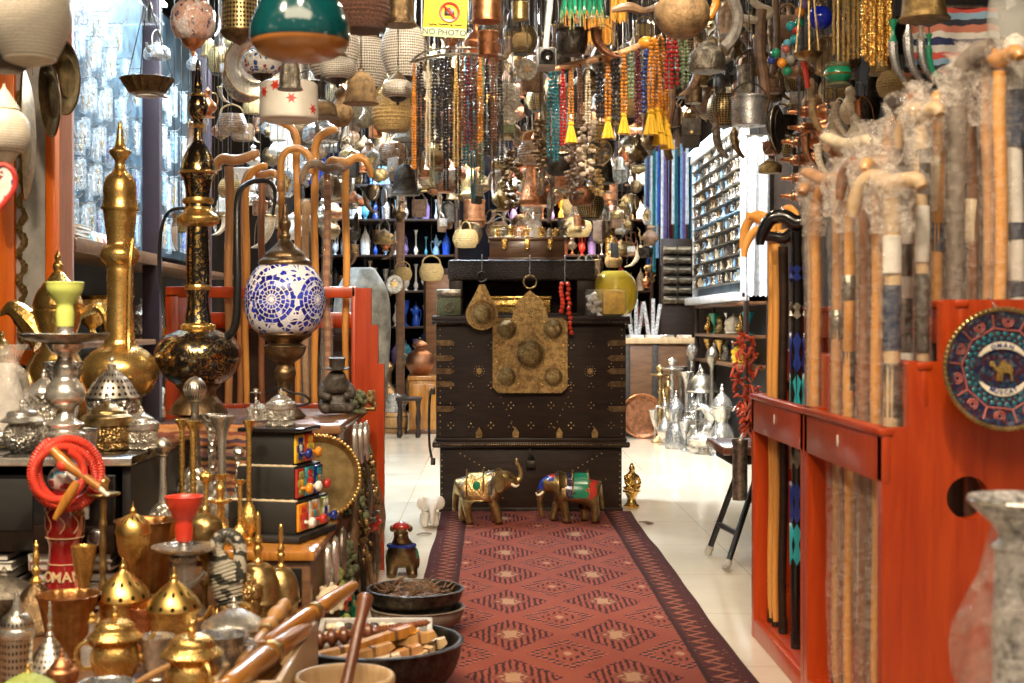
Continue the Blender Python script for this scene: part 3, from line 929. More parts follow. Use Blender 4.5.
# strands of beads: two sides of a long loop, unit length, top at 0
def strand_mesh(mat, n, w, br, seed, tassel=None):
    k = ('strand', mat, n, w, br, seed)
    if k in _cache:
        return _cache[k]
    q = random.Random(seed)
    mb = MB()
    pts = []
    half = n // 2
    for i in range(half):
        t = i / (half - 1)
        pts.append((-w * math.sin(min(1, t * 1.4) * PI * .5) * (1 - .25 * t), -t * .98 - .01))
    base = [(-br * 0, -1), (0, 0)]
    xs = pts + [(-x, z) for x, z in reversed(pts)]
    for x, z in xs:
        b = br * q.uniform(.85, 1.12)
        mb.lathe([(0, -b), (b * .8, -b * .55), (b, 0), (b * .8, b * .55), (0, b)], 6, 0, Matrix.Translation((x, q.uniform(-1, 1) * br * .7, z)), cap=False)
    _cache[k] = mb.mesh('beads', mat, 80)
    return _cache[k]


def tassel_mesh(mat):
    k = ('tassel', mat)
    if k not in _cache:
        mb = MB()
        mb.lathe(cr([(.0, 0), (.10, -.03), (.14, -.12), (.07, -.20), (.07, -.20), (.12, -.26), (.26, -.9), (.27, -1.0), (0, -.97)], 3), 20, lobes=10, amp=.10)
        _cache[k] = mb.mesh('tassel', mat)
    return _cache[k]


def strand(px, pyt, hpx, d, mat, label, w=.03, br=.010, n=90, tassel=None, tpx=26, group=None, cord=True, rz=0.0, zrail=None):
    h = hpx * d / F
    z = ZA(pyt, d)
    r = thing('hanging_bead_necklace', label, 'necklace', (XA(px, d), d, z), (0, 0, rz), h, group)
    link('beads', strand_mesh(mat, n, w, br, rnd.randint(0, 3)), r)
    if tassel:
        t = link('tassel', tassel_mesh(tassel), r, (0, 0, -.985))
        s = tpx / hpx
        t.scale = (s, s, s)
    if cord:
        cord_to(r, z, h)
    return r
# ------------------------------------------------------------------ the room
XL, XR, YB, Y0 = -1.78, 1.62, 13.0, 1.0
struct('floor', MB().box(XL - .1, XR + .1, Y0 - .9, YB + .1, -.1, 0, 0), 'floor_tile')
struct('ceiling', MB().box(XL - .1, XR + .1, Y0 + .8, YB + .1, CEIL, CEIL + .08, 0), 'ceiling_paint')
struct('wall_left', MB().box(XL - .1, XL, Y0 + .8, YB + .1, 0, CEIL, 0), 'wall_paint')
struct('wall_right', MB().box(XR, XR + .1, Y0 + .8, YB + .1, 0, CEIL, 0), 'wall_paint')
struct('wall_back', MB().box(XL, XR, YB, YB + .1, 0, CEIL, 0), 'back_wall_paint')

# rug
mb = MB()
n = 60
vs, fs = [], []
q = random.Random(3)
for j in range(n + 1):
    y = 2.35 + (5.938 - 2.35) * j / n
    wl = .0025 * math.sin(y * 5) + .0015 * math.sin(y * 11 + 1)
    wr = .0025 * math.sin(y * 4 + 2) + .0012 * math.sin(y * 13)
    for i in range(13):
        x = -.21 + wl + (.80 + wr - wl) * i / 12
        z = .006 + .0015 * math.sin(x * 19 + y * 7)
        vs.append((x, y, z))
for j in range(n):
    for i in range(12):
        a = j * 13 + i
        fs.append((a, a + 1, a + 14, a + 13))
nv = len(vs)
vs += [(x, y, .0005) for x, y, z in vs]
edge = [i for i in range(13)] + [j * 13 + 12 for j in range(1, n + 1)] + [n * 13 + i for i in range(11, -1, -1)] + [j * 13 for j in range(n - 1, 0, -1)]
for a, b in zip(edge, edge[1:] + edge[:1]):
    fs.append((a, b, b + nv, a + nv))
mb.add(vs, fs)
rug = thing('rug', 'long red patterned runner rug on the tiled floor before the dark chest', 'rug')
part(rug, 'pile', mb, 'rug_wool')
mb = MB()
for cx_, cy_, a_ in ((.595, 5.62, -.5), (-.225, 5.3, 2.6)):
    for k in range(7):
        a = a_ + (k - 3) * .16
        mb.tube([(cx_, cy_, .006), (cx_ + .03 * math.cos(a), cy_ + .03 * math.sin(a), .008), (cx_ + .055 * math.cos(a), cy_ + .055 * math.sin(a) - .003 * k, .004)], .0022, 5)
part(rug, 'fringe', mb, 'leather', 'dark frayed tassel at the rug edge')

# ------------------------------------------------------------------ the great chest
CHX0, CHX1, CHY = -.237, .576, 5.93
chest = thing('wooden_chest', 'large dark studded wooden chest standing at the end of the red rug', 'chest', ((CHX0 + CHX1) / 2, CHY, 0))
w = (CHX1 - CHX0) / 2
mb = MB()
mb.box(-w + .02, w - .02, .02, .50, .012, .283, .004)
mb.box(-w + .015, w - .015, .015, .505, 0, .02, .003)
part(chest, 'base', mb, 'dark_wood')
mb = MB()
mb.box(-w, w, .0, .52, .300, .318, .006).box(-w - .012, w + .012, -.012, .53, .276, .302, .008)
part(chest, 'waist_moulding', mb, 'dark_wood')
mb = MB().box(-w + .004, w - .004, .006, .515, .318, .800, .005)
part(chest, 'body', mb, 'dark_wood')
mb = MB().box(-w - .014, w + .014, -.014, .53, .802, .836, .012)
part(chest, 'lid', mb, 'dark_wood')
mb = MB().tube([(-w - .012, -.016, .806), (w + .012, -.016, .806)], .008, 8)
for i in range(66):
    mb.ball((-w + 2 * w * i / 65, -.022, .806), .007, 6)
part(chest, 'rope_moulding', mb, 'dark_wood')
mb = MB()
for i in range(86):
    mb.ball((-w + 2 * w * i / 85, -.012, .289), .0045, 6)
part(chest, 'bead_moulding', mb, 'bronze')


def stud(mb, x, z, r=.0032, y=.004):
    mb.ball((x, y, z), r, 6)


mb = MB()
def ring_motif(x, z, r, n=8):
    for i in range(n):
        a = 2 * PI * i / n
        stud(mb, x + r * math.cos(a), z + r * math.sin(a), .0022)
for cx_ in (-.22, .25):
    for k in (10, 12):
        ring_motif(cx_, .60, .012 + .010 * (k - 10) / 2, k)
for i in range(9):
    for j in range(5):
        cx_, cz_ = -.34 + .085 * i, .37 + .085 * j
        if abs(cx_ + .22) < .05 and abs(cz_ - .60) < .05: continue
        if abs(cx_ - .25) < .05 and abs(cz_ - .60) < .05: continue
        if j > 2 and abs(cx_) < .15: continue
        if (i + j) % 2 == 0:
            for a, b in ((0, .012), (.011, 0), (-.011, 0), (0, -.012)):
                stud(mb, cx_ + a, cz_ + b)
        else:
            for a, b in ((0, .008), (.009, -.006), (-.009, -.006)):
                stud(mb, cx_ + a, cz_ + b, .0026)
for t in range(14):          # chevrons either side of the door plate
    stud(mb, -.145 + .075 * abs(t - 6.5) / 6.5, .36 + .026 * t, .0024)
    stud(mb, .175 - .075 * abs(t - 6.5) / 6.5, .36 + .026 * t, .0024)
for x in (-.385, .385):
    for t in range(18):
        stud(mb, x, .335 + .026 * t, .0026)
for s in (-1, 1):            # dotted slants on the base
    for t in range(12):
        stud(mb, s * (.30 - .02 * t), .25 - .012 * t, .0032, .018)
    for t in range(10):
        stud(mb, s * (.12 + .022 * t), .06 + .009 * t, .0026, .018)
    for t in range(10):
        stud(mb, s * .378, .03 + .024 * t, .0032, .018)
part(chest, 'stud_pattern', mb, 'dull_brass', 'small brass nail heads in dotted flower patterns')
mb = MB()
for cx_ in (-.22, .25):
    vs = [((.017 if i % 2 == 0 else .008) * math.cos(PI * i / 8), (.017 if i % 2 == 0 else .008) * math.sin(PI * i / 8)) for i in range(16)]
    mb.prism([(cx_ + a, .60 + b) for a, b in vs], -.001, .006)
part(chest, 'star_inlay', mb, 'dull_brass')
for s in (-1, 1):
    for zz in (.72, .655, .60, .545, .44):
        mb = MB().prism([(s * .400, zz - .012), (s * .34, zz - .012), (s * .322, zz), (s * .34, zz + .012), (s * .400, zz + .012)], .0005, .006)
        mb.ball((s * .35, .001, zz), .004, 6).ball((s * .385, .001, zz), .004, 6)
        part(chest, 'strap', mb, 'bronze')
for x in (-.22, -.065, .12, .27):
    mb = MB().prism([(x - .012, .318), (x + .012, .318), (x + .014, .34), (x, .362), (x - .014, .34)], -.003, .006)
    part(chest, 'hasp', mb, 'old_brass')
mb = MB().tube([(.0, .012, .285), (-.004, .006, .262), (.003, .004, .242), (0, .004, .228)], .004, 6).box(-.020, .020, -.004, .014, .188, .222, .004)
mb.torus((0, .004, .226), .013, .003, 14, 6, axis='Y')
part(chest, 'padlock', mb, 'iron')
mb = MB()
for zz in (.70, .40):
    mb.box(-w - .02, -w, .02, .04, zz - .20, zz - .17, .003)
mb.tube([(-w - .018, .03, .52), (-w - .026, .03, .45), (-w - .026, .03, .30), (-w - .016, .03, .23)], .006, 6, k=4)
part(chest, 'side_handle', mb, 'iron')

# box on the chest
bx0, bx1 = XA(449, 6.08), XA(594, 6.08)
bc = (bx0 + bx1) / 2; bw = (bx1 - bx0) / 2
tb = thing('carved_box', 'black carved wooden box with open front on top of the studded chest', 'box', (bc, 6.06, .836))
mb = MB()
mb.box(-bw, -bw + .06, 0, .34, 0, .155, .004).box(bw - .075, bw, 0, .34, 0, .155, .004)
mb.box(-bw + .05, bw - .05, .30, .34, 0, .155, .002).box(-bw + .04, bw - .05, .005, .33, 0, .012, .001)
part(tb, 'body', mb, 'dark_wood')
mb = MB().box(-bw - .004, bw + .004, -.012, .345, .152, .242, .012)
part(tb, 'lid', mb, 'chest_carved', 'black lid with a finely carved front band')
mb = MB()
for i in range(60):
    mb.ball((-bw + 2 * bw * i / 59, -.014, .160), .0035, 6)
    mb.ball((-bw + 2 * bw * i / 59, -.014, .234), .0035, 6)
part(tb, 'bead_moulding', mb, 'dark_wood')
o = solo('brass_casket', 'yellow brass casket inside the black carved box', 'casket',
         MB().box(-.13, .13, 0, .10, 0, .058, .006).tube([(-.125, -.002, .03), (.125, -.002, .03)], .005, 6).box(-.135, .135, -.005, .105, .058, .075, .006), 'gold', (bc, 6.16, .849))
# small brass-topped jewel box with figures
jb = thing('jewel_box', 'brown wooden jewel box topped by tiny gilt figures on the black carved box', 'box', (XA(527, 6.2), 6.14, 1.079))
mb = MB().box(-.165, .165, 0, .20, .01, .088, .005).box(-.172, .172, -.006, .206, 0, .014, .004)
part(jb, 'body', mb, 'brown_wood')
mb = MB().box(-.172, .172, -.006, .206, .088, .102, .004)
part(jb, 'lid', mb, 'brown_wood')
for x in (-.1, 0, .1):
    part(jb, 'clasp', MB().box(x - .012, x + .012, -.012, 0, .05, .095, .003).ball((x, -.013, .05), .008, 8), 'gold')
FIGPROF = [(.30, 0), (.34, .05), (.22, .14), (.16, .30), (.20, .42), (.12, .58), (.20, .66), (.22, .76), (.10, .84), (.12, .92), (0, 1.0)]
FIGS = {}
for i, px in enumerate([497, 504, 511, 519, 527, 541, 549, 556, 562]):
    m = ['gold', 'pewter', 'gold', 'bone', 'gold', 'gold', 'bone', 'gold', 'pewter'][i]
    h = (.045, .05, .058)[i % 3]
    if (i % 3, m) not in FIGS:
        p_ = [(r * (1 + .12 * (i % 3)), z) for r, z in FIGPROF]
        FIGS[(i % 3, m)] = MB().lathe(cr(p_, 3), 12).tube([(.12, 0, .5), (.3, 0, .6), (.34, 0, .85)], .05, 5).mesh('figurine', m)
    f = link('figurine', FIGS[(i % 3, m)])
    f.location = (XA(px, 6.2), 6.19 + .04 * (i % 2), 1.1811)
    f.scale = (h, h, h)
    tag(f, 'tiny %s figurine, %s in the row along the jewel box lid' % ({'gold': 'gilt', 'pewter': 'grey', 'bone': 'pale'}[m], ORD[i]), 'figurine', 'tiny figurines on the jewel box')
# copper coffee tower with glass neck
ct = thing('copper_pot', 'tall copper spired pot on a clear glass stem above the jewel box', 'pot', (XA(534, 6.3), 6.26, 1.1811), 0, .48)
part(ct, 'glass_stem', MB().lathe(cr([(.085, 0), (.095, .02), (.075, .05), (.055, .12), (.075, .22), (.085, .31)], 4), 20), 'clear_glass')
part(ct, 'body', MB().lathe(cr([(.10, .30), (.13, .31), (.145, .35), (.145, .35), (.12, .42), (.085, .52), (.075, .66), (.095, .70), (.095, .72)], 4), 24), 'copper')
l_ = part(ct, 'lid', MB().lathe(cr([(.11, .72), (.11, .735), (.07, .79), (.04, .82)], 4), 24), 'copper')
part(l_, 'finial', MB().lathe(cr([(.04, .81), (.055, .85), (.025, .89), (.035, .93), (.012, .97), (0, 1.03)], 4), 16), 'copper')
part(ct, 'handle', MB().tube([(-.08, 0, .68), (-.20, 0, .64), (-.22, 0, .48), (-.11, 0, .40)], .014, 8, k=5), 'copper')
part(ct, 'spout', MB().tube([(.11, 0, .44), (.20, 0, .54), (.19, 0, .64), (.24, 0, .70)], [.035, .025, .02, .016], 8, k=5), 'copper')
# tin box, clear plastic box, yellow glass bowl
tbx = thing('tin_box', 'small embossed greenish tin box on the chest beside the black carved box', 'box', (XA(449, 5.98), 5.97, .8361))
part(tbx, 'body', MB().box(-.052, .052, 0, .09, 0, .078, .006), 'green_stone')
part(tbx, 'lid', MB().box(-.055, .055, -.003, .093, .078, .112, .008).torus((0, -.004, .035), .018, .004, 16, 6, axis='Y'), 'pewter')
cb = thing('plastic_box', 'clear plastic box holding white pieces and an orange card on the chest lid', 'box', (XA(606, 5.98), 5.96, .8361))
part(cb, 'case', MB().box(-.085, .085, 0, .10, 0, .112, .004), 'clear_box')
part(cb, 'card', MB().box(-.012, .078, .012, .085, .006, .105, .002), 'yellow_silk', 'orange card')
mb = MB()
for i in range(16):
    mb.ball((-.048 + rnd.uniform(-.025, .025), .045 + rnd.uniform(-.025, .025), .02 + .075 * i / 16), .015, 8, sc=(1, .8, .7))
part(cb, 'filling', mb, 'white_ceramic', 'pale shell pieces')
yb = solo('glass_bowl', 'round yellow glass bowl behind the clear plastic box on the chest', 'bowl',
          MB().lathe(cr([(.035, 0), (.06, .005), (.09, .04), (.098, .085), (.085, .13), (.055, .155), (.05, .155), (.078, .125), (.088, .085), (.08, .04), (.03, .012)], 4), 32, lobes=8, amp=.02), 'yellow_glass', (XA(613, 6.3), 6.20, .8361), sc=(1, 1, 1.25))

# hanging brass door ornaments on the chest front
def hook(mb, x, y, z0, z1):
    mb.tube([(x, y + .03, z1 + .004), (x, y + .005, z1 + .010), (x, y - .004, z1), (x, y - .002, (z0 + z1) / 2), (x, y, z0)], .0028, 6, k=3)

dpx = lambda px: (px - CX) * 5.90 / F
dpz = lambda py: EH - (py - CY) * 5.90 / F
pl = thing('hanging_door_plate', 'large square brass plate with five domed bosses hanging on the chest front', 'door plate', (dpx(530), 5.90, 0))
x0 = dpx(530)
mb = MB()
zb, zt = dpz(393), dpz(318)
hw = .158
poly = [(-hw + .025, zb), (hw - .025, zb), (hw, zb + .025), (hw, zt - .02), (hw - .02, zt), (.075, zt), (.070, zt + .03), (.05, zt + .075), (.02, zt + .10), (0, zt + .118), (-.02, zt + .10), (-.05, zt + .075), (-.07, zt + .03), (-.075, zt), (-hw + .02, zt), (-hw, zt - .02), (-hw, zb + .025)]
mb.prism(poly, -.006, .000)
part(pl, 'plate', mb, 'old_engraved')
_c = cached('dome', lambda m_: m_.lathe(cr([(1.0, 0), (1.0, .06), (.92, .10), (.84, .12), (.82, .30), (.60, .66), (.30, .86), (.06, .93), (.04, 1.0), (0, 1.02)], 4), 28), 'old_brass')
for dx, pz, r in ((-.098, 329, .045), (.098, 329, .045), (0, 354, .065), (-.098, 377, .044), (.098, 377, .044)):
    o = link('boss', _c, pl)
    o.location = (dx, -.005, dpz(pz)); o.rotation_euler = (PI / 2, 0, 0); o.scale = (r, r, r * .75)
part(pl, 'ring', MB().torus((0, -.004, dpz(282)), .027, .0042, 26, 8, axis='Y'), 'old_brass')
mb = MB(); hook(mb, 0, -.004, dpz(275), dpz(258)); part(pl, 'hook', mb, 'steel')
mb = MB()
for s in (-1, 1):
    for zz in (dpz(345), dpz(362)):
        mb.ball((s * .14, -.007, zz), .005, 6)
    mb.ball((s * .06, -.007, dpz(322)), .005, 6); mb.ball((s * .05, -.007, dpz(384)), .005, 6)
part(pl, 'rivet_pattern', mb, 'brass')
td = thing('hanging_brass_drop', 'small teardrop brass plate with one dome hanging beside the square brass plate', 'door plate', (dpx(482), 5.88, 0))
zc = ZA(314, 5.88)
poly = [(.068 * math.sin(a), zc - .068 * math.cos(a)) for a in [2 * PI * i / 28 for i in range(3, 26)]]
poly = [(.068 * math.cos(a), zc + .068 * math.sin(a)) for a in [PI * .86 + (PI * 1.28) * i / 24 for i in range(25)]] + [(.035, zc + .075), (.012, zc + .125), (-.012, zc + .125), (-.035, zc + .075)]
part(td, 'plate', MB().prism(poly, -.005, .002).torus((0, -.006, zc), .055, .005, 28, 6, axis='Y'), 'old_engraved')
o = link('boss', _c, td); o.location = (0, -.004, zc); o.rotation_euler = (PI / 2, 0, 0); o.scale = (.045, .045, .034)
part(td, 'ring', MB().torus((0, -.003, ZA(277, 5.88)), .020, .004, 24, 8, axis='Y'), 'iron')
mb = MB(); hook(mb, 0, -.003, ZA(271, 5.88), ZA(257, 5.88)); part(td, 'hook', mb, 'steel')
rb = thing('hanging_coral_beads', 'string of round red coral beads hanging on the chest front', 'beads', (dpx(565), 5.90, 0))
mb = MB()
for i in range(8):
    mb.ball((-.013 - .004 * math.sin(i), 0, dpz(284) - .0205 * i * .8), .0108, 10)
for i in range(11):
    mb.ball((.012 + .003 * math.sin(i * 2) + .014 * i / 11, .004, dpz(284) - .0205 * i), .0108, 10)
part(rb, 'bead_pattern', mb, 'bead_coral')
mb = MB(); hook(mb, 0, 0, dpz(282), dpz(258)); part(rb, 'hook', mb, 'steel')


# ------------------------------------------------------------------ animals in brass
def skin_mesh(name, verts, edges, sub=2, mats=(), pick=None):
    me = bpy.data.meshes.new(name)
    me.from_pydata([v[:3] for v in verts], edges, [])
    ob = bpy.data.objects.new(name, me); COL.objects.link(ob)
    md = ob.modifiers.new('skin', 'SKIN')
    md.use_smooth_shade = True
    for i, v in enumerate(verts):
        d = me.skin_vertices[0].data[i]
        r = v[3] if hasattr(v[3], '__len__') else (v[3], v[3])
        d.radius = r; d.use_root = (i == 0)
    sb = ob.modifiers.new('sub', 'SUBSURF'); sb.levels = sub; sb.render_levels = sub
    dg = bpy.context.evaluated_depsgraph_get()
    out = bpy.data.meshes.new_from_object(ob.evaluated_get(dg))
    bpy.data.objects.remove(ob)
    out.name = name
    out.materials.clear()
    for m in mats: out.materials.append(M[metre(m)])
    out.polygons.foreach_set('use_smooth', [True] * len(out.polygons))
    if pick:
        for p in out.polygons:
            p.material_index = pick(p.center, p.normal)
    out.update()
    return out


# elephant, facing +x, about 0.2 m tall; trunk raised
V = [(0, 0, .125, .052), (.055, 0, .128, .050), (.09, 0, .142, .040), (.122, 0, .152, .036), (.142, 0, .146, .024), (.163, 0, .142, .015), (.178, 0, .155, .012), (.180, 0, .178, .010), (.170, 0, .198, .009), (.158, 0, .212, .008), (.163, 0, .224, .008),
     (-.05, 0, .126, .054), (-.085, 0, .118, .042), (-.103, 0, .10, .012), (-.108, 0, .06, .007), (-.106, 0, .04, .008)]
E = [(0, 1), (1, 2), (2, 3), (3, 4), (4, 5), (5, 6), (6, 7), (7, 8), (8, 9), (9, 10), (0, 11), (11, 12), (12, 13), (13, 14), (14, 15)]
def legs(V, E, spec):
    for root, pts in spec:
        p = root
        for v in pts:
            V.append(v); E.append((p, len(V) - 1)); p = len(V) - 1
legs(V, E, [(1, [(.060, .030, .085, .024), (.066, .032, .045, .018), (.068, .032, .012, .018), (.070, .032, .002, .019)]),
            (1, [(.052, -.030, .085, .024), (.078, -.032, .045, .018), (.084, -.032, .012, .018), (.086, -.032, .002, .019)]),
            (11, [(-.062, .032, .08, .026), (-.074, .033, .045, .018), (-.070, .033, .012, .018), (-.069, .033, .002, .019)]),
            (11, [(-.055, -.032, .08, .026), (-.050, -.033, .045, .018), (-.040, -.033, .012, .018), (-.038, -.033, .002, .019)])])
def pk(c, n):
    if c.z > .095 and -.075 < c.x < .065: return 1 if (abs(c.x + .015) < .05) else 2
    return 0
eb = skin_mesh('body', V, E, 2, ('dull_brass', 'brass_engraved', 'pewter'), pk)
e1 = thing('elephant_statue', 'brass elephant statue with raised trunk standing on the rug before the chest', 'elephant statue', (XA(479, 5.57), 5.57, .008), 0, (.93, 1.05, 1.16))
link('body', eb, e1)
def ear(mb, s, x, z, sc=1):
    vs = []
    for i in range(16):
        a = 2 * PI * i / 16
        r = .034 * (1 + .18 * math.cos(a - .5)) * sc
        vs.append((x + r * .8 * math.cos(a), z + r * 1.15 * math.sin(a)))
    X = Matrix.Translation((0, s * .040, 0)) @ Euler((0, 0, s * .35)).to_matrix().to_4x4()
    mb.prism(vs, -.004, .004, 0, X)
for s in (-1, 1):
    mb = MB(); ear(mb, s, .088, .145, .9); part(e1, 'ear', mb, 'dull_brass')
    part(e1, 'tusk', MB().tube([(.138, s * .018, .136), (.156, s * .022, .128), (.172, s * .022, .134)], [.006, .005, .002], 8, k=3), 'bone')
    part(e1, 'eye', MB().ball((.135, s * .029, .160), .004, 8), 'iron')
    part(e1, 'medallion', MB().lathe(cr([(.016, 0), (.015, .004), (.006, .006), (0, .006)], 2), 16, X=T3(-.01, s * .053, .135, -s * PI / 2)), 'green_enamel', 'dark green round inlay')
mb = MB().torus((.018, 0, .128), .053, .004, 26, 6, axis='X').torus((-.052, 0, .126), .0555, .004, 26, 6, axis='X')
part(e1, 'harness', mb, 'old_brass')

# second elephant, facing -x, head low, enamelled blanket
V = [(0, 0, .130, .056), (-.055, 0, .130, .052), (-.088, 0, .140, .038), (-.118, 0, .140, .036), (-.138, 0, .118, .022), (-.143, 0, .088, .015), (-.142, 0, .055, .012), (-.138, 0, .028, .010), (-.125, 0, .016, .009),
     (.055, 0, .130, .055), (.088, 0, .118, .040), (.104, 0, .10, .011), (.110, 0, .07, .008), (.112, 0, .045, .010)]
E = [(0, 1), (1, 2), (2, 3), (3, 4), (4, 5), (5, 6), (6, 7), (7, 8), (0, 9), (9, 10), (10, 11), (11, 12), (12, 13)]
legs(V, E, [(1, [(-.060, .032, .085, .025), (-.078, .033, .045, .018), (-.088, .033, .012, .018), (-.090, .033, .002, .019)]),
            (1, [(-.050, -.032, .085, .025), (-.042, -.033, .045, .018), (-.036, -.033, .012, .018), (-.036, -.033, .002, .019)]),
            (9, [(.045, .033, .08, .026), (.038, .034, .045, .018), (.042, .034, .012, .018), (.042, .034, .002, .019)]),
            (9, [(.070, -.033, .08, .026), (.082, -.034, .045, .018), (.080, -.034, .012, .018), (.080, -.034, .002, .019)])])
def pk2(c, n):
    if c.z > .10 and -.012 < c.x < .052: return 1
    if c.z > .098 and .052 <= c.x < .085: return 2
    if c.z > .098 and -.045 < c.x <= -.012: return 4
    if c.z > .155 and c.x <= -.085: return 2 if c.z > .168 else 3
    if c.z > .12 and c.x < -.128: return 3
    return 0
eb = skin_mesh('body', V, E, 2, ('old_brass', 'green_enamel', 'red_enamel', 'blue_enamel', 'enamel_dark'), pk2)
e2 = thing('elephant_statue', 'brass elephant statue with green enamel blanket and lowered trunk on the rug', 'elephant statue', (XA(575, 5.60), 5.60, .008), 0, (.98, 1.08, 1.10))
link('body', eb, e2)
for s in (-1, 1):
    mb = MB(); ear(mb, s, -.080, .138, .95); part(e2, 'ear', mb, 'old_brass' if s > 0 else 'blue_enamel', None)
    part(e2, 'tusk', MB().tube([(-.130, s * .018, .112), (-.148, s * .022, .100), (-.160, s * .022, .104)], [.006, .005, .002], 8, k=3), 'bone')
    part(e2, 'eye', MB().ball((-.134, s * .029, .142), .004, 8), 'iron')
mb = MB().torus((-.012, 0, .130), .0575, .0035, 28, 6, axis='X').torus((.052, 0, .130), .0572, .0035, 28, 6, axis='X')
part(e2, 'harness', mb, 'brass')

# camel sitting up, facing the camera
V = [(0, 0, .062, .040), (0, -.022, .085, .036), (0, -.040, .108, .022), (0, -.048, .128, .018), (0, -.060, .140, .021), (0, -.080, .130, .014), (0, -.094, .122, .012),
     (0, .040, .068, .044), (0, .075, .058, .034), (0, .04, .105, .022), (0, .095, .04, .008), (0, .10, .02, .007)]
E = [(0, 1), (1, 2), (2, 3), (3, 4), (4, 5), (5, 6), (0, 7), (7, 8), (7, 9), (8, 10), (10, 11)]
legs(V, E, [(0, [(.024, -.014, .035, .017), (.026, -.022, .010, .013), (.027, -.030, .003, .013)]), (0, [(-.024, -.014, .035, .017), (-.026, -.022, .010, .013), (-.027, -.030, .003, .013)]),
            (8, [(.026, .07, .03, .018), (.028, .06, .008, .013)]), (8, [(-.026, .07, .03, .018), (-.028, .06, .008, .013)])])
def pk3(c, n):
    if c.z > .055 and -.018 < c.y < .07 and abs(c.x) > .018: return 1
    return 0
cbm = skin_mesh('body', V, E, 2, ('bronze', 'green_enamel'), pk3)
cm = thing('camel_statue', 'small bronze camel statue with green saddle and red headdress on the white floor', 'camel statue', (XA(402, 4.42), 4.43, 0), 0, (1.28, 1.05, 1.10))
link('body', cbm, cm)
part(cm, 'collar', MB().torus((0, -.030, .095), .031, .006, 24, 8, X=T3(0, 0, 0, 0, 0, 0)), 'blue_enamel', 'blue beaded collar')
part(cm, 'headdress', MB().lathe(cr([(.018, 0), (.022, .004), (.018, .014), (.006, .020), (0, .021)], 3), 16, X=T3(0, -.052, .145)), 'red_enamel', 'red headdress')
for s in (-1, 1):
    part(cm, 'ear', MB().ball((s * .022, -.048, .146), .008, 10, sc=(.8, .5, 1.3)), 'bronze')
    part(cm, 'eye', MB().ball((s * .015, -.072, .142), .0035, 8), 'brass')

# white ceramic elephant and gilt figure flanking the chest
V = [(0, 0, .075, .034), (0, -.03, .085, .030), (0, -.055, .098, .026), (0, -.078, .082, .014), (0, -.084, .05, .010), (0, -.08, .02, .009), (0, .03, .072, .033)]
E = [(0, 1), (1, 2), (2, 3), (3, 4), (4, 5), (0, 6)]
legs(V, E, [(1, [(.020, -.03, .04, .015), (.021, -.03, .003, .014)]), (1, [(-.020, -.03, .04, .015), (-.021, -.03, .003, .014)]), (6, [(.020, .035, .04, .015), (.021, .035, .003, .014)]), (6, [(-.020, .035, .04, .015), (-.021, .035, .003, .014)])])
wb = skin_mesh('body', V, E, 2, ('white_ceramic',))
we = thing('elephant_figurine', 'white ceramic elephant figurine on the pale floor beside the dark chest', 'elephant figurine', (XA(429, 5.5), 5.52, 0), .2)
link('body', wb, we)
for s in (-1, 1):
    part(we, 'ear', MB().ball((s * .034, -.045, .10), .024, 12, sc=(.9, .35, 1.15)), 'white_ceramic')
gs_ = thing('gilt_statue', 'shiny gilt seated statue on the floor at the corner of the dark chest', 'statue', (XA(632, 6.1), 6.12, 0), .3, .64)
V = [(0, 0, .16, .034), (0, 0, .20, .038), (0, -.005, .24, .014), (0, -.008, .262, .026), (0, -.005, .292, .012), (0, 0, .305, .005), (.045, 0, .205, .015), (.052, -.03, .165, .012), (.02, -.045, .15, .011), (-.045, 0, .205, .015), (-.052, -.03, .165, .012), (-.02, -.045, .15, .011),
     (.045, -.02, .135, .022), (.0, -.055, .125, .016), (-.045, -.02, .135, .022), (-.005, -.05, .138, .016)]
E = [(0, 1), (1, 2), (2, 3), (3, 4), (4, 5), (1, 6), (6, 7), (7, 8), (1, 9), (9, 10), (10, 11), (0, 12), (12, 13), (0, 14), (14, 15)]
link('body', skin_mesh('body', V, E, 2, ('gold',)), gs_)
part(gs_, 'pedestal', MB().lathe(cr([(.05, 0), (.055, .01), (.055, .01), (.035, .03), (.028, .06), (.045, .095), (.06, .105), (.06, .115), (.06, .115)], 3), 24), 'gold')


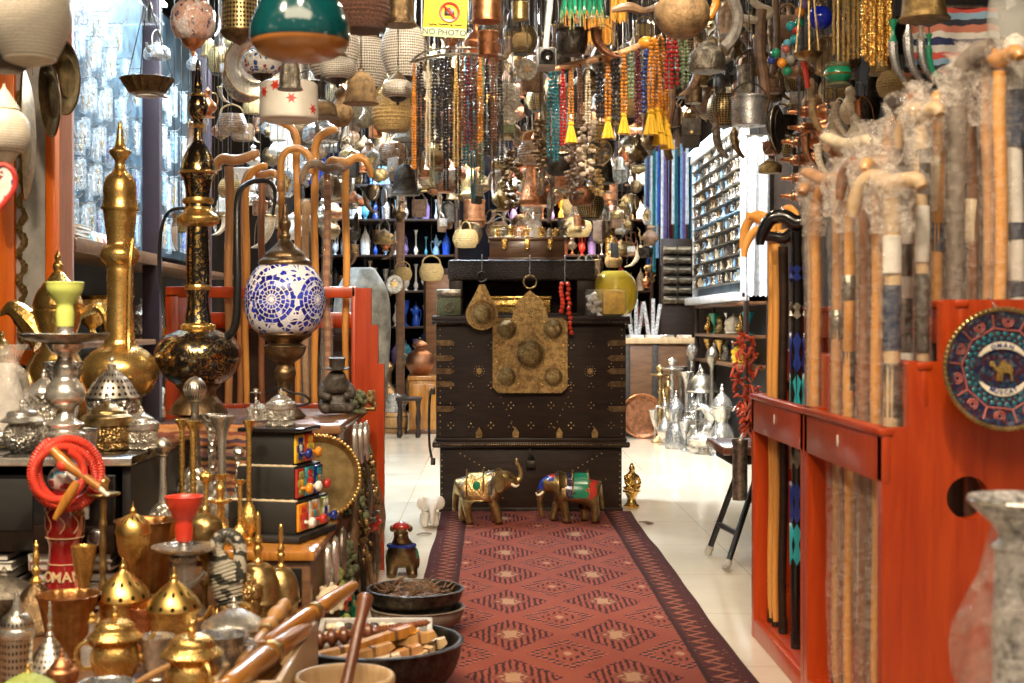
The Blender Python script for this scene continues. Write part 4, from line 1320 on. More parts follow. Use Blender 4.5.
# ------------------------------------------------------------------ cane racks on the aisle edge
RX = .67
def right_rack(y0, y1, label, near):
    r = thing('cane_rack', label, 'rack', (RX, y0, 0))
    Ln = y1 - y0
    T = .028
    # stepped end panels
    for yy in (0, Ln - T):
        poly = [(0, 0), (.46, 0), (.46, .842), (.107, .842), (.103, .838), (.103, .735), (.049, .735), (.045, .731), (.045, .622), (.0, .622)]
        mb = MB()
        if yy == 0 and near:
            # panel with a round hand hole
            hc, hr = (.148, .502), .037
            loop = [(hc[0] + hr * math.cos(a), hc[1] + hr * math.sin(a)) for a in [2 * PI * i / 32 for i in range(32)]]
            bm = bmesh.new()
            def ring(pts, y):
                return [bm.verts.new((p[0], y, p[1])) for p in pts]
            for y in (0, T):
                o_ = ring(poly, y); h_ = ring(loop, y)
                es = [bm.edges.new((o_[i], o_[(i + 1) % len(o_)])) for i in range(len(o_))] + [bm.edges.new((h_[i], h_[(i + 1) % 32])) for i in range(32)]
                bmesh.ops.triangle_fill(bm, use_beauty=True, use_dissolve=False, edges=es)
                if y == 0: o0, h0 = o_, h_
            for A_, B_ in ((o0, o_), (h0, h_)):
                for i in range(len(A_)):
                    j = (i + 1) % len(A_)
                    bm.faces.new((A_[i], A_[j], B_[j], B_[i]))
            bm.verts.index_update()
            mb.add([v.co.copy() for v in bm.verts], [tuple(v.index for v in f.verts) for f in bm.faces])
            bm.free()
        else:
            mb.prism(poly, yy, yy + T)
        part(r, 'end_panel', mb, 'red_lacquer')
    # rails and posts
    for k, (x, za, zb) in enumerate(((0, .525, .622), (.066, .655, .735), (.130, .765, .842), (.43, .70, .842))):
        part(r, 'rail', MB().box(x, x + .016, -.001 if k else -.002, Ln + .001, za, zb - .012, .005).box(x - .006, x + .020, -.004, Ln + .001, zb - .014, zb, .006), 'red_lacquer')
    part(r, 'bottom_rail', MB().box(0, .020, T, Ln - T, 0, .048, .004), 'red_lacquer')
    part(r, 'base_board', MB().box(.018, .44, T, Ln - T, .03, .046, .002), 'red_lacquer')
    for k, x in enumerate((.066, .130)):
        part(r, 'tier', MB().box(x, .44, T, Ln - T, .046 + .09 * k, .136 + .09 * k, .003), 'red_lacquer')
    part(r, 'back_panel', MB().box(.445, .46, T, Ln - T, .0, .70, .003), 'red_lacquer')
    mb = MB().ball((-.002, Ln * .5, .575), .008, 12, sc=(.25, .8, 1.6))
    part(r, 'label_slot', mb, 'paper_white', 'small pale oval on the rail')
    return r
right_rack(3.004, 3.60, 'red lacquered cane rack with low rail, standing nearer the folding stool', False)
right_rack(2.40, 2.998, 'red lacquered cane rack whose end panel has a round hole and hangs a souvenir plate', True)


def handle_path(kind, r):
    if kind == 'derby':
        return [(-.062, 0, .012), (-.050, 0, .026), (-.020, 0, .024), (.004, 0, .020), (.030, 0, .036), (.060, 0, .030), (.080, 0, -.004), (.084, 0, -.03)], [r * .7, r * 1.0, r * 1.15, r * 1.25, r * 1.15, r * 1.05, r * .9, r * .6]
    if kind == 'crook':
        return [(0, 0, -.02)] + [(.048 - .048 * math.cos(a), 0, .0 + .052 * math.sin(a)) for a in [PI * i / 8 for i in range(9)]] + [(.096, 0, -.03)], [r] * 11
    if kind == 'hook':
        return [(0, 0, -.02), (-.006, 0, .012), (-.022, 0, .034), (-.050, 0, .050), (-.074, 0, .054)], [r, r * 1.05, r * 1.1, r * 1.05, r * .85]
    if kind == 'fritz':
        return [(-.035, 0, -.012), (-.040, 0, .010), (-.018, 0, .026), (.010, 0, .022), (.045, 0, .026), (.085, 0, .042), (.100, 0, .046)], [r * .8, r, r * 1.2, r * 1.2, r * 1.1, r, r * .7]
    return [(0, 0, -.02), (0, 0, .0), (0, 0, .02), (0, 0, .045), (0, 0, .058)], [r, r * 1.05, r * 1.3, r * 1.25, r * .4]


def cane(x, y, z0, ztop, label, shaft='tan_cane', kind='derby', hmat=None, r=.012, rz=0.0, lean=(0, 0), wrap=False, bands=(), group=None, cat='walking stick', name='walking_stick', ferrule=True, tape=None):
    Ln = ztop - z0 - .055
    o = thing(name, label, cat, (x, y, z0), (lean[0], lean[1], 0), 1, group)
    mb = MB()
    n = 14
    pts = [(.0025 * math.sin(i * .9 + x * 40), .0025 * math.cos(i * .7 + x * 31), .012 + (Ln - .012) * i / n) for i in range(n + 1)]
    pts[-1] = (0, 0, Ln)
    mb.tube(pts, [r * (.82 + .18 * i / n) for i in range(n + 1)], 10)
    part(o, 'shaft', mb, shaft)
    p, rr = handle_path(kind, r)
    X = T3(0, 0, Ln, 0, 0, rz)
    part(o, 'handle', MB().tube(p, rr, 10, k=4, X=X), hmat or shaft)
    if ferrule:
        part(o, 'ferrule', MB().lathe([(r * .9, 0), (r * .95, .004), (r * .95, .035), (r * .85, .036)], 12), 'black_matte')
    for za, zb, m in bands:
        part(o, 'band', MB().lathe([(r * 1.0, za * Ln), (r * 1.12, za * Ln + .002), (r * 1.12, zb * Ln - .002), (r * 1.0, zb * Ln)], 12), m)
    if wrap:
        mb = MB()
        q = random.Random(int(x * 1000) + int(y * 777))
        N = 30
        vs, fs = [], []
        pts = [(0, 0, .02 + (Ln - .03) * i / N) for i in range(N + 1)]
        tail = [(Vector(X @ Vector(pp))) for pp in p]
        seg = 12
        for i, c in enumerate(pts):
            for j in range(seg):
                a = 2 * PI * j / seg
                f = 1.66 + .24 * math.sin(2 * a + i * .25) + q.uniform(-.16, .16)
                vs.append((c[0] + r * f * math.cos(a), c[1] + r * f * math.sin(a), c[2]))
        for i in range(N):
            for j in range(seg):
                j2 = (j + 1) % seg
                fs.append((i * seg + j, i * seg + j2, (i + 1) * seg + j2, (i + 1) * seg + j))
        mb.add(vs, fs)
        n0 = len(mb.v)
        mb.tube([tuple(t) for t in tail], [a * q.uniform(1.35, 2.0) for a in rr], 10, k=4)
        for i in range(n0, len(mb.v)):
            mb.v[i] = mb.v[i] + Vector((q.uniform(-1, 1), q.uniform(-1, 1), q.uniform(-1, 1))) * .0042
        part(o, 'plastic_sleeve', mb, 'sleeve', 'crinkled clear plastic sleeve')
        if q.random() < .62 and name == 'walking_stick' and y < 4:
            tw = MB()
            k_ = q.uniform(.8, 1.25)
            pr = cr([(1.6, -.055), (1.75, -.02), (2.1, .01), (2.1, .024), (1.4, .036), (.6, .043), (1.0, .054), (1.5, .064)], 3)
            vs, fs = [], []
            ph = q.uniform(0, 6)
            lx, ly = q.uniform(-.35, .35), q.uniform(-.3, .3)
            for i, (f, z) in enumerate(pr):
                for j in range(22):
                    a = 2 * PI * j / 22
                    g = r * f * k_ * (1 + .22 * math.sin(5 * a + ph + i * .4) + q.uniform(-.13, .13))
                    vs.append((g * math.cos(a) * 1.15 + lx * max(0, z), g * math.sin(a) + ly * max(0, z), Ln + z * k_))
            for i in range(len(pr) - 1):
                for j in range(22):
                    fs.append((i * 22 + j, i * 22 + (j + 1) % 22, (i + 1) * 22 + (j + 1) % 22, (i + 1) * 22 + j))
            part(o, 'plastic_twist', tw.add(vs, fs), 'frost', 'crumpled plastic twisted over the handle', sharp=80)
    if tape:
        za, zb, m = tape
        part(o, 'tape', MB().lathe([(r * 1.5, Ln - za), (r * 1.72, Ln - za + .004), (r * 1.62, Ln - (za + zb) / 2), (r * 1.75, Ln - zb - .003), (r * 1.5, Ln - zb)], 12), m)
    return o


ROW = (.711, .7755, .845, .90, .935)
ZB = (.047, .137, .228, .228, .228)
def rcane(px, row, pyt, label, **kw):
    x = ROW[row]
    y = max(2.458, min(3.54, F * x / (px - CX)))
    if 2.935 < y < 3.07: y = 2.935 if y < 3.0 else 3.07
    return cane(x, y, ZB[row], ZA(pyt, y), label, **kw)
rcane(769, 0, 213, 'yellow crook-topped walking stick at the far end of the red rack', shaft='honey_cane', kind='crook', rz=2.2, r=.013)
rcane(762, 0, 216, 'yellow walking stick with hooked top at the very end of the red racks', shaft='honey_cane', kind='hook', rz=.4, r=.011)
rcane(790, 1, 206, 'yellow knobbed walking stick in the middle tier behind the inlaid black stick', shaft='honey_cane', kind='crook', rz=1.9, r=.011)
rcane(776, 0, 222, 'yellow walking stick with derby handle between crook and black inlaid stick', shaft='honey_cane', kind='derby', rz=2.6, r=.011)
rcane(783, 0, 224, 'dark brown walking stick with black curved handle behind the inlaid stick', shaft='dark_wood', kind='derby', hmat='black_lacquer', rz=-.5, r=.012)
ic = rcane(797, 0, 208, 'black walking stick with turquoise and blue inlay in the red rack', shaft='black_lacquer', kind='derby', hmat='black_lacquer', rz=2.9, r=.0155)
Ln = ic.children[0].dimensions.z if False else ZA(208, ic.location.y) - .047 - .055
for za, zb, m in ((.20, .30, 'turquoise'), (.30, .40, 'blue_enamel'), (.43, .53, 'pewter'), (.56, .66, 'turquoise'), (.66, .76, 'blue_enamel'), (.79, .83, 'pewter'), (.88, .92, 'blue_enamel')):
    mb = MB()
    for k in range(4):
        a = PI / 2 * k - .22
        zc_, hh = (za + zb) / 2 * Ln, (zb - za) / 2 * Ln
        mb.prism([(0, zc_ - hh), (.0095, zc_ - hh * .6), (.004, zc_), (.0095, zc_ + hh * .6), (0, zc_ + hh), (-.0095, zc_ + hh * .6), (-.004, zc_), (-.0095, zc_ - hh * .6)], -.0168, -.008, X=Euler((0, 0, a)).to_matrix().to_4x4())
    part(ic, 'inlay_pattern', mb, m, {'turquoise': 'turquoise lozenge inlay', 'blue_enamel': 'deep blue lozenge inlay', 'pewter': 'grey ring inlay'}[m])
spec = [  # px, row, top y, shaft, handle, rz, extra, label
    (812, 0, 176, 'tan_cane', 'derby', .4, {}, 'light brown wrapped stick next to the black inlaid walking stick'),
    (822, 0, 186, 'honey_cane', 'hook', 1.9, {}, 'honey coloured wrapped hooked stick beside the light brown wrapped one'),
    (837, 0, 163, 'tan_cane', 'fritz', 2.6, dict(bands=((.70, .76, 'pewter'),)), 'wrapped tan stick with one grey band below its bent handle'),
    (849, 0, 172, 'honey_cane', 'knob', .8, dict(bands=((.62, .70, 'stone_dark'), (.50, .56, 'pewter'), (.80, .85, 'pewter'))), 'wrapped honey stick with one dark and two grey bands'),
    (864, 0, 152, 'brown_cane', 'derby', 2.2, {}, 'wrapped reddish brown stick standing just before the plain orange stick'),
    (877, 0, 150, 'honey_cane', 'derby', .3, {}, 'wrapped plain orange stick in the low front row'),
    (892, 0, 166, 'pale_wood', 'derby', 2.9, dict(bands=((.60, .70, 'pewter'), (.72, .84, 'navy_wrap'), (.86, .93, 'paper_white'), (.2, .34, 'navy_wrap'), (.44, .58, 'navy_wrap')), r=.015), 'wrapped pale derby stick with navy and white bands against the rack end panel'),
    (842, 1, 150, 'tan_cane', 'hook', .2, {}, 'wrapped tan hooked stick in the middle tier behind the plain orange sticks'),
    (858, 1, 128, 'bone', 'fritz', 2.9, {}, 'wrapped bone coloured stick with bent handle in the middle tier'),
    (874, 1, 140, 'brown_cane', 'derby', .9, {}, 'wrapped dark reddish stick in the middle tier'),
    (888, 1, 112, 'tan_cane', 'hook', 2.8, dict(r=.013), 'wrapped tan stick with a long upswept hook in the middle tier'),
    (906, 1, 106, 'dark_wood', 'hook', .3, dict(bands=((.80, .86, 'paper_white'), (.70, .74, 'paper_white'), (.55, .60, 'paper_white'))), 'wrapped dark hooked stick with narrow white bands'),
    (922, 1, 96, 'pale_wood', 'derby', 2.0, dict(bands=((.60, .74, 'stone_dark'), (.76, .86, 'paper_white'), (.88, .96, 'stone_dark'), (.40, .52, 'stone_dark'))), 'wrapped pale stick with broad black bands and derby handle'),
    (938, 2, 92, 'honey_cane', 'knob', 2.6, dict(bands=((.74, .80, 'navy_wrap'), (.50, .64, 'stone_dark'), (.82, .93, 'bone'))), 'wrapped honey stick banded in bone, navy and black'),
    (956, 2, 52, 'grey_wood', 'hook', 2.2, dict(r=.017), 'thick grey wrapped stick with a big slanting horn handle'),
    (916, 2, 84, 'brown_cane', 'fritz', .5, {}, 'wrapped red brown stick rising behind the black banded one'),
    (972, 3, 48, 'brown_cane', 'derby', .4, dict(bands=((.70, .78, 'bone'),)), 'wrapped brown stick with a bone band above the souvenir plate'),
    (988, 3, 58, 'tan_cane', 'knob', .2, dict(bands=((.55, .60, 'pewter'),)), 'wrapped tan stick with a thin grey band above the souvenir plate'),
    (1000, 3, 40, 'honey_cane', 'derby', 2.0, {}, 'wrapped honey stick beside the navy and white one above the plate'),
    (1015, 4, 36, 'paper_white', 'knob', 0, dict(bands=((.86, .96, 'navy_wrap'), (.70, .73, 'navy_wrap'), (.60, .63, 'navy_wrap'), (.30, .48, 'navy_wrap')), r=.016), 'wrapped navy and white knobbed stick above the souvenir plate'),
]
for px, row, top, sh, hk, rz, ex, lab in spec:
    rcane(px, row, top, lab, shaft=sh, kind=hk, rz=rz if px == 956 else 1.57 + (rz - 1.57) * .5, wrap=True, group='plastic-wrapped walking sticks', **ex)

# left rack, behind the black hookah
lr = thing('cane_rack', 'red stepped cane rack behind the black and gold hookah', 'rack', (0, 4.55, 0))
xa, xb, xc = XA(165, 4.55), XA(356, 4.55), XA(384, 4.55)
part(lr, 'rail', MB().box(xa, xb, 0, .022, .885, .922, .005), 'red_lacquer')
part(lr, 'rail', MB().box(xa, xb, .26, .28, .785, .84, .005), 'red_lacquer')
part(lr, 'rail', MB().box(xa, xb, .012, .03, .50, .54, .005), 'red_lacquer')
part(lr, 'post', MB().box(xa, xa + .045, 0, .40, 0, .90, .005), 'red_lacquer')
part(lr, 'post', MB().box(xb - .016, xb, 0, .03, 0, .922, .004), 'red_lacquer')
za, zb_, zc_ = ZA(288, 4.55), ZA(325, 4.55), ZA(364, 4.55)
part(lr, 'end_panel', MB().prism([(xb, 0), (xc, 0), (xc, zc_), (xc - .020, zc_), (xc - .020, zb_), (xc - .042, zb_), (xc - .042, za), (xb, za)], .004, .032), 'red_lacquer')
mb = MB().lathe([(.009, .0), (.009, .0), (.006, .002), (0, .002)], 20, X=T3(XA(374, 4.55), .0045, ZA(400, 4.55), PI / 2) @ Matrix.Diagonal((.9, 4.3, 1, 1)))
part(lr, 'hand_slot', mb, 'copper', 'narrow oval hand hole')
part(lr, 'back_panel', MB().box(xa + .04, xb, .385, .40, 0, .80, .003), 'dark_wood')
part(lr, 'floor_tier', MB().box(xa + .045, xb - .002, .035, .38, .36, .385, .003), 'red_lacquer')
part(lr, 'side_board', MB().box(xb - .006, xb + .018, .032, .40, 0, .80, .003), 'red_lacquer')
for i, (px, top, dy, sh, hk, rz, ex, lab) in enumerate([
    (229, 150, .06, 'tan_cane', 'fritz', 0, dict(r=.015), 'thick bamboo bent topped stick standing behind the black hookah neck'),
    (246, 166, .10, 'honey_cane', 'hook', 2.9, {}, 'yellow bamboo hooked stick beside the curved black hose'),
    (262, 165, .13, 'brown_cane', 'derby', 2.6, dict(hmat='tan_cane'), 'brown stick with tan beaked handle by the curved black hose'),
    (281, 147, .07, 'honey_cane', 'crook', .1, dict(bands=((.90, .94, 'tan_cane'), (.74, .76, 'tan_cane'))), 'jointed yellow bamboo crook stick above the mosaic lamp'),
    (297, 121, .17, 'honey_cane', 'hook', 0, {}, 'tall yellow stick with a hooked knob pointing towards the mirror discs'),
    (315, 129, .12, 'honey_cane', 'hook', PI, dict(r=.013), 'tall yellow stick with rounded knob beside the dark handled stick'),
    (327, 158, .07, 'rosewood_tape', 'derby', PI, dict(hmat='horn', wrap=True), 'wrapped rosewood stick with dark horn derby handle'),
    (346, 152, .08, 'honey_cane', 'derby', 0, dict(r=.0125), 'yellow stick with curved derby handle at the stepped end of its rack'),
    (240, 196, .20, 'tan_cane', 'knob', 0, {}, 'short tan stick half hidden by the black hookah hose'),
    (306, 200, .24, 'pale_wood', 'knob', 0, dict(wrap=True), 'pale wrapped stick between the two tall yellow knobbed sticks')]):
    x = max(xa + .06, min(xb - .025, XA(px, 4.55 + dy)))
    cane(x, 4.55 + dy, .386, ZA(top, 4.55 + dy), lab, shaft=sh, kind=hk, rz=rz, group='walking sticks in the stepped rack', **ex)

# souvenir plate on the near panel
PY = 2.352
sp = thing('hanging_souvenir_plate', 'round blue souvenir plate with gilt camel hanging on the red rack end panel', 'plate', (XA(1003, PY), PY, ZA(369, PY)), 0, 1)
Rp = .103
part(sp, 'dish', MB().lathe(cr([(0, -.010), (.062, -.010), (.066, -.007), (.096, .004), (.100, .006), (.100, .010), (.06, -.002), (0, -.004)], 3), 56, X=T3(0, 0, 0, PI / 2)), 'enamel_dark')
mb = MB().torus((0, -.008, 0), .100, .0038, 64, 8, axis='Y')
for i in range(72):
    a = 2 * PI * i / 72
    mb.ball((.101 * math.cos(a), -.010, .101 * math.sin(a)), .0042, 6)
part(sp, 'rim', mb, 'dull_brass', 'gold rope rim')
mb = MB()
for i in range(30):
    a = 2 * PI * i / 30
    mb.lathe([(.0042, 0), (.003, .001), (0, .0012)], 8, X=T3(.060 * math.cos(a), .0016, .060 * math.sin(a), PI / 2))
    mb.lathe([(.0030, 0), (.002, .001), (0, .0012)], 8, X=T3(.052 * math.cos(a + .1), .0024, .052 * math.sin(a + .1), PI / 2))
part(sp, 'dot_pattern', mb, 'bead_teal', 'turquoise dotted ring')
mb = MB()
for i in range(10):
    a = 2 * PI * i / 10 + .2
    for rr_ in (.0085, .0045):
        mb.torus((.080 * math.cos(a), -.0040, .080 * math.sin(a)), rr_, .0013, 16, 5, axis='Y')
    mb.tube([(.069 * math.cos(a + .314), -.001, .069 * math.sin(a + .314)), (.092 * math.cos(a + .314), -.0082, .092 * math.sin(a + .314))], .0014, 5)
    mb.tube([(.070 * math.cos(a - .3), -.0015, .070 * math.sin(a - .3)), (.066 * math.cos(a), .0, .066 * math.sin(a)), (.070 * math.cos(a + .3), -.0015, .070 * math.sin(a + .3))], .0014, 5)
part(sp, 'rosette_pattern', mb, 'pink_bead', 'rosy scroll rosettes')
def crescent(up):
    a = [math.radians(28 + 124 * i / 16) for i in range(17)]
    o_ = [(.046 * math.cos(t), .046 * math.sin(t)) for t in a]
    i_ = [(.0405 * math.cos(t), .010 + .024 * math.sin(t)) for t in a]
    p_ = o_ + i_[::-1]
    if not up: p_ = [(x, -z) for x, z in p_][::-1]
    return p_
mb = MB()
mb.prism(crescent(True), .0, .0035).prism(crescent(False), .0, .0035)
part(sp, 'ribbon', mb, 'cream_cloth', 'two cream lettered crescents')
def arc_text(txt, rad, up, span):
    for i, ch in enumerate(txt):
        f = (i - (len(txt) - 1) / 2) * span
        a = PI / 2 - f if up else -PI / 2 + f
        me = text_mesh(ch, .0105, .0006, 'blue_enamel')
        o = link('lettering', me, sp)
        o.location = (rad * math.cos(a), -.0006, rad * math.sin(a))
        o.rotation_euler = Euler((PI / 2, 0, 0)).to_matrix().to_4x4().to_euler()
        rot = (a - PI / 2) if up else (a + PI / 2)
        o.rotation_euler = (Matrix.Rotation(-rot, 4, 'Y') @ Matrix.Rotation(PI / 2, 4, 'X')).to_euler()
arc_text('OMAN', .0395, True, .26)
arc_text('MUSCAT', .0395, False, .21)
cam_poly = [(-.021, .004), (-.0225, .010), (-.020, .0135), (-.0145, .0125), (-.013, .007), (-.0105, .0025), (-.006, .005), (-.002, .0125), (.002, .0145), (.006, .0105), (.010, .0085), (.0145, .0055), (.0165, -.001), (.0155, -.008), (.0165, -.020), (.013, -.020), (.0115, -.008),
            (.006, -.0065), (.0, -.0065), (-.002, -.020), (-.0055, -.020), (-.0055, -.0065), (-.008, -.020), (-.0112, -.020), (-.0098, -.004), (-.0135, -.002), (-.0165, .003), (-.0185, .0065)]
part(sp, 'camel_emblem', MB().prism(cam_poly, -.001, .0035), 'gold', 'gold camel emblem')
part(sp, 'plate_hook', MB().tube([(0, -.002, .099), (0, .03, .108), (0, .05, .122), (0, .062, .124)], .002, 6), 'steel')
sp.rotation_euler = (math.radians(-4), 0, 0)
# ------------------------------------------------------------------ left display: furniture
def solid(name, label, cat, boxes, mat, group=None):
    mb = MB()
    for b in boxes: mb.box(*b)
    return solo(name, label, cat, mb, mat, group=group)

t = thing('low_table', 'low dark wooden table crowded with brass pots and incense burners', 'table', (0, 0, 0))
part(t, 'table_top', MB().box(-1.52, -.47, 2.12, 3.08, .132, .160, .005), 'brown_wood')
for x in (-1.5, -.53):
    for y in (2.15, 3.0):
        part(t, 'leg', MB().box(x, x + .05, y, y + .05, 0, .133, .004), 'brown_wood')
t = thing('display_counter', 'dark display counter with pale edged top carrying silver pots, open below', 'counter', (0, 0, 0))
part(t, 'counter_top', MB().box(-1.55, -.797, 3.10, 3.714, .485, .505, .004).box(-1.55, -.90, 3.72, 4.44, .485, .505, .004), 'black_lacquer')
part(t, 'edge_trim', MB().box(-1.55, -.795, 3.092, 3.10, .486, .504, .002), 'silver', 'pale metal edge')
for x in (-1.55, -.82):
    part(t, 'side_panel', MB().box(x, x + .02, 3.11, 3.71, 0, .486, .003), 'black_matte')
part(t, 'back_panel', MB().box(-1.53, -.82, 3.66, 3.68, .0, .486, .003), 'black_matte')
part(t, 'shelf', MB().box(-1.53, -.82, 3.105, 3.66, .14, .160, .003), 'black_matte')
for x in (-1.53, -.93):
    part(t, 'leg', MB().box(x, x + .03, 4.38, 4.41, 0, .486, .003), 'black_matte')
t = thing('low_chest', 'low brown wooden chest with dark glass front under the tile drawer box', 'chest', (0, 0, 0))
part(t, 'body', MB().box(-.785, -.41, 3.185, 3.70, .0, .262, .006), 'brown_wood')
part(t, 'lid', MB().box(-.79, -.400, 3.172, 3.715, .262, .285, .005), 'orange_wood')
part(t, 'glass_panel', MB().box(-.54, -.43, 3.178, 3.186, .16, .245, .002), 'black_lacquer', 'dark glass panel')
part(t, 'moulding', MB().box(-.56, -.415, 3.174, 3.184, .135, .152, .004).box(-.785, -.415, 3.174, 3.184, .02, .05, .004), 'orange_wood')
t = thing('tall_chest', 'tall reddish wooden chest behind the brass tray, hung with jewellery along its side', 'chest', (0, 0, 0))
part(t, 'body', MB().box(-.885, -.41, 3.75, 4.44, .0, .505, .006), 'brown_wood')
part(t, 'lid', MB().box(-.89, -.400, 3.735, 4.45, .505, .532, .006), 'brown_wood')
part(t, 'moulding', MB().box(-.60, -.415, 3.742, 3.752, .40, .415, .003).box(-.60, -.415, 3.742, 3.752, .46, .47, .003), 'brown_wood')
part(t, 'jewellery_rail', MB().tube([(-.392, 3.76, .52), (-.392, 4.43, .52)], .004, 6), 'bronze')
mb = MB()
vs, fs = [], []
for i in range(25):
    x = -.885 + .275 * i / 24
    w_ = .003 * math.sin(i * 1.3)
    for (y, z) in ((4.02, .5355), (3.80, .5355), (3.728, .535), (3.720 + w_, .525), (3.722 - w_, .44), (3.724 + w_, .36), (3.722, .289)):
        vs.append((x, y, z))
for i in range(24):
    for j in range(6):
        a = i * 7 + j
        fs.append((a, a + 1, a + 8, a + 7))
mb.add(vs, fs)
solo('striped_runner', 'striped orange and brown cloth draped over the tall chest front', 'cloth', mb, 'striped_runner')

# magazines and stereo inside the counter
q = random.Random(5)
for stack, (x0, x1, mats_) in enumerate([(-1.30, -1.06, ['paper_white', 'black_matte', 'cream_cloth', 'black_matte', 'paper_white', 'black']), (-1.04, -.83, ['black_matte', 'mauve_wall', 'paper_white', 'black', 'mauve_wall', 'paper_white'])]):
    z = .1605
    for i, m in enumerate(mats_):
        th = (.016, .028, .018, .024, .020, .018)[i]
        y0 = 3.115 + q.uniform(0, .015)
        b = thing('book', '%s %s book, %s from the bottom of the %s stack below the black stereo' % ({'paper_white': 'white', 'black_matte': 'black', 'cream_cloth': 'cream', 'black': 'glossy black', 'mauve_wall': 'mauve'}[m], ('thick', 'thin')[th < .02], ORD[i], ('wider', 'narrower')[stack]), 'book',
                  ((x0 + x1) / 2 + q.uniform(-.008, .008), y0, z), 0, 1, 'books under the stereo')
        w2 = (x1 - x0) / 2 - .012
        part(b, 'cover', MB().box(-w2, w2, 0, .19, 0, .003, .001).box(-w2, w2, 0, .19, th - .003, th, .001).box(-w2, -w2 + .004, 0, .19, 0, th, .001), m)
        part(b, 'pages', MB().box(-w2 + .005, w2 - .004, .004, .186, .003, th - .003, .0005), 'paper_white')
        z += th + .0005
st = thing('stereo', 'black stereo with round metal knob inside the display counter', 'stereo', (0, 3.12, .290))
part(st, 'body', MB().box(-1.32, -.835, .0, .30, 0, .175, .008), 'black_lacquer')
part(st, 'front_panel', MB().box(-1.30, -1.02, -.004, .002, .05, .165, .003), 'black_matte')
part(st, 'display_window', MB().box(-.955, -.895, -.006, .002, .075, .13, .003), 'foam_grey', 'pale grey display window')
part(st, 'wood_panel', MB().box(-1.02, -.84, -.003, .001, .0, .06, .002), 'dark_wood')
part(st, 'knob', MB().lathe(cr([(.018, 0), (.020, .003), (.018, .016), (.012, .018), (0, .018)], 2), 24, X=T3(-.878, -.004, .035, PI / 2)), 'steel')
part(st, 'handle', MB().tube([(-.93, -.002, .14), (-.93, -.03, .145), (-.86, -.03, .15), (-.86, -.002, .15)], .006, 8, k=3), 'black')

# ------------------------------------------------------------------ silver hookah with green bowl and red hose
d = 3.02; s_ = d / F
hk = thing('hookah', 'tall silver hookah with lime green bowl, coiled red hose and red glass vase', 'hookah', (XA(65, d), d, .1605))
zz = lambda y: (621 - y) * s_
rr = lambda px: px * s_
def HL(pts, k=4): return cr([(rr(a), zz(b)) for a, b in pts], k)
v_ = part(hk, 'vase', MB().lathe(HL([(18, 620), (22, 619), (22, 619), (23, 600), (20, 580), (16, 560), (16, 545), (18.5, 535), (19, 515), (17.5, 495), (10, 489)]), 32), 'red_glass', 'red glass vase with white engraving')
mb = MB()
for y_, r_ in ((563, 16.6), (537, 18.6), (604, 23)):
    mb.torus((0, 0, zz(y_)), rr(r_), .0012, 36, 5)
for k in range(5):
    a0 = -PI / 2 + (k - 2) * .75
    pts = []
    for i in range(14):
        u = i / 13
        a = a0 + .28 * math.sin(u * PI * 2)
        y_ = 532 - 34 * u
        r_ = rr(19.1 - 1.2 * abs(u - .4))
        pts.append((r_ * math.cos(a), r_ * math.sin(a), zz(y_)))
    mb.tube(pts, .0012, 5)
    for e in (-1, 1):
        pts = []
        for i in range(8):
            u = i / 7
            a = a0 + e * .30 * math.sin(u * PI * .8)
            pts.append((rr(19.3) * math.cos(a), rr(19.3) * math.sin(a), zz(512 - 14 * u + 10 * u * u)))
        mb.tube(pts, .001, 5)
part(v_, 'scroll_pattern', mb, 'pale_wood', 'pale engraved scrolls')
for i, ch in enumerate('OMAN'):
    a = -PI / 2 + (i - 1.25) * .50
    me = text_mesh(ch, .030, .0006, 'pale_wood')
    o = link('lettering', me, v_)
    r_ = rr(20.0)
    o.location = (r_ * math.cos(a), r_ * math.sin(a), zz(575))
    o.rotation_euler = (Matrix.Rotation(a + PI / 2, 4, 'Z') @ Matrix.Rotation(PI / 2 - .16, 4, 'X')).to_euler()
part(hk, 'collar', MB().lathe(HL([(9, 491), (14, 488), (17, 480), (14, 472), (8, 466), (6, 462)]), 28), 'mosaic_floral', 'silver mirrored collar')
part(hk, 'stem', MB().lathe(HL([(6, 464), (9, 452), (6, 446), (6, 443), (6, 443), (18, 440), (20, 434), (20, 434), (16, 430), (19, 426), (19, 424), (12, 420), (8, 412), (8, 410), (18, 402), (20, 394), (17, 386), (11, 378), (12, 368), (8, 360), (8, 356), (14, 352), (18, 346), (18, 344), (10, 343)]), 28), 'silver')
part(hk, 'tray', MB().lathe(HL([(8, 344), (30, 342), (40, 339), (43, 336), (44, 334.5), (43, 334), (38, 338), (20, 340), (0, 340)], 3), 40), 'pewter', 'wide metal ash tray')
part(hk, 'bowl_holder', MB().lathe(HL([(9, 341), (10, 336), (8, 332), (8, 324)], 3), 20), 'silver')
part(hk, 'clay_bowl', MB().lathe(HL([(8, 327), (8.5, 326), (9, 314), (8, 306), (11, 301), (17, 292), (18.5, 285), (19, 283), (17, 283), (14, 290), (6, 298), (0, 299)]), 28), 'green_clay', 'lime green clay bowl')
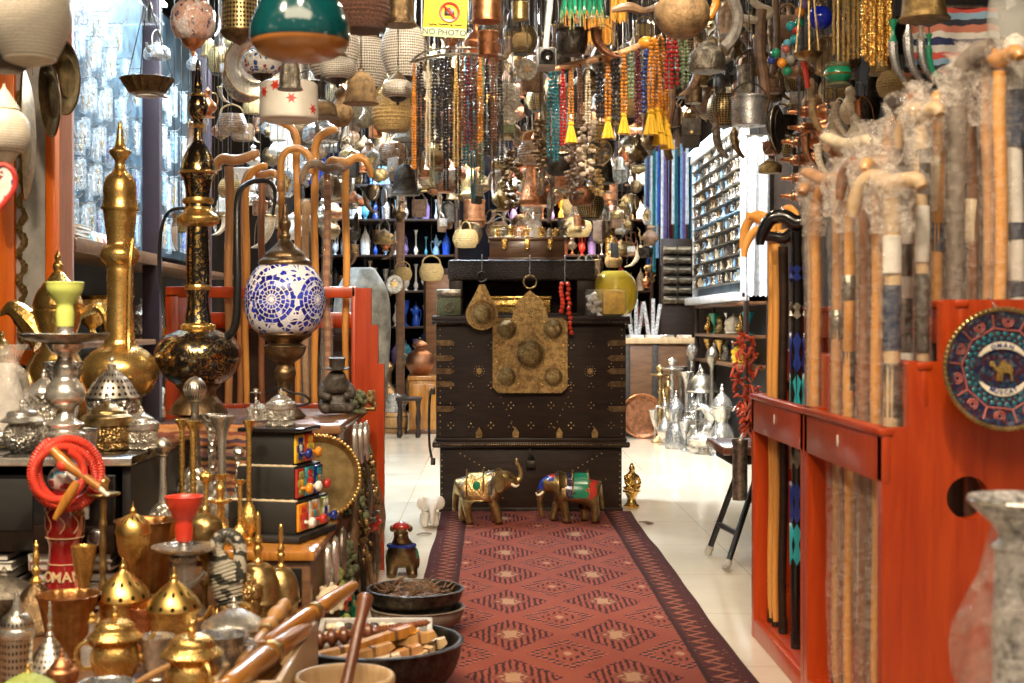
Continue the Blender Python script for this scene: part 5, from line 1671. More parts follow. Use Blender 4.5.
# hose: coils in front of the stem
pts = []
for i in range(110):
    u = i / 109
    a = PI * .62 + u * 2 * PI * 2.9
    R_ = 37 - 15 * u + 3 * math.sin(a * .5 + 1)
    pts.append((rr(8 + 3 * math.sin(u * 7) + R_ * math.cos(a)), -rr(24) - .008 * math.sin(u * 9) - .045 * (u - .5), zz(471 + 4 * math.cos(u * 9) - R_ * 1.0 * math.sin(a))))
mb = MB()
rads = [.0118 + .0018 * (i % 2) for i in range(110)]
q_ = cr([(*p, .0118) for p in pts], 4)
mb.tube([p[:3] for p in q_], [.0078 + .0019 * (i % 2) for i in range(len(q_))], 10)
ho = part(hk, 'hose', mb, 'red_hose', 'coiled ribbed red hose')
part(ho, 'mouthpiece', MB().tube([(rr(-2), -rr(34), zz(447)), (rr(14), -rr(36), zz(462)), (rr(28), -rr(36), zz(472)), (rr(44), -rr(36), zz(484))], [.010, .012, .010, .009], 10, k=4), 'orange_wood', 'orange wooden mouthpiece')
part(ho, 'tip', MB().tube([(rr(44), -rr(36), zz(484)), (rr(53), -rr(36), zz(492))], [.006, .004], 8), 'white_ceramic', 'white mouth tip')
part(ho, 'end_grip', MB().tube([(rr(24), -rr(38), zz(478)), (rr(14), -rr(39), zz(494)), (rr(2), -rr(39), zz(514))], [.009, .011, .006], 10, k=4), 'orange_wood', 'orange wooden hose end')
part(ho, 'tie_knot', MB().ball((rr(9), -rr(36), zz(462)), .014, 10), 'red_hose')

# hookah with red clay bowl
d = 2.9; s_ = d / F
h2 = thing('hookah', 'short hookah with red clay bowl on a silver and clear glass stem', 'hookah', (XA(184, d), d, .1605))
zz = lambda y: (633 - y) * s_
part(h2, 'vase', MB().lathe(HL([(20, 632), (22, 630), (22, 630), (22, 612), (12, 598), (8, 590), (8, 586)]), 28), 'steel')
part(h2, 'glass_stem', MB().lathe(HL([(8, 588), (11, 578), (12, 566), (14, 558)], 4), 24), 'clear_glass')
part(h2, 'inner_pipe', MB().lathe(HL([(3, 588), (3, 556)], 1), 12).lathe(HL([(10, 562), (15, 560), (15, 556), (6, 553)], 2), 24), 'steel')
part(h2, 'hose_port', MB().tube([(0, -.012, zz(590)), (.03, -.018, zz(580)), (.047, -.02, zz(571))], .007, 10), 'steel')
part(h2, 'tray', MB().lathe(HL([(5, 554), (22, 553), (31, 549), (32.5, 546.5), (31, 546), (20, 550), (0, 551)], 3), 36), 'silver')
part(h2, 'bowl_holder', MB().lathe(HL([(6, 552), (7, 546), (5, 541), (5, 538)], 3), 20), 'steel')
part(h2, 'clay_bowl', MB().lathe(HL([(7, 541), (8.5, 540), (9, 528), (8.5, 521), (12, 515), (17, 505), (19, 498), (19.5, 496.5), (17, 497), (13, 506), (5, 513), (0, 514)]), 28), 'red_clay', 'bright red clay bowl')

# ------------------------------------------------------------------ big black and gold hookah
d = 4.02; s_ = d / F
h3 = thing('hookah', 'tall black hookah painted with gold flowers standing before the cane rack', 'hookah', (XA(198, d), d, .5385))
zz = lambda y: (417 - y) * s_
part(h3, 'foot', MB().lathe(HL([(28, 416), (30, 415), (30, 415), (24, 405), (18, 398), (18, 392), (22, 388), (22, 385)]), 32), 'bronze')
part(h3, 'bulb', MB().lathe(HL([(22, 386), (34, 378), (42, 364), (43, 353), (36, 340), (24, 334), (17, 331)]), 40), 'black_gold')
part(h3, 'shoulder', MB().lathe(HL([(17, 333), (18, 328), (14, 325), (14, 325)]), 28), 'gold')
part(h3, 'neck', MB().lathe(HL([(14.5, 326), (12, 312), (11, 300), (12, 292), (13, 289), (12, 287), (12, 270), (11, 232), (10, 228)]), 28), 'black_gold')
for pr_ in ([(12, 292), (13.5, 290), (13, 287)], [(12, 229), (20, 225), (21, 219), (14, 213), (13, 209)], [(14.5, 206), (15.5, 204), (15, 200)]):
    part(h3, 'ring_moulding', MB().lathe(HL(pr_, 3), 28), 'brass')
part(h3, 'upper_neck', MB().lathe(HL([(13, 210), (12, 198), (14, 184), (18, 176), (18, 174), (18, 174), (16, 164), (12, 154), (7, 146), (5, 142), (4.5, 128)]), 28), 'black_gold')
part(h3, 'finial', MB().lathe(HL([(4.5, 130), (5, 122), (8, 117), (10, 108), (7, 98), (4, 95), (4.5, 88), (3, 76), (1.5, 64), (0, 60)]), 24), 'black_gold')
part(h3, 'finial_rings', MB().lathe(HL([(7, 99), (8, 97), (6, 95)], 2), 24).lathe(HL([(5, 130), (6.5, 128), (5, 126)], 2), 24).lathe(HL([(18, 176), (19.5, 174.5), (18, 173)], 2), 28), 'brass')
pts = [(XA(a, d) - XA(198, d), b, zz(y)) for a, b, y in [(216, 0, 345), (236, -.03, 330), (240, -.04, 290), (239, -.03, 240), (238, .0, 200), (244, .05, 184), (262, .08, 180), (270, .09, 190), (268, .09, 215)]]
part(h3, 'hose', MB().tube(pts, [.0125, .012, .0115, .011, .010, .008, .007, .006, .004], 10, k=5), 'black', 'black wound hose')
mb = MB().tube([(XA(a, d) - XA(198, d), b, zz(y)) for a, b, y in [(186, 0, 210), (170, 0, 213), (160, .02, 230), (157, .03, 262), (160, .03, 300), (163, .02, 330)]], .005, 8, k=5)
part(h3, 'hose', mb, 'black', 'thin black curved tube')

# big brass hookah
d = 3.92; s_ = d / F
h4 = thing('brass_hookah', 'tall plain brass hookah base with pointed lid beside the black hookah', 'hookah', (XA(120, d), d, .5055))
zz = lambda y: (429 - y) * s_
part(h4, 'bulb', MB().lathe(HL([(16, 428), (18, 426), (18, 426), (12, 412), (14, 402), (28, 394), (37, 378), (37, 364), (28, 352), (18, 346), (15, 340)]), 36), 'brass')
part(h4, 'neck', MB().lathe(HL([(15, 342), (13.5, 325), (12.5, 300), (13, 274), (13, 266), (18, 260), (19.5, 254), (17, 248), (13, 244), (14, 232), (16.5, 212), (17, 209)]), 32), 'brass')
l_ = part(h4, 'lid', MB().lathe(HL([(18, 210), (18.2, 208), (18.2, 208), (16.5, 200), (16.5, 188), (14, 178), (8, 172), (6, 168), (5, 164)]), 32), 'brass')
part(l_, 'finial', MB().lathe(HL([(5, 166), (5, 162), (10, 154), (11, 151), (6, 147), (4, 140), (3, 130), (1, 121), (0, 120)]), 24), 'brass')
part(h4, 'handle', MB().tube([(rr(14), -.02, zz(240)), (rr(13), -.035, zz(262)), (rr(12), -.035, zz(300)), (rr(12), -.04, zz(340)), (rr(18), -.09, zz(378))], .008, 8, k=4), 'brass')

# mosaic lamp
d = 3.95; s_ = d / F
ml = thing('mosaic_lamp', 'blue and white mosaic glass table lamp with bronze foot on the tall chest', 'lamp', (XA(285, d), d, .5325))
zz = lambda y: (419 - y) * s_
part(ml, 'base', MB().lathe(HL([(20, 418), (21, 416), (21, 416), (14, 408), (8, 398), (6, 385), (10, 378), (11, 372), (8, 366), (8, 364), (18, 356), (21, 348), (21, 346), (16, 343), (23, 338), (27, 335), (26, 333)]), 32), 'bronze')
part(ml, 'shade', MB().lathe(HL([(20, 336), (30, 331), (38, 318), (40.5, 302), (38, 284), (30, 270), (24, 265), (22, 263)], 6), 48), 'lamp_globe', 'blue and white glass mosaic globe')
l_ = part(ml, 'cap', MB().lathe(HL([(25, 266), (27, 264), (26, 261), (26, 261), (22, 258), (20, 254), (13, 248), (8, 243), (5, 239)]), 32), 'bronze')
part(l_, 'finial', MB().lathe(HL([(5, 240), (6, 236), (4, 232), (6, 226), (6, 222), (3, 217), (3, 212), (1, 204), (0, 202)]), 20), 'bronze')
part(ml, 'cable', MB().tube([(-.05, -.02, .07), (-.02, -.04, .09), (.03, -.05, .075), (.06, -.05, .07), (.07, -.045, .045), (-.03, -.06, .03), (-.09, -.06, .008)], .004, 6, k=5), 'black')

# stepped tile drawer box
db = thing('drawer_box', 'black stepped box with painted tile drawers standing on the low chest', 'drawer box', (-.515, 3.41, .2855), -.27)
tiers = [(.175, .205, .018, .095), (.150, .165, .095, .175), (.125, .120, .175, .255)]
part(db, 'plinth', MB().box(-.105, .105, -.122, .122, 0, .018, .006), 'black_matte')
tcols = ['amber', 'red_enamel', 'yellow_silk', 'white_ceramic', 'turquoise', 'red_clay', 'lime', 'blue_enamel']
ti = 0
for k, (wx, wy, z0, z1) in enumerate(tiers):
    part(db, 'tier', MB().box(-wx / 2, wx / 2, -wy / 2, wy / 2, z0, z1, .004), 'black_matte')
    if k < 2:
        mb = MB().box(-wx / 2 + .002, wx / 2 - .002, -wy / 2 + .002, -tiers[k + 1][1] / 2 - .002, z1, z1 + .003, .001)
        for i in range(7):
            mb.ball((-wx / 2 + .015 + (wx - .03) * i / 6, -wy / 2 + .010, z1 + .003), .006, 8, sc=(1, 1, .3))
        part(db, 'lace_pattern', mb, 'bone', 'pale lace strip on the ledge')
    nd = 3 if k < 2 else 2
    for i in range(nd):
        yc = -wy / 2 + wy * (i + .5) / nd
        hw_ = wy / nd / 2 - .004
        dr = part(db, 'drawer', MB().box(wx / 2 - .002, wx / 2 + .006, yc - hw_, yc + hw_, z0 + .006, z1 - .006, .003), tcols[(ti * 3) % 8], None)
        mb = MB()
        zc_ = (z0 + z1) / 2
        for j in range(6):
            a = 2 * PI * j / 6
            mb.ball((wx / 2 + .006, yc + hw_ * .55 * math.cos(a), zc_ + .022 * math.sin(a)), .0085, 8, sc=(.25, 1, 1.25))
        part(dr, 'tile_pattern', mb, tcols[(ti * 3 + 5) % 8])
        mb = MB().ball((wx / 2 + .006, yc, zc_), .011, 10, sc=(.3, 1, 1))
        part(dr, 'tile_flower', mb, tcols[(ti * 3 + 1) % 8])
        part(dr, 'knob', MB().lathe(cr([(.005, 0), (.004, .008), (.011, .014), (.013, .020), (.009, .026), (0, .027)], 3), 16, X=T3(wx / 2 + .008, yc, zc_ - .012, 0, PI / 2)), ['white_ceramic', 'red_enamel', 'blue_enamel', 'amber'][ti % 4])
        ti += 1
part(db, 'top_board', MB().box(-.078, .078, -.074, .074, .255, .266, .004), 'black_lacquer')
dtop = .2855 + .266

# brass tray leaning against the tall chest
tr = thing('brass_tray', 'large round brass tray with beaded rim leaning on the tall chest', 'tray', (-.452, 3.684, .2865))
X = T3(0, .0, .112, PI / 2 - .08)
mb = MB().lathe(cr([(0, .0), (.085, .0), (.092, .003), (.104, .012), (.108, .012), (.108, .008), (.095, -.004), (0, -.004)], 3), 48, X=X)
part(tr, 'dish', mb, 'dull_brass')
mb = MB()
for i in range(64):
    a = 2 * PI * i / 64
    mb.ball(X @ Vector((.1085 * math.cos(a), .1085 * math.sin(a), .012)), .0052, 6)
part(tr, 'rim', mb, 'brass', 'beaded rim')

# stone figure and trinkets on the tall chest
sf = thing('stone_figure', 'dark carved stone figure of a crouching man in a top hat on the tall chest', 'figure', (XA(335, 4.10), 4.10, .5325), .2)
V = [(0, 0, .045, .045), (0, -.012, .085, .036), (.004, -.028, .112, .030), (.004, -.036, .128, .027), (-.035, -.02, .085, .017), (-.045, -.045, .06, .013), (-.015, -.062, .055, .012), (.038, -.02, .085, .017), (.048, -.045, .062, .013), (.02, -.065, .058, .012),
     (-.035, -.03, .028, .022), (-.03, -.065, .020, .014), (.038, -.03, .028, .022), (.04, -.065, .020, .014), (0, .0, .02, .045)]
E = [(0, 1), (1, 2), (2, 3), (1, 4), (4, 5), (5, 6), (1, 7), (7, 8), (8, 9), (0, 10), (10, 11), (0, 12), (12, 13), (0, 14)]
link('body', skin_mesh('body', V, E, 2, ('stone_dark',)), sf)
part(sf, 'hat', MB().lathe(cr([(.034, 0), (.035, .003), (.035, .003), (.024, .005), (.022, .008), (.024, .030), (.023, .032), (0, .032)], 2), 20, X=T3(.004, -.026, .137, .1)), 'stone_dark')
for i, (px, d_, m, lab) in enumerate([(356, 4.2, 'green_stone', 'greenish bunch of small metal trinkets beside the stone figure'), (366, 4.32, 'old_brass', 'brass bunch of tiny trinkets by the edge of the tall chest')]):
    mb = MB(); q = random.Random(i)
    for k in range(26):
        mb.ball((q.uniform(-.025, .025), q.uniform(-.02, .02), .012 + q.uniform(0, .045)), q.uniform(.007, .013), 8)
    mb.box(-.03, .03, -.025, .025, 0, .012, .004)
    solo('trinket', lab, 'trinket', mb, m, (XA(px, d_), d_, .5325))

# ------------------------------------------------------------------ wares on the counter, chests and low table
TZ, LZ, CZ, BZ = .1605, .2855, .5055, .5325
def base_y(z, d): return CY + (EH - z) * F / d
def stand(kind, px, d, top, z, label, mats=None, **kw):
    return put(kind, px, d, base_y(z, d) - top, z, label, mats, **kw)
stand('dallah', 44, 3.45, 368, CZ, 'silver coffee pot with a broad beaked spout on the display counter', dict(spout='silver_engraved', body='silver_engraved'), rz=PI, sxy=1.0)
stand('pierced_jar', 112, 3.62, 356, CZ, 'silver incense burner with pierced pointed lid in front of the brass hookah', sxy=1.05)
stand('jar', 107, 3.28, 394, CZ, 'brass and silver banded round jar on the display counter', dict(body='brass_engraved', lid='dull_brass'), sxy=1.1)
stand('jar', 141, 3.30, 405, CZ, 'small chased silver jar at the corner of the display counter', sxy=1.0)
stand('cup', 87, 3.2, 428, CZ, 'small silver cup beside the banded jar on the display counter')
stand('teapot', 22, 3.22, 400, CZ, 'silver teapot partly hidden by the plastic bag on the display counter', dict(body='silver_engraved', lid='silver', spout='silver', handle='silver', finial='silver'), rz=PI)
stand('dallah', 58, 4.22, 250, CZ, 'large brass coffee pot standing behind the hookah with the green bowl', 'brass', rz=PI, sxy=.68)
stand('goblet', 64, 3.72, 362, CZ, 'silver footed goblet in front of the large brass coffee pot', 'silver_engraved', sxy=1.0)
stand('ewer', 2, 4.05, 330, CZ, 'brass ewer at the wall end of the display counter', 'dull_brass')
stand('jar', 281, 3.41, 388, dtop + .0005, 'round silver box with chased lid on top of the black drawer box', dict(body='silver_engraved'), sxy=1.0)
stand('jar', 258, 3.85, 400, BZ + .004, 'wide silver dish beside the mosaic lamp on the tall chest', 'silver_engraved', sxy=1.5)
stand('candlestick', 256, 3.80, 388, BZ + .004, 'short silver candlestick beside the mosaic lamp foot', 'silver', sxy=1.2)
# sprinklers and gilt bottles on the low chest
for px, d_, top, kind, mats, sx, lab in [
    (163, 3.30, 437, 'sprinkler', None, .95, 'slim silver rosewater sprinkler with round pierced ball close beside the stereo'),
    (195, 3.62, 376, 'sprinkler', dict(body='silver_engraved', neck='pewter'), .95, 'tallest silver rosewater sprinkler in front of the striped cloth'),
    (182, 3.42, 419, 'flower_bottle', None, .62, 'slender gilt bottle with flower mouth beside the slim silver sprinkler'),
    (193, 3.36, 421, 'flower_bottle', None, .72, 'gilt bottle with open flower mouth in the middle of the bottles'),
    (212, 3.60, 414, 'trumpet_vase', None, .8, 'silver trumpet vase with gilt chased neck before the striped cloth'),
    (222, 3.46, 416, 'trumpet_vase', dict(body='silver'), .82, 'plain polished silver trumpet vase before the striped cloth'),
    (249, 3.28, 420, 'flower_bottle', None, .55, 'gilt bottle with wide flower mouth next to the black drawer box'),
    (238, 3.66, 446, 'sprinkler', 'silver_engraved', 1.0, 'short chased silver sprinkler between gilt bottle and trumpet vase'),
    (240, 3.24, 480, 'flower_bottle', None, .9, 'small gilt bottle with pear body in front of the drawer box'),
    (206, 3.27, 470, 'sprinkler', 'gold', 1.1, 'short gilt sprinkler in front of the trumpet vases'),
    (222, 3.25, 474, 'flower_bottle', 'gold', .95, 'small gilt bottle in front of the polished trumpet vase')]:
    stand(kind, px, d_, top, LZ, lab, mats, sxy=sx)
# the low table, back to front
stand('candlestick', 103, 2.98, 474, TZ, 'tall ridged brass candlestick beside the red glass hookah vase', 'dull_brass', sxy=.62)
stand('fluted_cup', 146, 3.02, 520, TZ, 'tall fluted amber brass cup behind the stemmed burner', dict(bowl='amber_copper'), sxy=.72)
stand('stem_burner', 133, 2.90, 500, TZ, 'stemmed brass incense burner with pierced lid before the stereo', sxy=.62)
stand('goblet', 84, 2.86, 546, TZ, 'slim silver goblet with gilt cup in front of the red glass vase', sxy=.5)
stand('finial_cover', 36, 2.93, 540, TZ, 'brown domed cover with a gold spear finial on the low table', dict(dome='bronze', finial='gold'), sxy=.95)
stand('dish_lid', 4, 2.98, 566, TZ, 'pewter covered dish at the wall end of the low table', 'pewter', sxy=.75)
stand('fluted_cup', 68, 2.68, 594, TZ, 'copper pot with scalloped rim in front of the red glass vase', dict(bowl='amber_copper'), sxy=1.15)
stand('burner', 123, 2.74, 556, TZ, 'large brass incense burner with star cut lid behind the brass teapots', sxy=.68)
stand('burner', 174, 2.66, 566, TZ, 'brass incense burner with cross cut lid in front of the red clay bowl hookah', sxy=.68)
stand('bell', 258, 3.02, 512, TZ, 'larger brass hand bell with tall handle beside the drawer box', sxy=.78)
stand('bell', 281, 3.06, 524, TZ, 'smaller brass hand bell with tall handle behind the larger bell', sxy=.74)
stand('stem_burner', 205, 3.02, 500, TZ, 'dull brass stemmed burner behind the striped curl ornament', 'dull_brass', sxy=.7)
stand('candlestick', 220, 3.04, 482, TZ, 'slender brass spired candlestick behind the striped curl ornament', 'brass', sxy=.5)
stand('jar', 240, 2.98, 560, TZ, 'round engraved brass box below the gilt bottles', 'brass_engraved', sxy=.9)
stand('tower_burner', 17, 2.52, 588, TZ, 'pierced silver tower shaped burner at the wall end of the low table', dict(collar='silver'), sxy=.72)
stand('finial_cover', 50, 2.55, 601, TZ, 'pointed pierced silver dome cover on the low table before the copper pot', sxy=.78)
stand('teapot', 115, 2.50, 606, TZ, 'brass teapot with ribbed domed lid behind the steel pan', rz=.3, sxy=.88)
stand('cup', 157, 2.52, 636, TZ, 'silver cream jug between the two brass teapots', sxy=.8)
stand('teapot', 192, 2.36, 620, TZ, 'brass teapot with wide smooth lid and ring handle', rz=2.2, sxy=.92)
stand('dish_lid', 234, 2.66, 596, TZ, 'silver covered dish with ribbed lid beside the wooden tray', sxy=.62)
stand('cup', 222, 2.46, 634, TZ, 'polished steel mug beside the wide lidded brass teapot', 'steel', rz=PI, sxy=.9)
stand('jar', 246, 2.50, 628, TZ, 'hammered silver pot with round lid next to the wooden tray', 'silver_engraved', sxy=.85)
put('pan', 106, 2.28, 34, TZ, 'steel pan with wooden handle in front of the brass teapots', None, rz=.35, sxy=.80)
stand('dish_lid', 28, 2.26, 662, TZ, 'green enamelled lid with brass knob at the front of the low table', dict(bowl='dull_brass', lid='lime', finial='brass'), sxy=.62)
stand('jar', 62, 2.36, 648, TZ, 'small copper jar beside the steel pan', 'copper', sxy=.7)
stand('cup', 145, 2.72, 606, TZ, 'small copper cup behind the silver cream jug', 'copper', sxy=.8)
stand('footed_bowl', 152, 3.0, 590, TZ, 'small footed brass bowl between burner and hookah', 'dull_brass', sxy=.5)
stand('bottle', 92, 2.60, 612, TZ, 'little clear bottle with gilt stopper beside the copper pot', sxy=.8)
# red bauble, striped curl and scroll stand
rbz = thing('red_bauble', 'dark red glass bauble with a bright red collar beside the brass teapot', 'bauble', (XA(206, 2.52), 2.56, TZ + .0))
part(rbz, 'ball', MB().ball((0, 0, .055), .019, 20).lathe([(.014, 0), (.010, .02), (.012, .04)], 16), 'red_glass')
part(rbz, 'collar', MB().torus((0, 0, .066), .018, .005, 24, 8, X=T3(0, 0, 0, .25)), 'red_hose')
zs = thing('striped_curl', 'green and black striped curled shell ornament behind the red clay bowl hookah', 'ornament', (XA(226, 2.95), 2.95, TZ))
pts, rads = [], []
for i in range(60):
    u = i / 59
    if u < .5:
        a = PI * (.0 + 1.0 * u * 2)
        pts.append((.004 + .026 * math.cos(a) , 0, .16 + .035 * math.sin(a)))
        rads.append(.013 + .006 * u)
    else:
        v = (u - .5) * 2
        pts.append((-.022 + .045 * v * (1 - .2 * v), -.012 * v, .16 - .11 * v))
        rads.append(.016 + .016 * math.sin(v * PI * .8))
pts[0] = (.03, 0, .10)
mb = MB().tube(pts, [r_ * (1 + .10 * (i % 2)) for i, r_ in enumerate(rads)], 14)
part(zs, 'shell', mb, 'zebra')
part(zs, 'foot', MB().lathe(cr([(.035, 0), (.037, .006), (.02, .014), (.014, .05)], 3), 20), 'brass')
sc_ = thing('scroll_stand', 'gold scrolled trivet stand before the striped curl ornament', 'stand', (XA(216, 2.78), 2.80, TZ))
mb = MB()
for s in (-1, 1):
    mb.tube([(s * .012, 0, .075), (s * .030, 0, .050), (s * .058, 0, .052), (s * .066, 0, .072), (s * .052, 0, .080), (s * .044, 0, .068)], .005, 8, k=5)
    mb.tube([(s * .012, 0, .075), (s * .010, 0, .045), (s * .034, 0, .012), (s * .060, 0, .0055), (s * .062, 0, .022)], .005, 8, k=5)
mb.tube([(0, -.03, .006), (0, 0, .04), (0, .03, .006)], .005, 8, k=4)
part(sc_, 'scroll', mb, 'brass')
# plastic bagged bundle at the edge
pb = thing('plastic_bag', 'crumpled clear plastic bag round a pale bundle on the display counter', 'bag', (XA(6, 3.36), 3.36, CZ))
part(pb, 'bundle', MB().lathe(cr([(.03, .005), (.05, .03), (.045, .10), (.03, .16), (.02, .20)], 4), 20), 'foam_grey')
mb = MB(); q = random.Random(8)
pr = cr([(.085, 0.001), (.092, .02), (.075, .07), (.06, .13), (.045, .18), (.03, .205), (.05, .245)], 4)
vs, fs = [], []
for i, (r_, z_) in enumerate(pr):
    for j in range(36):
        a = 2 * PI * j / 36
        f = 1 + .10 * math.sin(a * 5 + i * .5) + .06 * q.uniform(-1, 1)
        vs.append((r_ * f * math.cos(a), r_ * f * math.sin(a), z_))
for i in range(len(pr) - 1):
    for j in range(36):
        fs.append((i * 36 + j, i * 36 + (j + 1) % 36, (i + 1) * 36 + (j + 1) % 36, (i + 1) * 36 + j))
part(pb, 'bag', MB().add(vs, fs), 'bag')

# ------------------------------------------------------------------ wooden tray with turned sticks, bowls, mortar on the floor
wt = thing('wooden_tray', 'pale wooden box tray holding turned wooden sticks beside the low table', 'tray', (0, 0, 0))
part(wt, 'base', MB().box(-.465, -.345, 2.30, 2.80, 0, .02, .003), 'pale_wood')
for nm, b in (('side_board', (-.465, -.453, 2.30, 2.80, .0, .212)), ('side_board', (-.357, -.345, 2.30, 2.80, .0, .212)), ('end_board', (-.465, -.345, 2.788, 2.80, .0, .212)), ('end_board', (-.465, -.345, 2.30, 2.312, .0, .212))):
    part(wt, nm, MB().box(*b, .003), 'pale_wood')
def stick(p0, p1, label, mat='orange_wood', rmax=.016, name='turned_stick', cat='stick', prof=None, group='turned wooden sticks'):
    p0, p1 = Vector(p0), Vector(p1)
    Ln = (p1 - p0).length
    o = thing(name, label, cat, p0, 0, 1, group)
    o.rotation_euler = (p1 - p0).to_track_quat('Z', 'Y').to_euler()
    pf = prof or [(0, 0), (.55, .005), (.6, .03), (.45, .05), (.75, .08), (.9, .25), (1.0, .40), (1.0, .46), (.75, .49), (1.05, .51), (1.05, .55), (.7, .57), (.95, .62), (.85, .85), (.7, .95), (.5, .98), (0, 1)]
    part(o, 'body', MB().lathe(cr([(a * rmax, b * Ln) for a, b in pf], 3), 16), mat)
    part(o, 'ring', MB().lathe([(rmax * 1.02, .50 * Ln), (rmax * 1.12, .505 * Ln), (rmax * 1.12, .53 * Ln), (rmax * 1.02, .535 * Ln)], 16), 'dull_brass')
    return o
stick((XA(268, 2.55), 2.46, .232), (XA(354, 2.85), 2.90, .262), 'longest orange turned stick lying across the wooden tray towards the bowls', rmax=.0165)
stick((XA(224, 2.22), 2.20, .225), (XA(306, 2.62), 2.66, .228), 'thick orange turned stick lying along the wooden tray', rmax=.021)
stick((XA(250, 2.50), 2.40, .212), (XA(288, 2.78), 2.76, .252), 'pale knobbed stick resting under the longest orange stick', 'carved_wood', .013,
      prof=[(0, 0), (.6, .01), (.9, .05), (.8, .4), (.6, .5), (1.2, .56), (1.2, .62), (.7, .67), (1.3, .74), (1.3, .80), (.8, .86), (1.1, .92), (.8, .98), (0, 1)])
stick((XA(232, 2.3), 2.22, .190), (XA(280, 2.5), 2.50, .190), 'slim orange stick at the near end of the wooden tray', 'orange_wood', .012)

BOWL = [(.30, 0), (.36, .01), (.36, .01), (.62, .10), (.86, .34), (.97, .66), (1.0, .96), (1.03, 1.0), (.95, 1.0), (.90, .68), (.80, .38), (.55, .16), (0, .10)]
def bowl(px, d_, R_, h, z, label, mat, cat='bowl', name='iron_bowl'):
    o = thing(name, label, cat, (XA(px, d_), d_, z))
    part(o, 'bowl', MB().lathe(cr([(r_ * R_, z_ * h) for r_, z_ in BOWL], 4), 44), mat)
    return o
b1 = bowl(417, 3.62, .122, .062, .0085, 'brown wooden bowl lying under the iron bowl of twigs', 'grey_wood', name='wooden_bowl')
b2 = bowl(415, 3.62, .124, .062, .0555, 'black iron bowl heaped with dark twigs on top of another bowl', 'iron')
q = random.Random(2)
mb = MB()
bx, by = XA(415, 3.62), 3.62
mb.lathe(cr([(0, 0), (.09, 0), (.085, .008), (.05, .014), (0, .016)], 3), 24, X=T3(0, 0, .030))
for i in range(110):
    a, r_ = q.uniform(0, 2 * PI), .10 * math.sqrt(q.random())
    b_ = q.uniform(0, 2 * PI); l_ = q.uniform(.015, .035)
    p0 = Vector((r_ * math.cos(a), r_ * math.sin(a), .052 + q.uniform(0, .012)))
    p1 = p0 + Vector((l_ * math.cos(b_), l_ * math.sin(b_), q.uniform(-.006, .022)))
    for p_ in (p0, p1):
        m_ = math.hypot(p_.x, p_.y)
        if m_ > .108: p_.x *= .108 / m_; p_.y *= .108 / m_
    mb.tube([p0, p1], [.0022, .0014], 5)
o = solo('twigs', 'heap of dark dry twigs in the black iron bowl', 'twigs', mb, 'leather', (bx, by, .0555)); o['kind'] = 'stuff'
b3 = bowl(377, 3.0, .182, .115, .0085, 'large dark bowl of carved wood pieces beside the rug', 'iron', name='wooden_bowl')
cx_, cy_ = XA(377, 3.0), 3.0
# things in the large bowl
ft = thing('foam_tray', 'grey foam tray of shells and stones in the large dark bowl', 'tray', (cx_ - .01, cy_ + .085, .100), (.16, 0, .03))
part(ft, 'tray', MB().box(-.115, .115, -.04, .05, 0, .006, .002).box(-.125, -.113, -.04, .055, 0, .035, .003).box(.113, .125, -.04, .055, 0, .035, .003).box(-.125, .125, .045, .057, 0, .035, .003), 'foam_grey')
q = random.Random(4)
for i in range(22):
    m = ['shell', 'bone', 'amber', 'white_ceramic', 'straw', 'stone_dark'][i % 6]
    o = solo('shell', '%s piece, %s along the foam tray' % ({'shell': 'pinkish shell', 'bone': 'bone coloured shell', 'amber': 'amber yellow stone', 'white_ceramic': 'white shell', 'straw': 'tan stone', 'stone_dark': 'dark stone'}[m], ('%s and lower' if i % 2 else '%s and upper') % ORD[i // 2]), 'shell',
             MB().ball((0, 0, 0), q.uniform(.009, .014), 10, sc=(1.2, .9, .8)), m, (cx_ - .11 + .20 * (i // 2) / 10.5, cy_ + .062 + .042 * (i % 2), .122 + .007 * (i % 2)), (0, 0, q.uniform(0, 3)), group='shells in the foam tray')
tw = thing('turned_tool', 'dark brown turned wooden handle with deep rings lying across the large bowl', 'handle', (cx_ - .135, cy_ - .03, .118), 0)
p0, p1 = Vector((cx_ - .14, cy_ - .035, .128)), Vector((cx_ + .115, cy_ + .015, .158))
tw.location = p0; tw.rotation_euler = (p1 - p0).to_track_quat('Z', 'Y').to_euler()
Ln = (p1 - p0).length
pf = [(0, 0)]
for i in range(5):
    z0 = .01 + i * .026
    pf += [(.008, z0), (.020, z0 + .006), (.021, z0 + .014), (.010, z0 + .022)]
for i in range(16):
    pf += [(.0105 - .0002 * i, .145 + i * .007), (.0085 - .0002 * i, .1485 + i * .007)]
pf += [(0, Ln)]
part(tw, 'body', MB().lathe(pf, 18), 'turned_wood')
q = random.Random(9)
pieces = [(-.09, -.095, .115, .30, .17, 'carved_wood'), (.02, -.055, .140, .62, .15, 'orange_wood'), (-.02, -.11, .118, .5, .14, 'carved_wood'), (.075, -.02, .128, .15, .11, 'carved_wood'), (.06, -.08, .112, .5, .09, 'tan_cane'), (-.1, -.02, .105, .2, .12, 'carved_wood'),
          (.0, .01, .102, -.3, .13, 'tan_cane'), (.10, -.06, .105, .9, .06, 'pale_wood'), (.03, -.12, .108, .1, .06, 'bone'), (.115, .02, .108, .1, .07, 'pale_wood')]
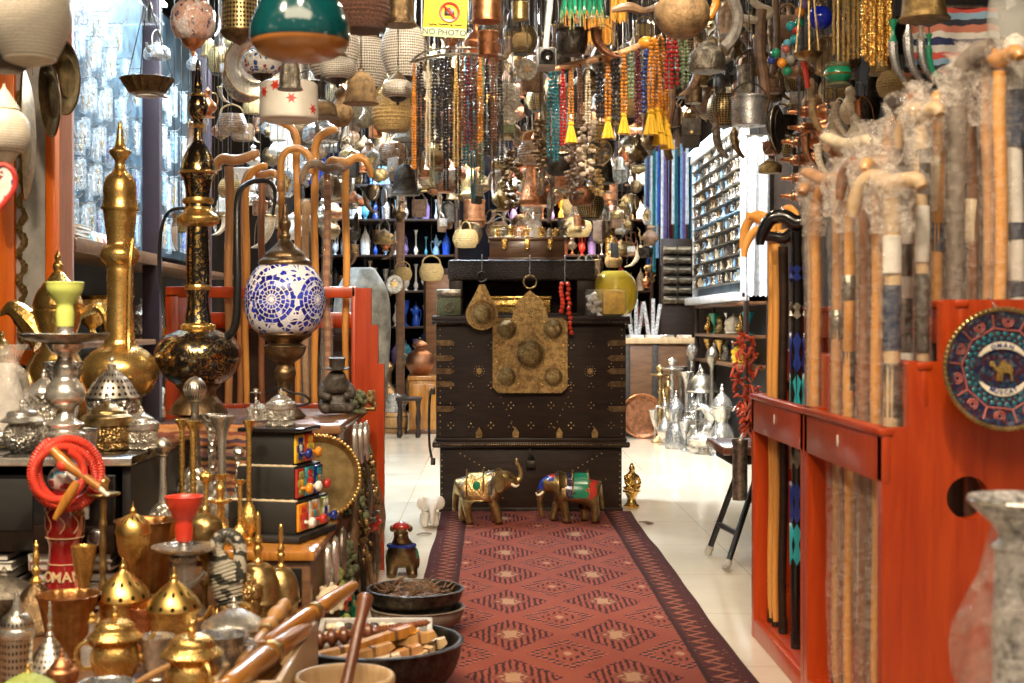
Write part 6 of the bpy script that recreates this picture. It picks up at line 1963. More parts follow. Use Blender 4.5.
for i, (dx, dy, z, a, ln, m) in enumerate(pieces):
    o = thing('carved_piece', '%s carved piece, %s longest in the large dark bowl' % ({'carved_wood': 'yellowish wooden', 'orange_wood': 'orange wooden', 'tan_cane': 'tan wooden', 'pale_wood': 'pale wooden', 'bone': 'bone coloured'}[m], ['longest', 'third', 'fourth', 'seventh', 'eighth', 'sixth', 'fifth', 'tenth', 'eleventh', 'ninth'][i] if i else 'very'), 'carving', (cx_ + dx, cy_ + dy, z), (0, -.12, a), 1, 'carved wooden pieces')
    part(o, 'body', MB().prism([(-ln / 2, -.004), (ln * .3, -.010), (ln / 2, .0), (ln * .45, .012), (ln * .1, .010), (-ln / 2, .006)], -.011, .011), m)
    part(o, 'notch', MB().box(ln * .12, ln * .18, -.0125, .0125, -.010, .013, .002), 'brown_wood')
mo = thing('mortar', 'pale turned wooden mortar at the front beside the wooden tray', 'mortar', (XA(312, 2.44), 2.44, 0))
mo.location.x = -.255
part(mo, 'bowl', MB().lathe(cr([(.055, 0), (.06, .01), (.06, .01), (.04, .04), (.045, .07), (.075, .11), (.085, .16), (.088, .185), (.078, .185), (.07, .14), (.03, .10), (0, .095)], 4), 36), 'pale_wood')
p0, p1 = Vector((-.262, 2.43, .125)), Vector((-.21, 2.62, .40))
pe = thing('pestle', 'dark wooden pestle leaning in the pale mortar', 'pestle', p0)
pe.rotation_euler = (p1 - p0).to_track_quat('Z', 'Y').to_euler()
part(pe, 'body', MB().lathe(cr([(0, 0), (.012, .004), (.014, .02), (.011, .06), (.010, .16), (.013, .20), (.014, .22), (.0, .225)], 4), 18), 'turned_wood')

# ------------------------------------------------------------------ jewellery hung along the chest side
def jewel(i, px, py, d_, kind, m, lab):
    z = ZA(py, d_); x = XA(px, d_)
    o = thing('hanging_jewellery', lab, 'jewellery', (x, d_, z), 0, 1.3 if kind != 'strap' else 1.15, 'jewellery hung on the chest side')
    mb = MB(); q = random.Random(i)
    if kind == 'cuff':
        mb.tube([(0, .018 * math.cos(a), -.045 + .042 * math.sin(a)) for a in [PI * (-.35 + 1.7 * k / 18) for k in range(19)]], .0055, 8)
        part(o, 'cuff', mb, m)
    elif kind == 'bunch':
        for k in range(46):
            t_ = q.random()
            mb.ball((q.uniform(-.018, .018) * (.4 + t_), q.uniform(-.02, .02) * (.4 + t_), -.015 - .11 * t_), q.uniform(.004, .009), 6)
        part(o, 'charm_pattern', mb, m)
    elif kind == 'strap':
        for k in range(5):
            x0, y0 = q.uniform(-.014, .014), q.uniform(-.03, .03)
            mb.tube([(x0 * .2, y0 * .2, 0), (x0, y0, -.05), (x0 * 1.6, y0 * 1.1, -.10), (x0 * 1.1, y0 * 1.4, -.15 - .02 * q.random())], [.003, .006, .007, .003], 6, k=3)
        part(o, 'thong_fringe', mb, m)
    else:
        mb.lathe(cr([(0, -.004), (.02, -.004), (.024, 0), (.02, .004), (0, .006)], 2), 20, X=T3(0, 0, -.05, PI / 2))
        for k in range(8):
            a = 2 * PI * k / 8
            mb.ball((.024 * math.cos(a), 0, -.05 + .024 * math.sin(a)), .005, 6)
        part(o, 'pendant', mb, m)
    part(o, 'loop', MB().torus((0, 0, -.002), .006, .0013, 12, 5, axis='X'), 'steel')
J = [(349, 424, 3.82, 'cuff', 'silver', 'silver cuff'), (356, 424, 3.92, 'cuff', 'silver', 'silver cuff'), (362, 422, 4.02, 'cuff', 'silver', 'silver cuff'), (352, 462, 3.80, 'bunch', 'green_stone', 'mossy green bunch of charms'), (362, 455, 3.98, 'strap', 'pewter', 'grey thong tassel'),
     (368, 448, 4.1, 'bunch', 'old_brass', 'brass bunch of charms'), (374, 445, 4.25, 'strap', 'green_stone', 'green thong tassel'), (350, 500, 3.78, 'strap', 'leather', 'brown leather thong tassel'), (358, 505, 3.90, 'bunch', 'old_brass', 'brass bunch of charms'), (366, 500, 4.05, 'strap', 'iron', 'black thong tassel'),
     (373, 500, 4.2, 'pendant', 'red_enamel', 'red round pendant'), (377, 520, 4.3, 'strap', 'pewter', 'grey thong tassel'), (345, 535, 3.72, 'bunch', 'green_stone', 'mossy green bunch of charms'), (355, 545, 3.84, 'strap', 'iron', 'black thong tassel'), (365, 545, 4.0, 'strap', 'leather', 'brown leather thong tassel'),
     (322, 545, 3.26, 'cuff', 'silver', 'silver cuff'), (329, 538, 3.36, 'cuff', 'silver', 'silver cuff'), (336, 530, 3.48, 'cuff', 'pewter', 'grey metal cuff'), (334, 556, 3.42, 'bunch', 'lime', 'yellow green bunch of charms'), (342, 550, 3.58, 'bunch', 'green_stone', 'mossy green bunch of charms'),
     (323, 570, 3.24, 'pendant', 'bone', 'pale flower pendant'), (336, 572, 3.42, 'pendant', 'red_enamel', 'red round pendant'), (346, 575, 3.62, 'strap', 'green_enamel', 'green thong tassel'), (352, 580, 3.70, 'strap', 'iron', 'black thong tassel'), (330, 590, 3.30, 'strap', 'leather', 'brown leather thong tassel'),
     (374, 470, 4.18, 'bunch', 'pewter', 'grey bunch of charms'), (379, 480, 4.34, 'strap', 'leather', 'brown leather thong tassel'), (370, 540, 4.1, 'bunch', 'old_brass', 'brass bunch of charms')]
seen = {}
for i, (px, py, d_, k, m, lab) in enumerate(J):
    seen[lab] = seen.get(lab, 0) + 1
    n_ = seen[lab]
    tot = sum(1 for j in J if j[5] == lab)
    where = 'tall chest' if d_ > 3.7 else 'low chest'
    dx = -.370 if d_ > 3.73 else -.378
    px2 = CX + dx * F / d_
    jl = '%s hanging on the side of the %s' % (lab, where) if tot == 1 else '%s on the %s side, %s from the drawer box' % (lab, where, ORD[n_ - 1])
    jewel(i, px2 + (i % 3) * 2, py, d_, k, m, jl)
# ------------------------------------------------------------------ left wall: framed panel, plates, lit shelf wall
fp = thing('framed_panel', 'orange framed grey metal panel with gilt edging standing by the left-hand shelf wall'.replace('left-hand ', 'lit '), 'panel', (0, 4.48, 0))
fx = [XA(p, 4.48) for p in (-22, 14, 27, 45, 55)]
part(fp, 'post', MB().box(fx[0], fx[1], 0, .05, 0, 1.95, .005), 'orange_paint')
part(fp, 'post', MB().box(fx[3], fx[4], 0, .05, 0, 1.95, .005), 'orange_paint')
part(fp, 'rail', MB().box(fx[1], fx[3], .005, .045, ZA(365, 4.48), ZA(350, 4.48), .004), 'orange_paint')
part(fp, 'panel', MB().box(fx[1], fx[3], .02, .03, ZA(352, 4.48), 1.93, .002), 'foam_grey')
part(fp, 'lower_panel', MB().box(fx[1], fx[3], .02, .03, 0, ZA(366, 4.48), .002), 'dark_wood')
mb = MB(); q = random.Random(3)
for i in range(70):
    z = ZA(352, 4.48) + .012 * i
    mb.ball(((fx[1] + fx[2]) / 2 + .010 * math.sin(i * .9), .012, z), q.uniform(.007, .014), 6)
part(fp, 'carved_edge_pattern', mb, 'old_brass', 'gilt carved edging')
su = thing('shelf_unit', 'dark wall shelf unit with brightly lit hanging packets above and brass bowls below', 'shelf unit', (0, 0, 0))
part(su, 'side_panel', MB().box(-1.775, XA(72, 4.80), 4.80, 4.825, 0, 2.35, .003), 'mauve_wall', 'mauve side panel')
part(su, 'back_panel', MB().box(-1.775, -1.75, 4.83, 8.0, 0, 1.15, .002), 'black_matte')
part(su, 'display_panel', MB().box(-1.775, -1.71, 4.83, 8.0, 1.15, 2.42, .002), 'panel_grey', 'pale grey display backing')
for z in (1.075, .735, .40, .06):
    part(su, 'shelf', MB().box(-1.755, -1.44, 4.83, 8.0, z - .022, z, .003), 'brown_wood')
for y in (6.02, 7.1):
    part(su, 'upright', MB().box(-1.50, -1.425, y, y + .05, 0, 2.42, .003), 'purple_dark')
part(su, 'front_lip', MB().box(-1.445, -1.43, 4.83, 6.0, 1.05, 1.10, .003), 'brown_wood')
part(su, 'glass_shelf', MB().box(-1.71, -1.40, 4.85, 6.0, 2.08, 2.09, .001), 'clear_glass')
part(su, 'light_strip', MB().box(-1.66, -1.63, 4.9, 5.95, 2.395, 2.412, .002), 'lamp_cool', 'glowing white light strip')
part(su, 'light_strip', MB().box(-1.66, -1.63, 6.15, 7.05, 2.395, 2.412, .002), 'lamp_cool', 'glowing white light strip')

def packet(y, z, w, h, m, lab, depth=.10):
    o = thing('hanging_packet', lab, 'packet', (-1.705, y, z), 0, 1, 'packets hanging in the lit shelf wall')
    mb = MB()
    q = random.Random(int(y * 1000 + z * 77))
    vs = []
    n = 5
    part(o, 'hook', MB().tube([(0, 0, 0), (depth + .03, 0, .004), (depth + .045, 0, .02)], .002, 5), 'steel')
    part(o, 'bag', MB().box(depth, depth + .022, -w / 2, w / 2, -h, .0, .006), 'packet', 'clear cellophane bag')
    for k in range(4):
        mb.ball((depth + .012, q.uniform(-w * .25, w * .25), -h * (.25 + .18 * k)), w * .22, 8, sc=(.4, 1, 1.2))
    mb.tube([(depth + .012, -w * .2, -h * .1), (depth + .012, w * .2, -h * .5), (depth + .012, -w * .1, -h * .92)], w * .06, 5, k=3)
    part(o, 'goods', mb, m)
    return o
PM = ['bead_white', 'bead_gold', 'silver', 'bead_sky', 'white_ceramic', 'gold', 'bead_violet', 'bead_white', 'horn', 'bead_gold']
MN = dict(bead_white='white', bead_gold='gold', silver='silvery', bead_sky='sky blue', white_ceramic='cream', gold='bright gold', bead_violet='violet', horn='brown', blue_plastic='deep blue', cyan_plastic='cyan')
ROWN = ['lowest', 'second lowest', 'third lowest', 'fourth lowest', 'fifth lowest', 'topmost']
for r_i, z in enumerate((1.27, 1.43, 1.59, 1.76, 1.93, 2.05)):
    cnt = 0
    for c_i in range(16):
        y = 4.92 + .075 * c_i + .02 * (r_i % 2)
        if y > 5.99: continue
        m = PM[(c_i * 3 + r_i * 7) % len(PM)]
        packet(y, z, .056, (.115, .135, .12)[c_i % 3], m, '%s packet, %s from the mauve panel, %s row of the lit wall' % (MN[m], ORD[cnt], ROWN[r_i]), .06 + .08 * ((c_i * 5 + r_i) % 3) / 2)
        cnt += 1
for r_i, z in enumerate((1.30, 1.50, 1.72, 1.94)):
    for c_i in range(9):
        y = 6.16 + .105 * c_i
        m = ['blue_plastic', 'bead_white', 'cyan_plastic', 'silver', 'bead_sky', 'white_ceramic', 'bead_gold'][(c_i * 2 + r_i * 3) % 7]
        packet(y, z, .075, .15, m, '%s packet, %s beyond the dark upright, %s far row of the lit wall' % (MN[m], ORD[c_i], ['lowest', 'second', 'third', 'topmost'][r_i]), .08 + .1 * (c_i % 2))
# goods on the shelf boards
for i in range(6):
    m = ['paper_white', 'black', 'cream_cloth', 'paper_white', 'foam_grey', 'cream_cloth'][i]
    b = thing('magazine', '%s magazine, %s from the bottom of the pile on the upper shelf board' % ({'paper_white': 'white', 'black': 'black', 'cream_cloth': 'cream', 'foam_grey': 'grey'}[m], ORD[i]), 'magazine', (-1.60, 5.04 + .01 * (i % 3), 1.0755 + .0135 * i), .06 * (i % 2), 1, 'magazines on the shelf')
    part(b, 'pages', MB().box(-.13, .13, -.10, .10, .0015, .011, .001), 'paper_white')
    part(b, 'cover', MB().box(-.132, .132, -.102, .102, .011, .0125, .0005).box(-.132, .132, -.102, .102, 0, .0015, .0005), m)
for i in range(7):
    b = thing('tile_sample', 'cream printed tile, %s in the row leaning on the upper shelf beyond the magazines' % ORD[i], 'tile', (-1.50, 5.32 + .085 * i, 1.076), (0, -.35, 0), 1, 'tiles on the shelf')
    part(b, 'tile', MB().box(-.010, 0, -.036, .036, 0, .085, .002), 'paper_white')
    part(b, 'motif', MB().prism([(.022 * math.cos(a) , .045 + .022 * math.sin(a)) for a in [PI * k / 6 for k in range(12)]], 0, .001, X=T3(.0005, 0, 0, 0, 0, PI / 2)), ['turquoise', 'amber', 'red_enamel', 'blue_enamel'][i % 4])
for i, (px, d_, top, z, kind, m, lab) in enumerate([(92, 4.98, 300, .7355, 'footed_bowl', 'gold', 'gilt footed bowl with wavy rim on the middle wall shelf'), (106, 5.22, 296, .7355, 'footed_bowl', 'brass_engraved', 'brass footed bowl with wavy rim on the middle wall shelf'), (154, 6.3, 292, .7355, 'ewer', 'brass', 'brass ewer on the middle wall shelf beyond the upright'), (142, 5.85, 298, .7355, 'teapot', 'silver', 'silver teapot on the middle wall shelf'),
                                                    (166, 6.6, 296, .7355, 'jar', 'gold', 'gilt jar on the middle wall shelf beside the brass ewer'), (100, 5.1, 395, .4005, 'jar', 'dull_brass', 'brass jar on the low wall shelf'), (130, 5.6, 372, .4005, 'dallah', 'dull_brass', 'brass coffee pot on the low wall shelf'), (150, 6.2, 374, .4005, 'jar', 'silver', 'silver jar on the low wall shelf'),
                                                    (86, 4.96, 262, .742, 'footed_bowl', 'gold', '') ]):
    if lab:
        X_ = -1.58
        dd = X_ * F / (px - CX)
        if abs(dd - 6.045) < .12 or abs(dd - 7.12) < .12: dd += .2
        put(kind, px, dd, base_y(z, dd) - top, z, lab, m if m != 'silver' else 'silver_engraved', sxy=1.0 if kind != 'footed_bowl' else .62)
# plates and drum in the near corner
def plate_at(px, py, d_, rpx, rx, rz, m, lab, name='hanging_plate'):
    o = thing(name, lab, 'plate', (XA(px, d_), d_, ZA(py, d_)), (rx, 0, rz))
    R_ = rpx * d_ / F
    part(o, 'dish', MB().lathe(cr([(0, .0), (R_ * .5, .0), (R_ * .62, R_ * .06), (R_ * .95, R_ * .14), (R_, R_ * .14), (R_, R_ * .10), (R_ * .64, 0), (0, -R_ * .05)], 4), 40, X=T3(0, 0, 0, PI / 2)), m)
    part(o, 'rim', MB().torus((0, -R_ * .13, 0), R_ * .985, R_ * .025, 40, 6, axis='Y'), 'dull_brass')
    c = part(o, 'cord', MB().tube([(0, .0, R_ * .95), (0, 0, R_ + .4)], .0015, 5), 'iron')
    return o
plate_at(33, 136, 4.25, 64, 0, -1.30, 'old_brass', 'large oval looking brass plate hanging edgewise before the orange framed panel')
plate_at(68, 78, 4.1, 36, .1, -.85, 'bronze', 'upper dark bronze plate hanging beside the mauve panel')
plate_at(54, 98, 4.0, 38, .1, -1.02, 'bronze', 'lower dark bronze plate overlapping the orange framed post')
hang('h_barrel', 30, -38, 108, 2.0, 'big beige mesh lantern hanging close at the shop entrance', dict(shade='pierced_cream', base='drum_skin', cap='drum_skin'), sxy=.86)
hang('h_pot', 2, 10, 62, 2.25, 'dark iron pot hanging beside the big beige mesh lantern', 'iron')
hang('h_lamp', 4, 84, 90, 2.5, 'small white pierced lantern hanging below the big beige one', dict(globe='pierced_cream', cap='drum_skin', cup='drum_skin'), sxy=.62)
hm_ = thing('hanging_mirror', 'red rimmed heart shaped mirror hanging at the shop entrance', 'mirror', (XA(-9, 2.4), 2.4, ZA(188, 2.4)), (0, 0, .3))
hp = [(.017 * 1.45 * math.sin(t) ** 3 * 1.6, .0034 * (13 * math.cos(t) - 5 * math.cos(2 * t) - 2 * math.cos(3 * t) - math.cos(4 * t))) for t in [2 * PI * i / 40 for i in range(40)]]
part(hm_, 'mirror', MB().prism(hp, -.002, .002), 'mosaic_floral')
part(hm_, 'rim', MB().tube([(x, 0, z) for x, z in hp], .005, 8, closed=True), 'red_enamel', 'bright red rim')
part(hm_, 'cord', MB().tube([(0, 0, .018), (0, 0, CEIL - ZA(188, 2.4))], .0012, 5), 'iron')

# ------------------------------------------------------------------ things hanging from the ceiling, by hand
tl = thing('hanging_lamp', 'big teal glazed lamp with amber underside hanging close to the shop entrance', 'lamp', (XA(300, 2.25), 2.25, ZA(62, 2.25)), 0, 1)
sc = 2.25 / F
part(tl, 'shade', MB().lathe(cr([(49 * sc, 20 * sc), (50 * sc, 26 * sc), (48 * sc, 40 * sc), (38 * sc, 62 * sc), (22 * sc, 80 * sc), (12 * sc, 100 * sc), (10 * sc, 120 * sc)], 5), 48), 'teal_glaze')
part(tl, 'underside', MB().lathe(cr([(0, 0), (20 * sc, 1.5 * sc), (38 * sc, 7 * sc), (47 * sc, 15 * sc), (49 * sc, 21 * sc)], 5), 48), 'amber_glaze', 'amber underside')
c_ = cord_to(tl, ZA(62, 2.25), 1, 'iron', rad=.003)
c_.location = (0, 0, 118 * sc)
c_.scale = (.003, .003, CEIL - ZA(62, 2.25) - 118 * sc)
hang('h_lamp', 193, -22, 80, 3.75, 'pink mosaic globe lamp with copper cup above the black hookah', dict(globe='mosaic_pink', cap='bronze', cup='copper'), sxy=.62)
fd = thing('hanging_dish', 'brown fluted dish hanging flat between lit packets and pink mosaic lamp', 'dish', (XA(147, 4.2), 4.2, ZA(95, 4.2)))
mb = MB().lathe(cr([(.03, .0), (.05, .004), (.062, .020), (.078, .045), (.080, .048), (.072, .046), (.045, .016), (0, .010)], 4), 40, lobes=20, amp=.03)
part(fd, 'bowl', mb, 'bronze')
for k in range(3):
    a = 2 * PI * k / 3
    part(fd, 'chain', MB().tube([(.078 * math.cos(a), .078 * math.sin(a), .046), (.0, 0, .30)], .0016, 5), 'iron')
part(fd, 'cord', MB().tube([(0, 0, .30), (0, 0, CEIL - ZA(95, 4.2))], .0016, 5), 'iron')
part(fd, 'foot_disc', MB().lathe([(.035, .0), (.034, .004), (0, .005)], 20, X=T3(0, 0, -.005)), 'white_ceramic')
hang('h_cyl', 240, -28, 74, 3.6, 'pierced white brass cylinder lantern next to the teal lamp', dict(shade='pierced_brass'), sxy=.66)
hang('h_lamp', 262, 36, 50, 4.25, 'white and blue mosaic lamp with dark cup behind the teal lamp', dict(globe='mosaic_floral', cup='iron'), sxy=.9)
plate_at(256, 66, 4.6, 31, .15, .25, 'silver', 'large polished silver plate hanging behind the mosaic lamps')
plate_at(246, 78, 4.9, 24, .2, -.3, 'steel', 'smaller steel plate hanging below the large polished one')
hang('h_bell', 290, 56, 34, 3.5, 'grey metal bell hanging right under the teal lamp'.replace('right under', 'just under'), 'pewter', sxy=.9)
wl = thing('hanging_lantern', 'white cylinder lantern with red star flowers below the teal lamp', 'lantern', (XA(289, 3.9), 3.9, ZA(122, 3.9)))
part(wl, 'shade', MB().lathe(cr([(.050, 0), (.075, .004), (.082, .02), (.080, .09), (.078, .105), (.06, .112), (.02, .115)], 4), 36), 'white_ceramic')
for a, z in ((-1.35, .055), (-2.4, .075), (-.5, .03), (-1.9, .09), (2.2, .05), (.9, .06)):
    mb = MB().prism([((.016 if i % 2 == 0 else .007) * math.cos(PI * i / 6), (.016 if i % 2 == 0 else .007) * math.sin(PI * i / 6)) for i in range(12)], -.002, .004, X=T3(.0805 * math.cos(a), .0805 * math.sin(a), z, 0, 0, a + PI / 2))
    part(wl, 'flower_pattern', mb, 'red_clay', 'red star flower')
part(wl, 'cord', MB().tube([(0, 0, .112), (0, 0, CEIL - ZA(122, 3.9))], .002, 5), 'iron')
hang('h_basket', 361, -30, 62, 3.6, 'dark woven wicker basket hanging beside the teal lamp', 'wicker', sxy=1.0)
hang('h_bell', 400, -22, 48, 3.78, 'large dark bell hanging between wicker basket and paper sign', 'bronze', sxy=.85)
hang('h_barrel', 332, 18, 66, 4.3, 'white pierced barrel lantern behind the dark wicker basket', sxy=.95)
hang('h_barrel', 404, 22, 62, 4.45, 'white pierced barrel lantern with lit side below the large dark bell', sxy=.85)
hang('h_barrel', 366, 34, 60, 4.9, 'white pierced barrel lantern between two others, set further back', sxy=.9)
hang('h_lamp', 338, 45, 44, 4.0, 'dark cupped lamp in front of the farther pierced lanterns', dict(globe='pierced_white', cup='iron'), sxy=.9)
hang('h_lamp', 398, 70, 36, 4.2, 'small dark cupped lamp below the lit pierced lantern', dict(globe='pierced_white', cup='iron'), sxy=1.0)
hang('h_lamp', 424, 62, 36, 4.7, 'small dark cupped lamp beside the black bead necklaces', dict(globe='pierced_white', cup='iron'), sxy=1.0)
hang('h_bell', 361, 68, 36, 4.2, 'beige felt hat shaped lamp with grey underside', dict(dome='tan_hide'), sxy=1.2)
hang('h_gourd', 341, 85, 42, 4.42, 'tan gourd with orange stopper hanging by the hat shaped lamp', dict(stopper='amber'), sxy=.8)
hang('h_bell', 322, 98, 20, 4.1, 'flat dark dish shaped bell under the tan gourd', 'bronze', sxy=2.2)
hang('h_basket', 392, 82, 50, 4.6, 'straw basket hanging beside the black bead necklaces', 'straw', sxy=.85)
hang('h_pot', 310, 70, 34, 4.8, 'small dark pot hanging behind the red flowered lantern', 'iron')
# paper sign
sg = thing('hanging_sign', 'yellow and green paper sign with crossed out camera reading NO PHOTO', 'sign', (XA(444, 4.0), 4.0, ZA(37, 4.0)), (0, .06, 0))
u = 4.0 / F
part(sg, 'board', MB().box(-22 * u, 22 * u, 0, .004, 0, 44 * u, .001), 'sign_yellow')
part(sg, 'lower_strip', MB().box(-22 * u, 22 * u, -.002, .0005, 0, 9 * u, .0005), 'pale_green', 'pale green lettered strip')
mb = MB().torus((4 * u, -.002, 25 * u), 9 * u, 1.3 * u, 32, 6, axis='Y')
mb.tube([(-2.5 * u, -.003, 31.5 * u), (10.5 * u, -.003, 18.5 * u)], 1.1 * u, 6)
part(sg, 'ban_emblem', mb, 'red_enamel', 'red prohibition circle')
part(sg, 'camera_emblem', MB().box(-1 * u, 9 * u, -.002, 0, 21.5 * u, 28 * u, .0005).lathe([(2.6 * u, 0), (2.4 * u, .003), (0, .003)], 16, X=T3(4 * u, -.001, 25 * u, PI / 2)).box(1 * u, 5 * u, -.002, 0, 28 * u, 29.6 * u, .0005), 'black')
o = link('lettering', text_mesh('NO PHOTO', 8.2 * u, .0005, 'black'), sg, (0, -.003, 4.4 * u)); o.rotation_euler = (PI / 2, 0, 0)
mb = MB()
for k, (a, b) in enumerate([(-16, -8), (-6, 4), (6, 8), (10, 17)]):
    mb.tube([(a * u, -.0008, 13 * u), ((a * .7 + b * .3) * u, -.0008, (11.2 + (k % 2)) * u), ((a + b) / 2 * u, -.0008, 12.4 * u), (b * u, -.0008, (11.4 + k % 2 * 1.5) * u)], .5 * u, 5, k=3)
part(sg, 'script_pattern', mb, 'black', 'small line of black handwriting')
for s in (-1, 1):
    part(sg, 'cord', MB().tube([(s * 18 * u, 0, 43 * u), (s * 10 * u, 0, CEIL - ZA(37, 4.0))], .0012, 5), 'iron')

hang('h_can', 487, -14, 36, 3.7, 'copper pot with dark base hanging beside the paper sign', dict(body='copper'), sxy=1.15)
hang('h_can', 488, 20, 36, 3.85, 'bright copper can hanging under the copper pot', dict(body='copper'), sxy=.8)
hang('h_pot', 490, 34, 30, 4.5, 'small copper pot hanging under the bright copper can', dict(bowl='copper'), sxy=.8)
hang('h_can', 520, -6, 26, 4.1, 'brass can with dark rim near the upper frame edge', dict(body='dull_brass'), sxy=.9)
hang('h_medal', 491, 82, 32, 4.3, 'round dark pendant with a brass six pointed star', sxy=.9)
hang('h_medal', 507, 82, 30, 4.6, 'round pale silver pendant beside the brass star pendant', dict(disc='silver_engraved', star='pewter'), sxy=.9)
hang('h_medal', 527, 58, 22, 4.4, 'round grey pendant hanging next to the small camera', dict(disc='pewter', star='bronze'))
hang('h_pouch', 507, 104, 30, 4.4, 'green jewelled metal pouch hanging under the star pendant', dict(body='green_stone', flap='pewter'), sxy=.9)
hang('h_pot', 572, 14, 42, 4.0, 'black iron bucket hanging behind the wooden pole', 'iron', sxy=.80)
hang('h_horn', 610, 24, 34, 4.0, 'brown leather horn boot hanging above the wooden pole', dict(horn='old_copper', strap='leather', mouth='copper'), sxy=1.15)
hang('h_gourd', 682, -40, 78, 3.3, 'large brown hide gourd hanging close above the yellow necklaces', 'tan_hide', sxy=.95)
hang('h_pouch', 691, 108, 40, 4.0, 'dark leather pouch with a pale stud hanging below the yellow necklaces', dict(body='stone_dark', flap='iron'), sxy=.75)
hang('h_kettle', 707, 18, 54, 4.0, 'grey metal kettle with striped front hanging among leather straps', sxy=.75)
hang('h_can', 746, 52, 42, 4.0, 'tall tin can hanging above the polished tin pot', dict(body='pewter'), sxy=.6)
hang('h_can', 749, 82, 44, 3.9, 'polished tin pot hanging beside the coloured glass beads', dict(body='steel'), sxy=1.1)
hang('h_horn', 768, 30, 50, 4.2, 'dark curved horn with strap hanging near the coloured glass beads', sxy=.6)
hang('h_horn', 690, 40, 55, 4.4, 'brown horn with strap behind the grey kettle', rz=2.4, sxy=.7)
hang('h_bell', 728, -4, 40, 4.5, 'brown saddle bell hanging above the grey kettle', 'horn', sxy=.9)
hang('h_spoon', 716, 112, 46, 4.3, 'curved grey dagger hanging under the grey kettle')
hang('h_spoon', 734, 118, 40, 4.6, 'small dark curved dagger beside the polished tin pot', 'bronze')
def hide(o_label, px, py, d_, pts, m, name, cat, r=.012, w=None):
    o = thing(name, o_label, cat, (XA(px, d_), d_, ZA(py, d_)))
    u = d_ / F
    part(o, 'strap', MB().tube([(x * u, (w or 0) * math.sin(i), -y * u) for i, (x, y) in enumerate(pts)], r, 8, k=4), m)
    part(o, 'cord', MB().tube([(pts[0][0] * u, 0, -pts[0][1] * u), (pts[0][0] * u, 0, CEIL - ZA(py, d_))], .0015, 5), 'iron')
    return o
hide('grey studded leather belt looped beside the grey kettle', 732, -4, 3.8, [(0, 0), (6, 20), (2, 40), (-8, 52)], 'grey_leather', 'hanging_belt', 'belt', .016)
hide('pale leather harness strap hanging above the tall tin can', 745, -6, 4.0, [(0, 0), (14, 12), (26, 18), (14, 26), (-2, 24)], 'drum_skin', 'hanging_harness', 'harness', .011)
hide('bright orange leather tag hanging beside the hide gourd', 714, -10, 3.5, [(0, 0), (2, 14), (-5, 28)], 'amber', 'hanging_tag', 'tag', .010)
hide('orange ribbon hanging among the coloured glass beads', 803, 62, 4.0, [(0, 0), (3, 12), (5, 26)], 'red_clay', 'hanging_ribbon', 'ribbon', .008)
hide('long brown strap bunch hanging between horn and glass beads', 762, 10, 4.0, [(0, 0), (-2, 40), (3, 80), (0, 104)], 'leather', 'hanging_strap', 'strap', .016)
hide('thin brown strap hanging beside the long strap bunch', 775, 0, 4.3, [(0, 0), (2, 40), (-3, 75)], 'horn', 'hanging_strap', 'strap', .010)
hide('dark rein hanging behind the dark red necklaces', 668, 60, 4.4, [(0, 0), (4, 40), (-2, 80), (2, 100)], 'leather', 'hanging_strap', 'strap', .012)
# cctv camera on a pale pole
cc = thing('hanging_camera', 'small boxed security camera on a pale pole above the wooden pole', 'camera', (XA(547, 3.8), 3.8, ZA(56, 3.8)))
u = 3.8 / F
part(cc, 'housing', MB().box(-9.5 * u, 9.5 * u, 0, .09, -10 * u, 9 * u, .006), 'grey_metal_paint')
part(cc, 'front', MB().box(-8.5 * u, 8.5 * u, -.004, .001, -8.5 * u, 8 * u, .004), 'black')
part(cc, 'lens', MB().lathe(cr([(.018, 0), (.018, .006), (.014, .010), (.010, .006), (0, .004)], 3), 24, X=T3(0, -.003, 0, PI / 2)), 'black_lacquer')
part(cc, 'pole', MB().tube([(-1 * u, .03, 9 * u), (4 * u, .03, 60 * u), (6 * u, .03, CEIL - ZA(56, 3.8))], .0085, 10), 'grey_metal_paint')
# wooden pole carrying the amber strands
d_ = 4.05
ppole = thing('hanging_pole', 'slanting wooden pole hung with amber and dark bead necklaces', 'pole', (0, 0, 0))
part(ppole, 'pole', MB().tube([P(548, 71, d_), P(580, 63, d_), P(615, 55, d_), P(645, 44, d_), P(662, 36, d_)], [.009, .010, .0105, .010, .008], 10, k=4), 'tan_cane')
part(ppole, 'knob', MB().ball(P(648, 43, d_), .020, 12, sc=(1.5, 1, 1)), 'amber', 'orange knob')
for px, py in ((560, 69), (640, 47)):
    part(ppole, 'cord', MB().tube([P(px, py, d_), (P(px, py, d_).x, d_, CEIL)], .0015, 5), 'iron')
rail2 = thing('hanging_rail', 'thin metal hoop rail carrying the black bead necklaces under the paper sign', 'rail', (0, 0, 0))
part(rail2, 'rail', MB().tube([P(411, 62, 4.05), P(440, 55, 4.0), P(470, 54, 4.0), P(505, 57, 4.05)], .004, 8, k=4).tube([P(411, 62, 4.05), P(430, 50, 4.2), P(480, 48, 4.25), P(505, 57, 4.05)], .003, 8, k=4), 'pewter')
for px, py in ((425, 58), (490, 55)):
    part(rail2, 'cord', MB().tube([P(px, py, 4.02), (P(px, py, 4.02).x, 4.02, CEIL)], .0012, 5), 'iron')
branch = thing('hanging_branch', 'dark gnarled branch hanging above the horn boot', 'branch', (0, 0, 0))
part(branch, 'wood', MB().tube([P(612, 10, 3.9), P(630, 7, 3.9), P(645, 11, 3.9), P(664, 4, 3.9), P(680, -6, 3.9)], [.008, .014, .010, .013, .008], 8, k=4), 'horn')
part(branch, 'cord', MB().tube([P(645, 10, 3.9), (P(645, 10, 3.9).x, 3.9, CEIL)], .0015, 5), 'iron')
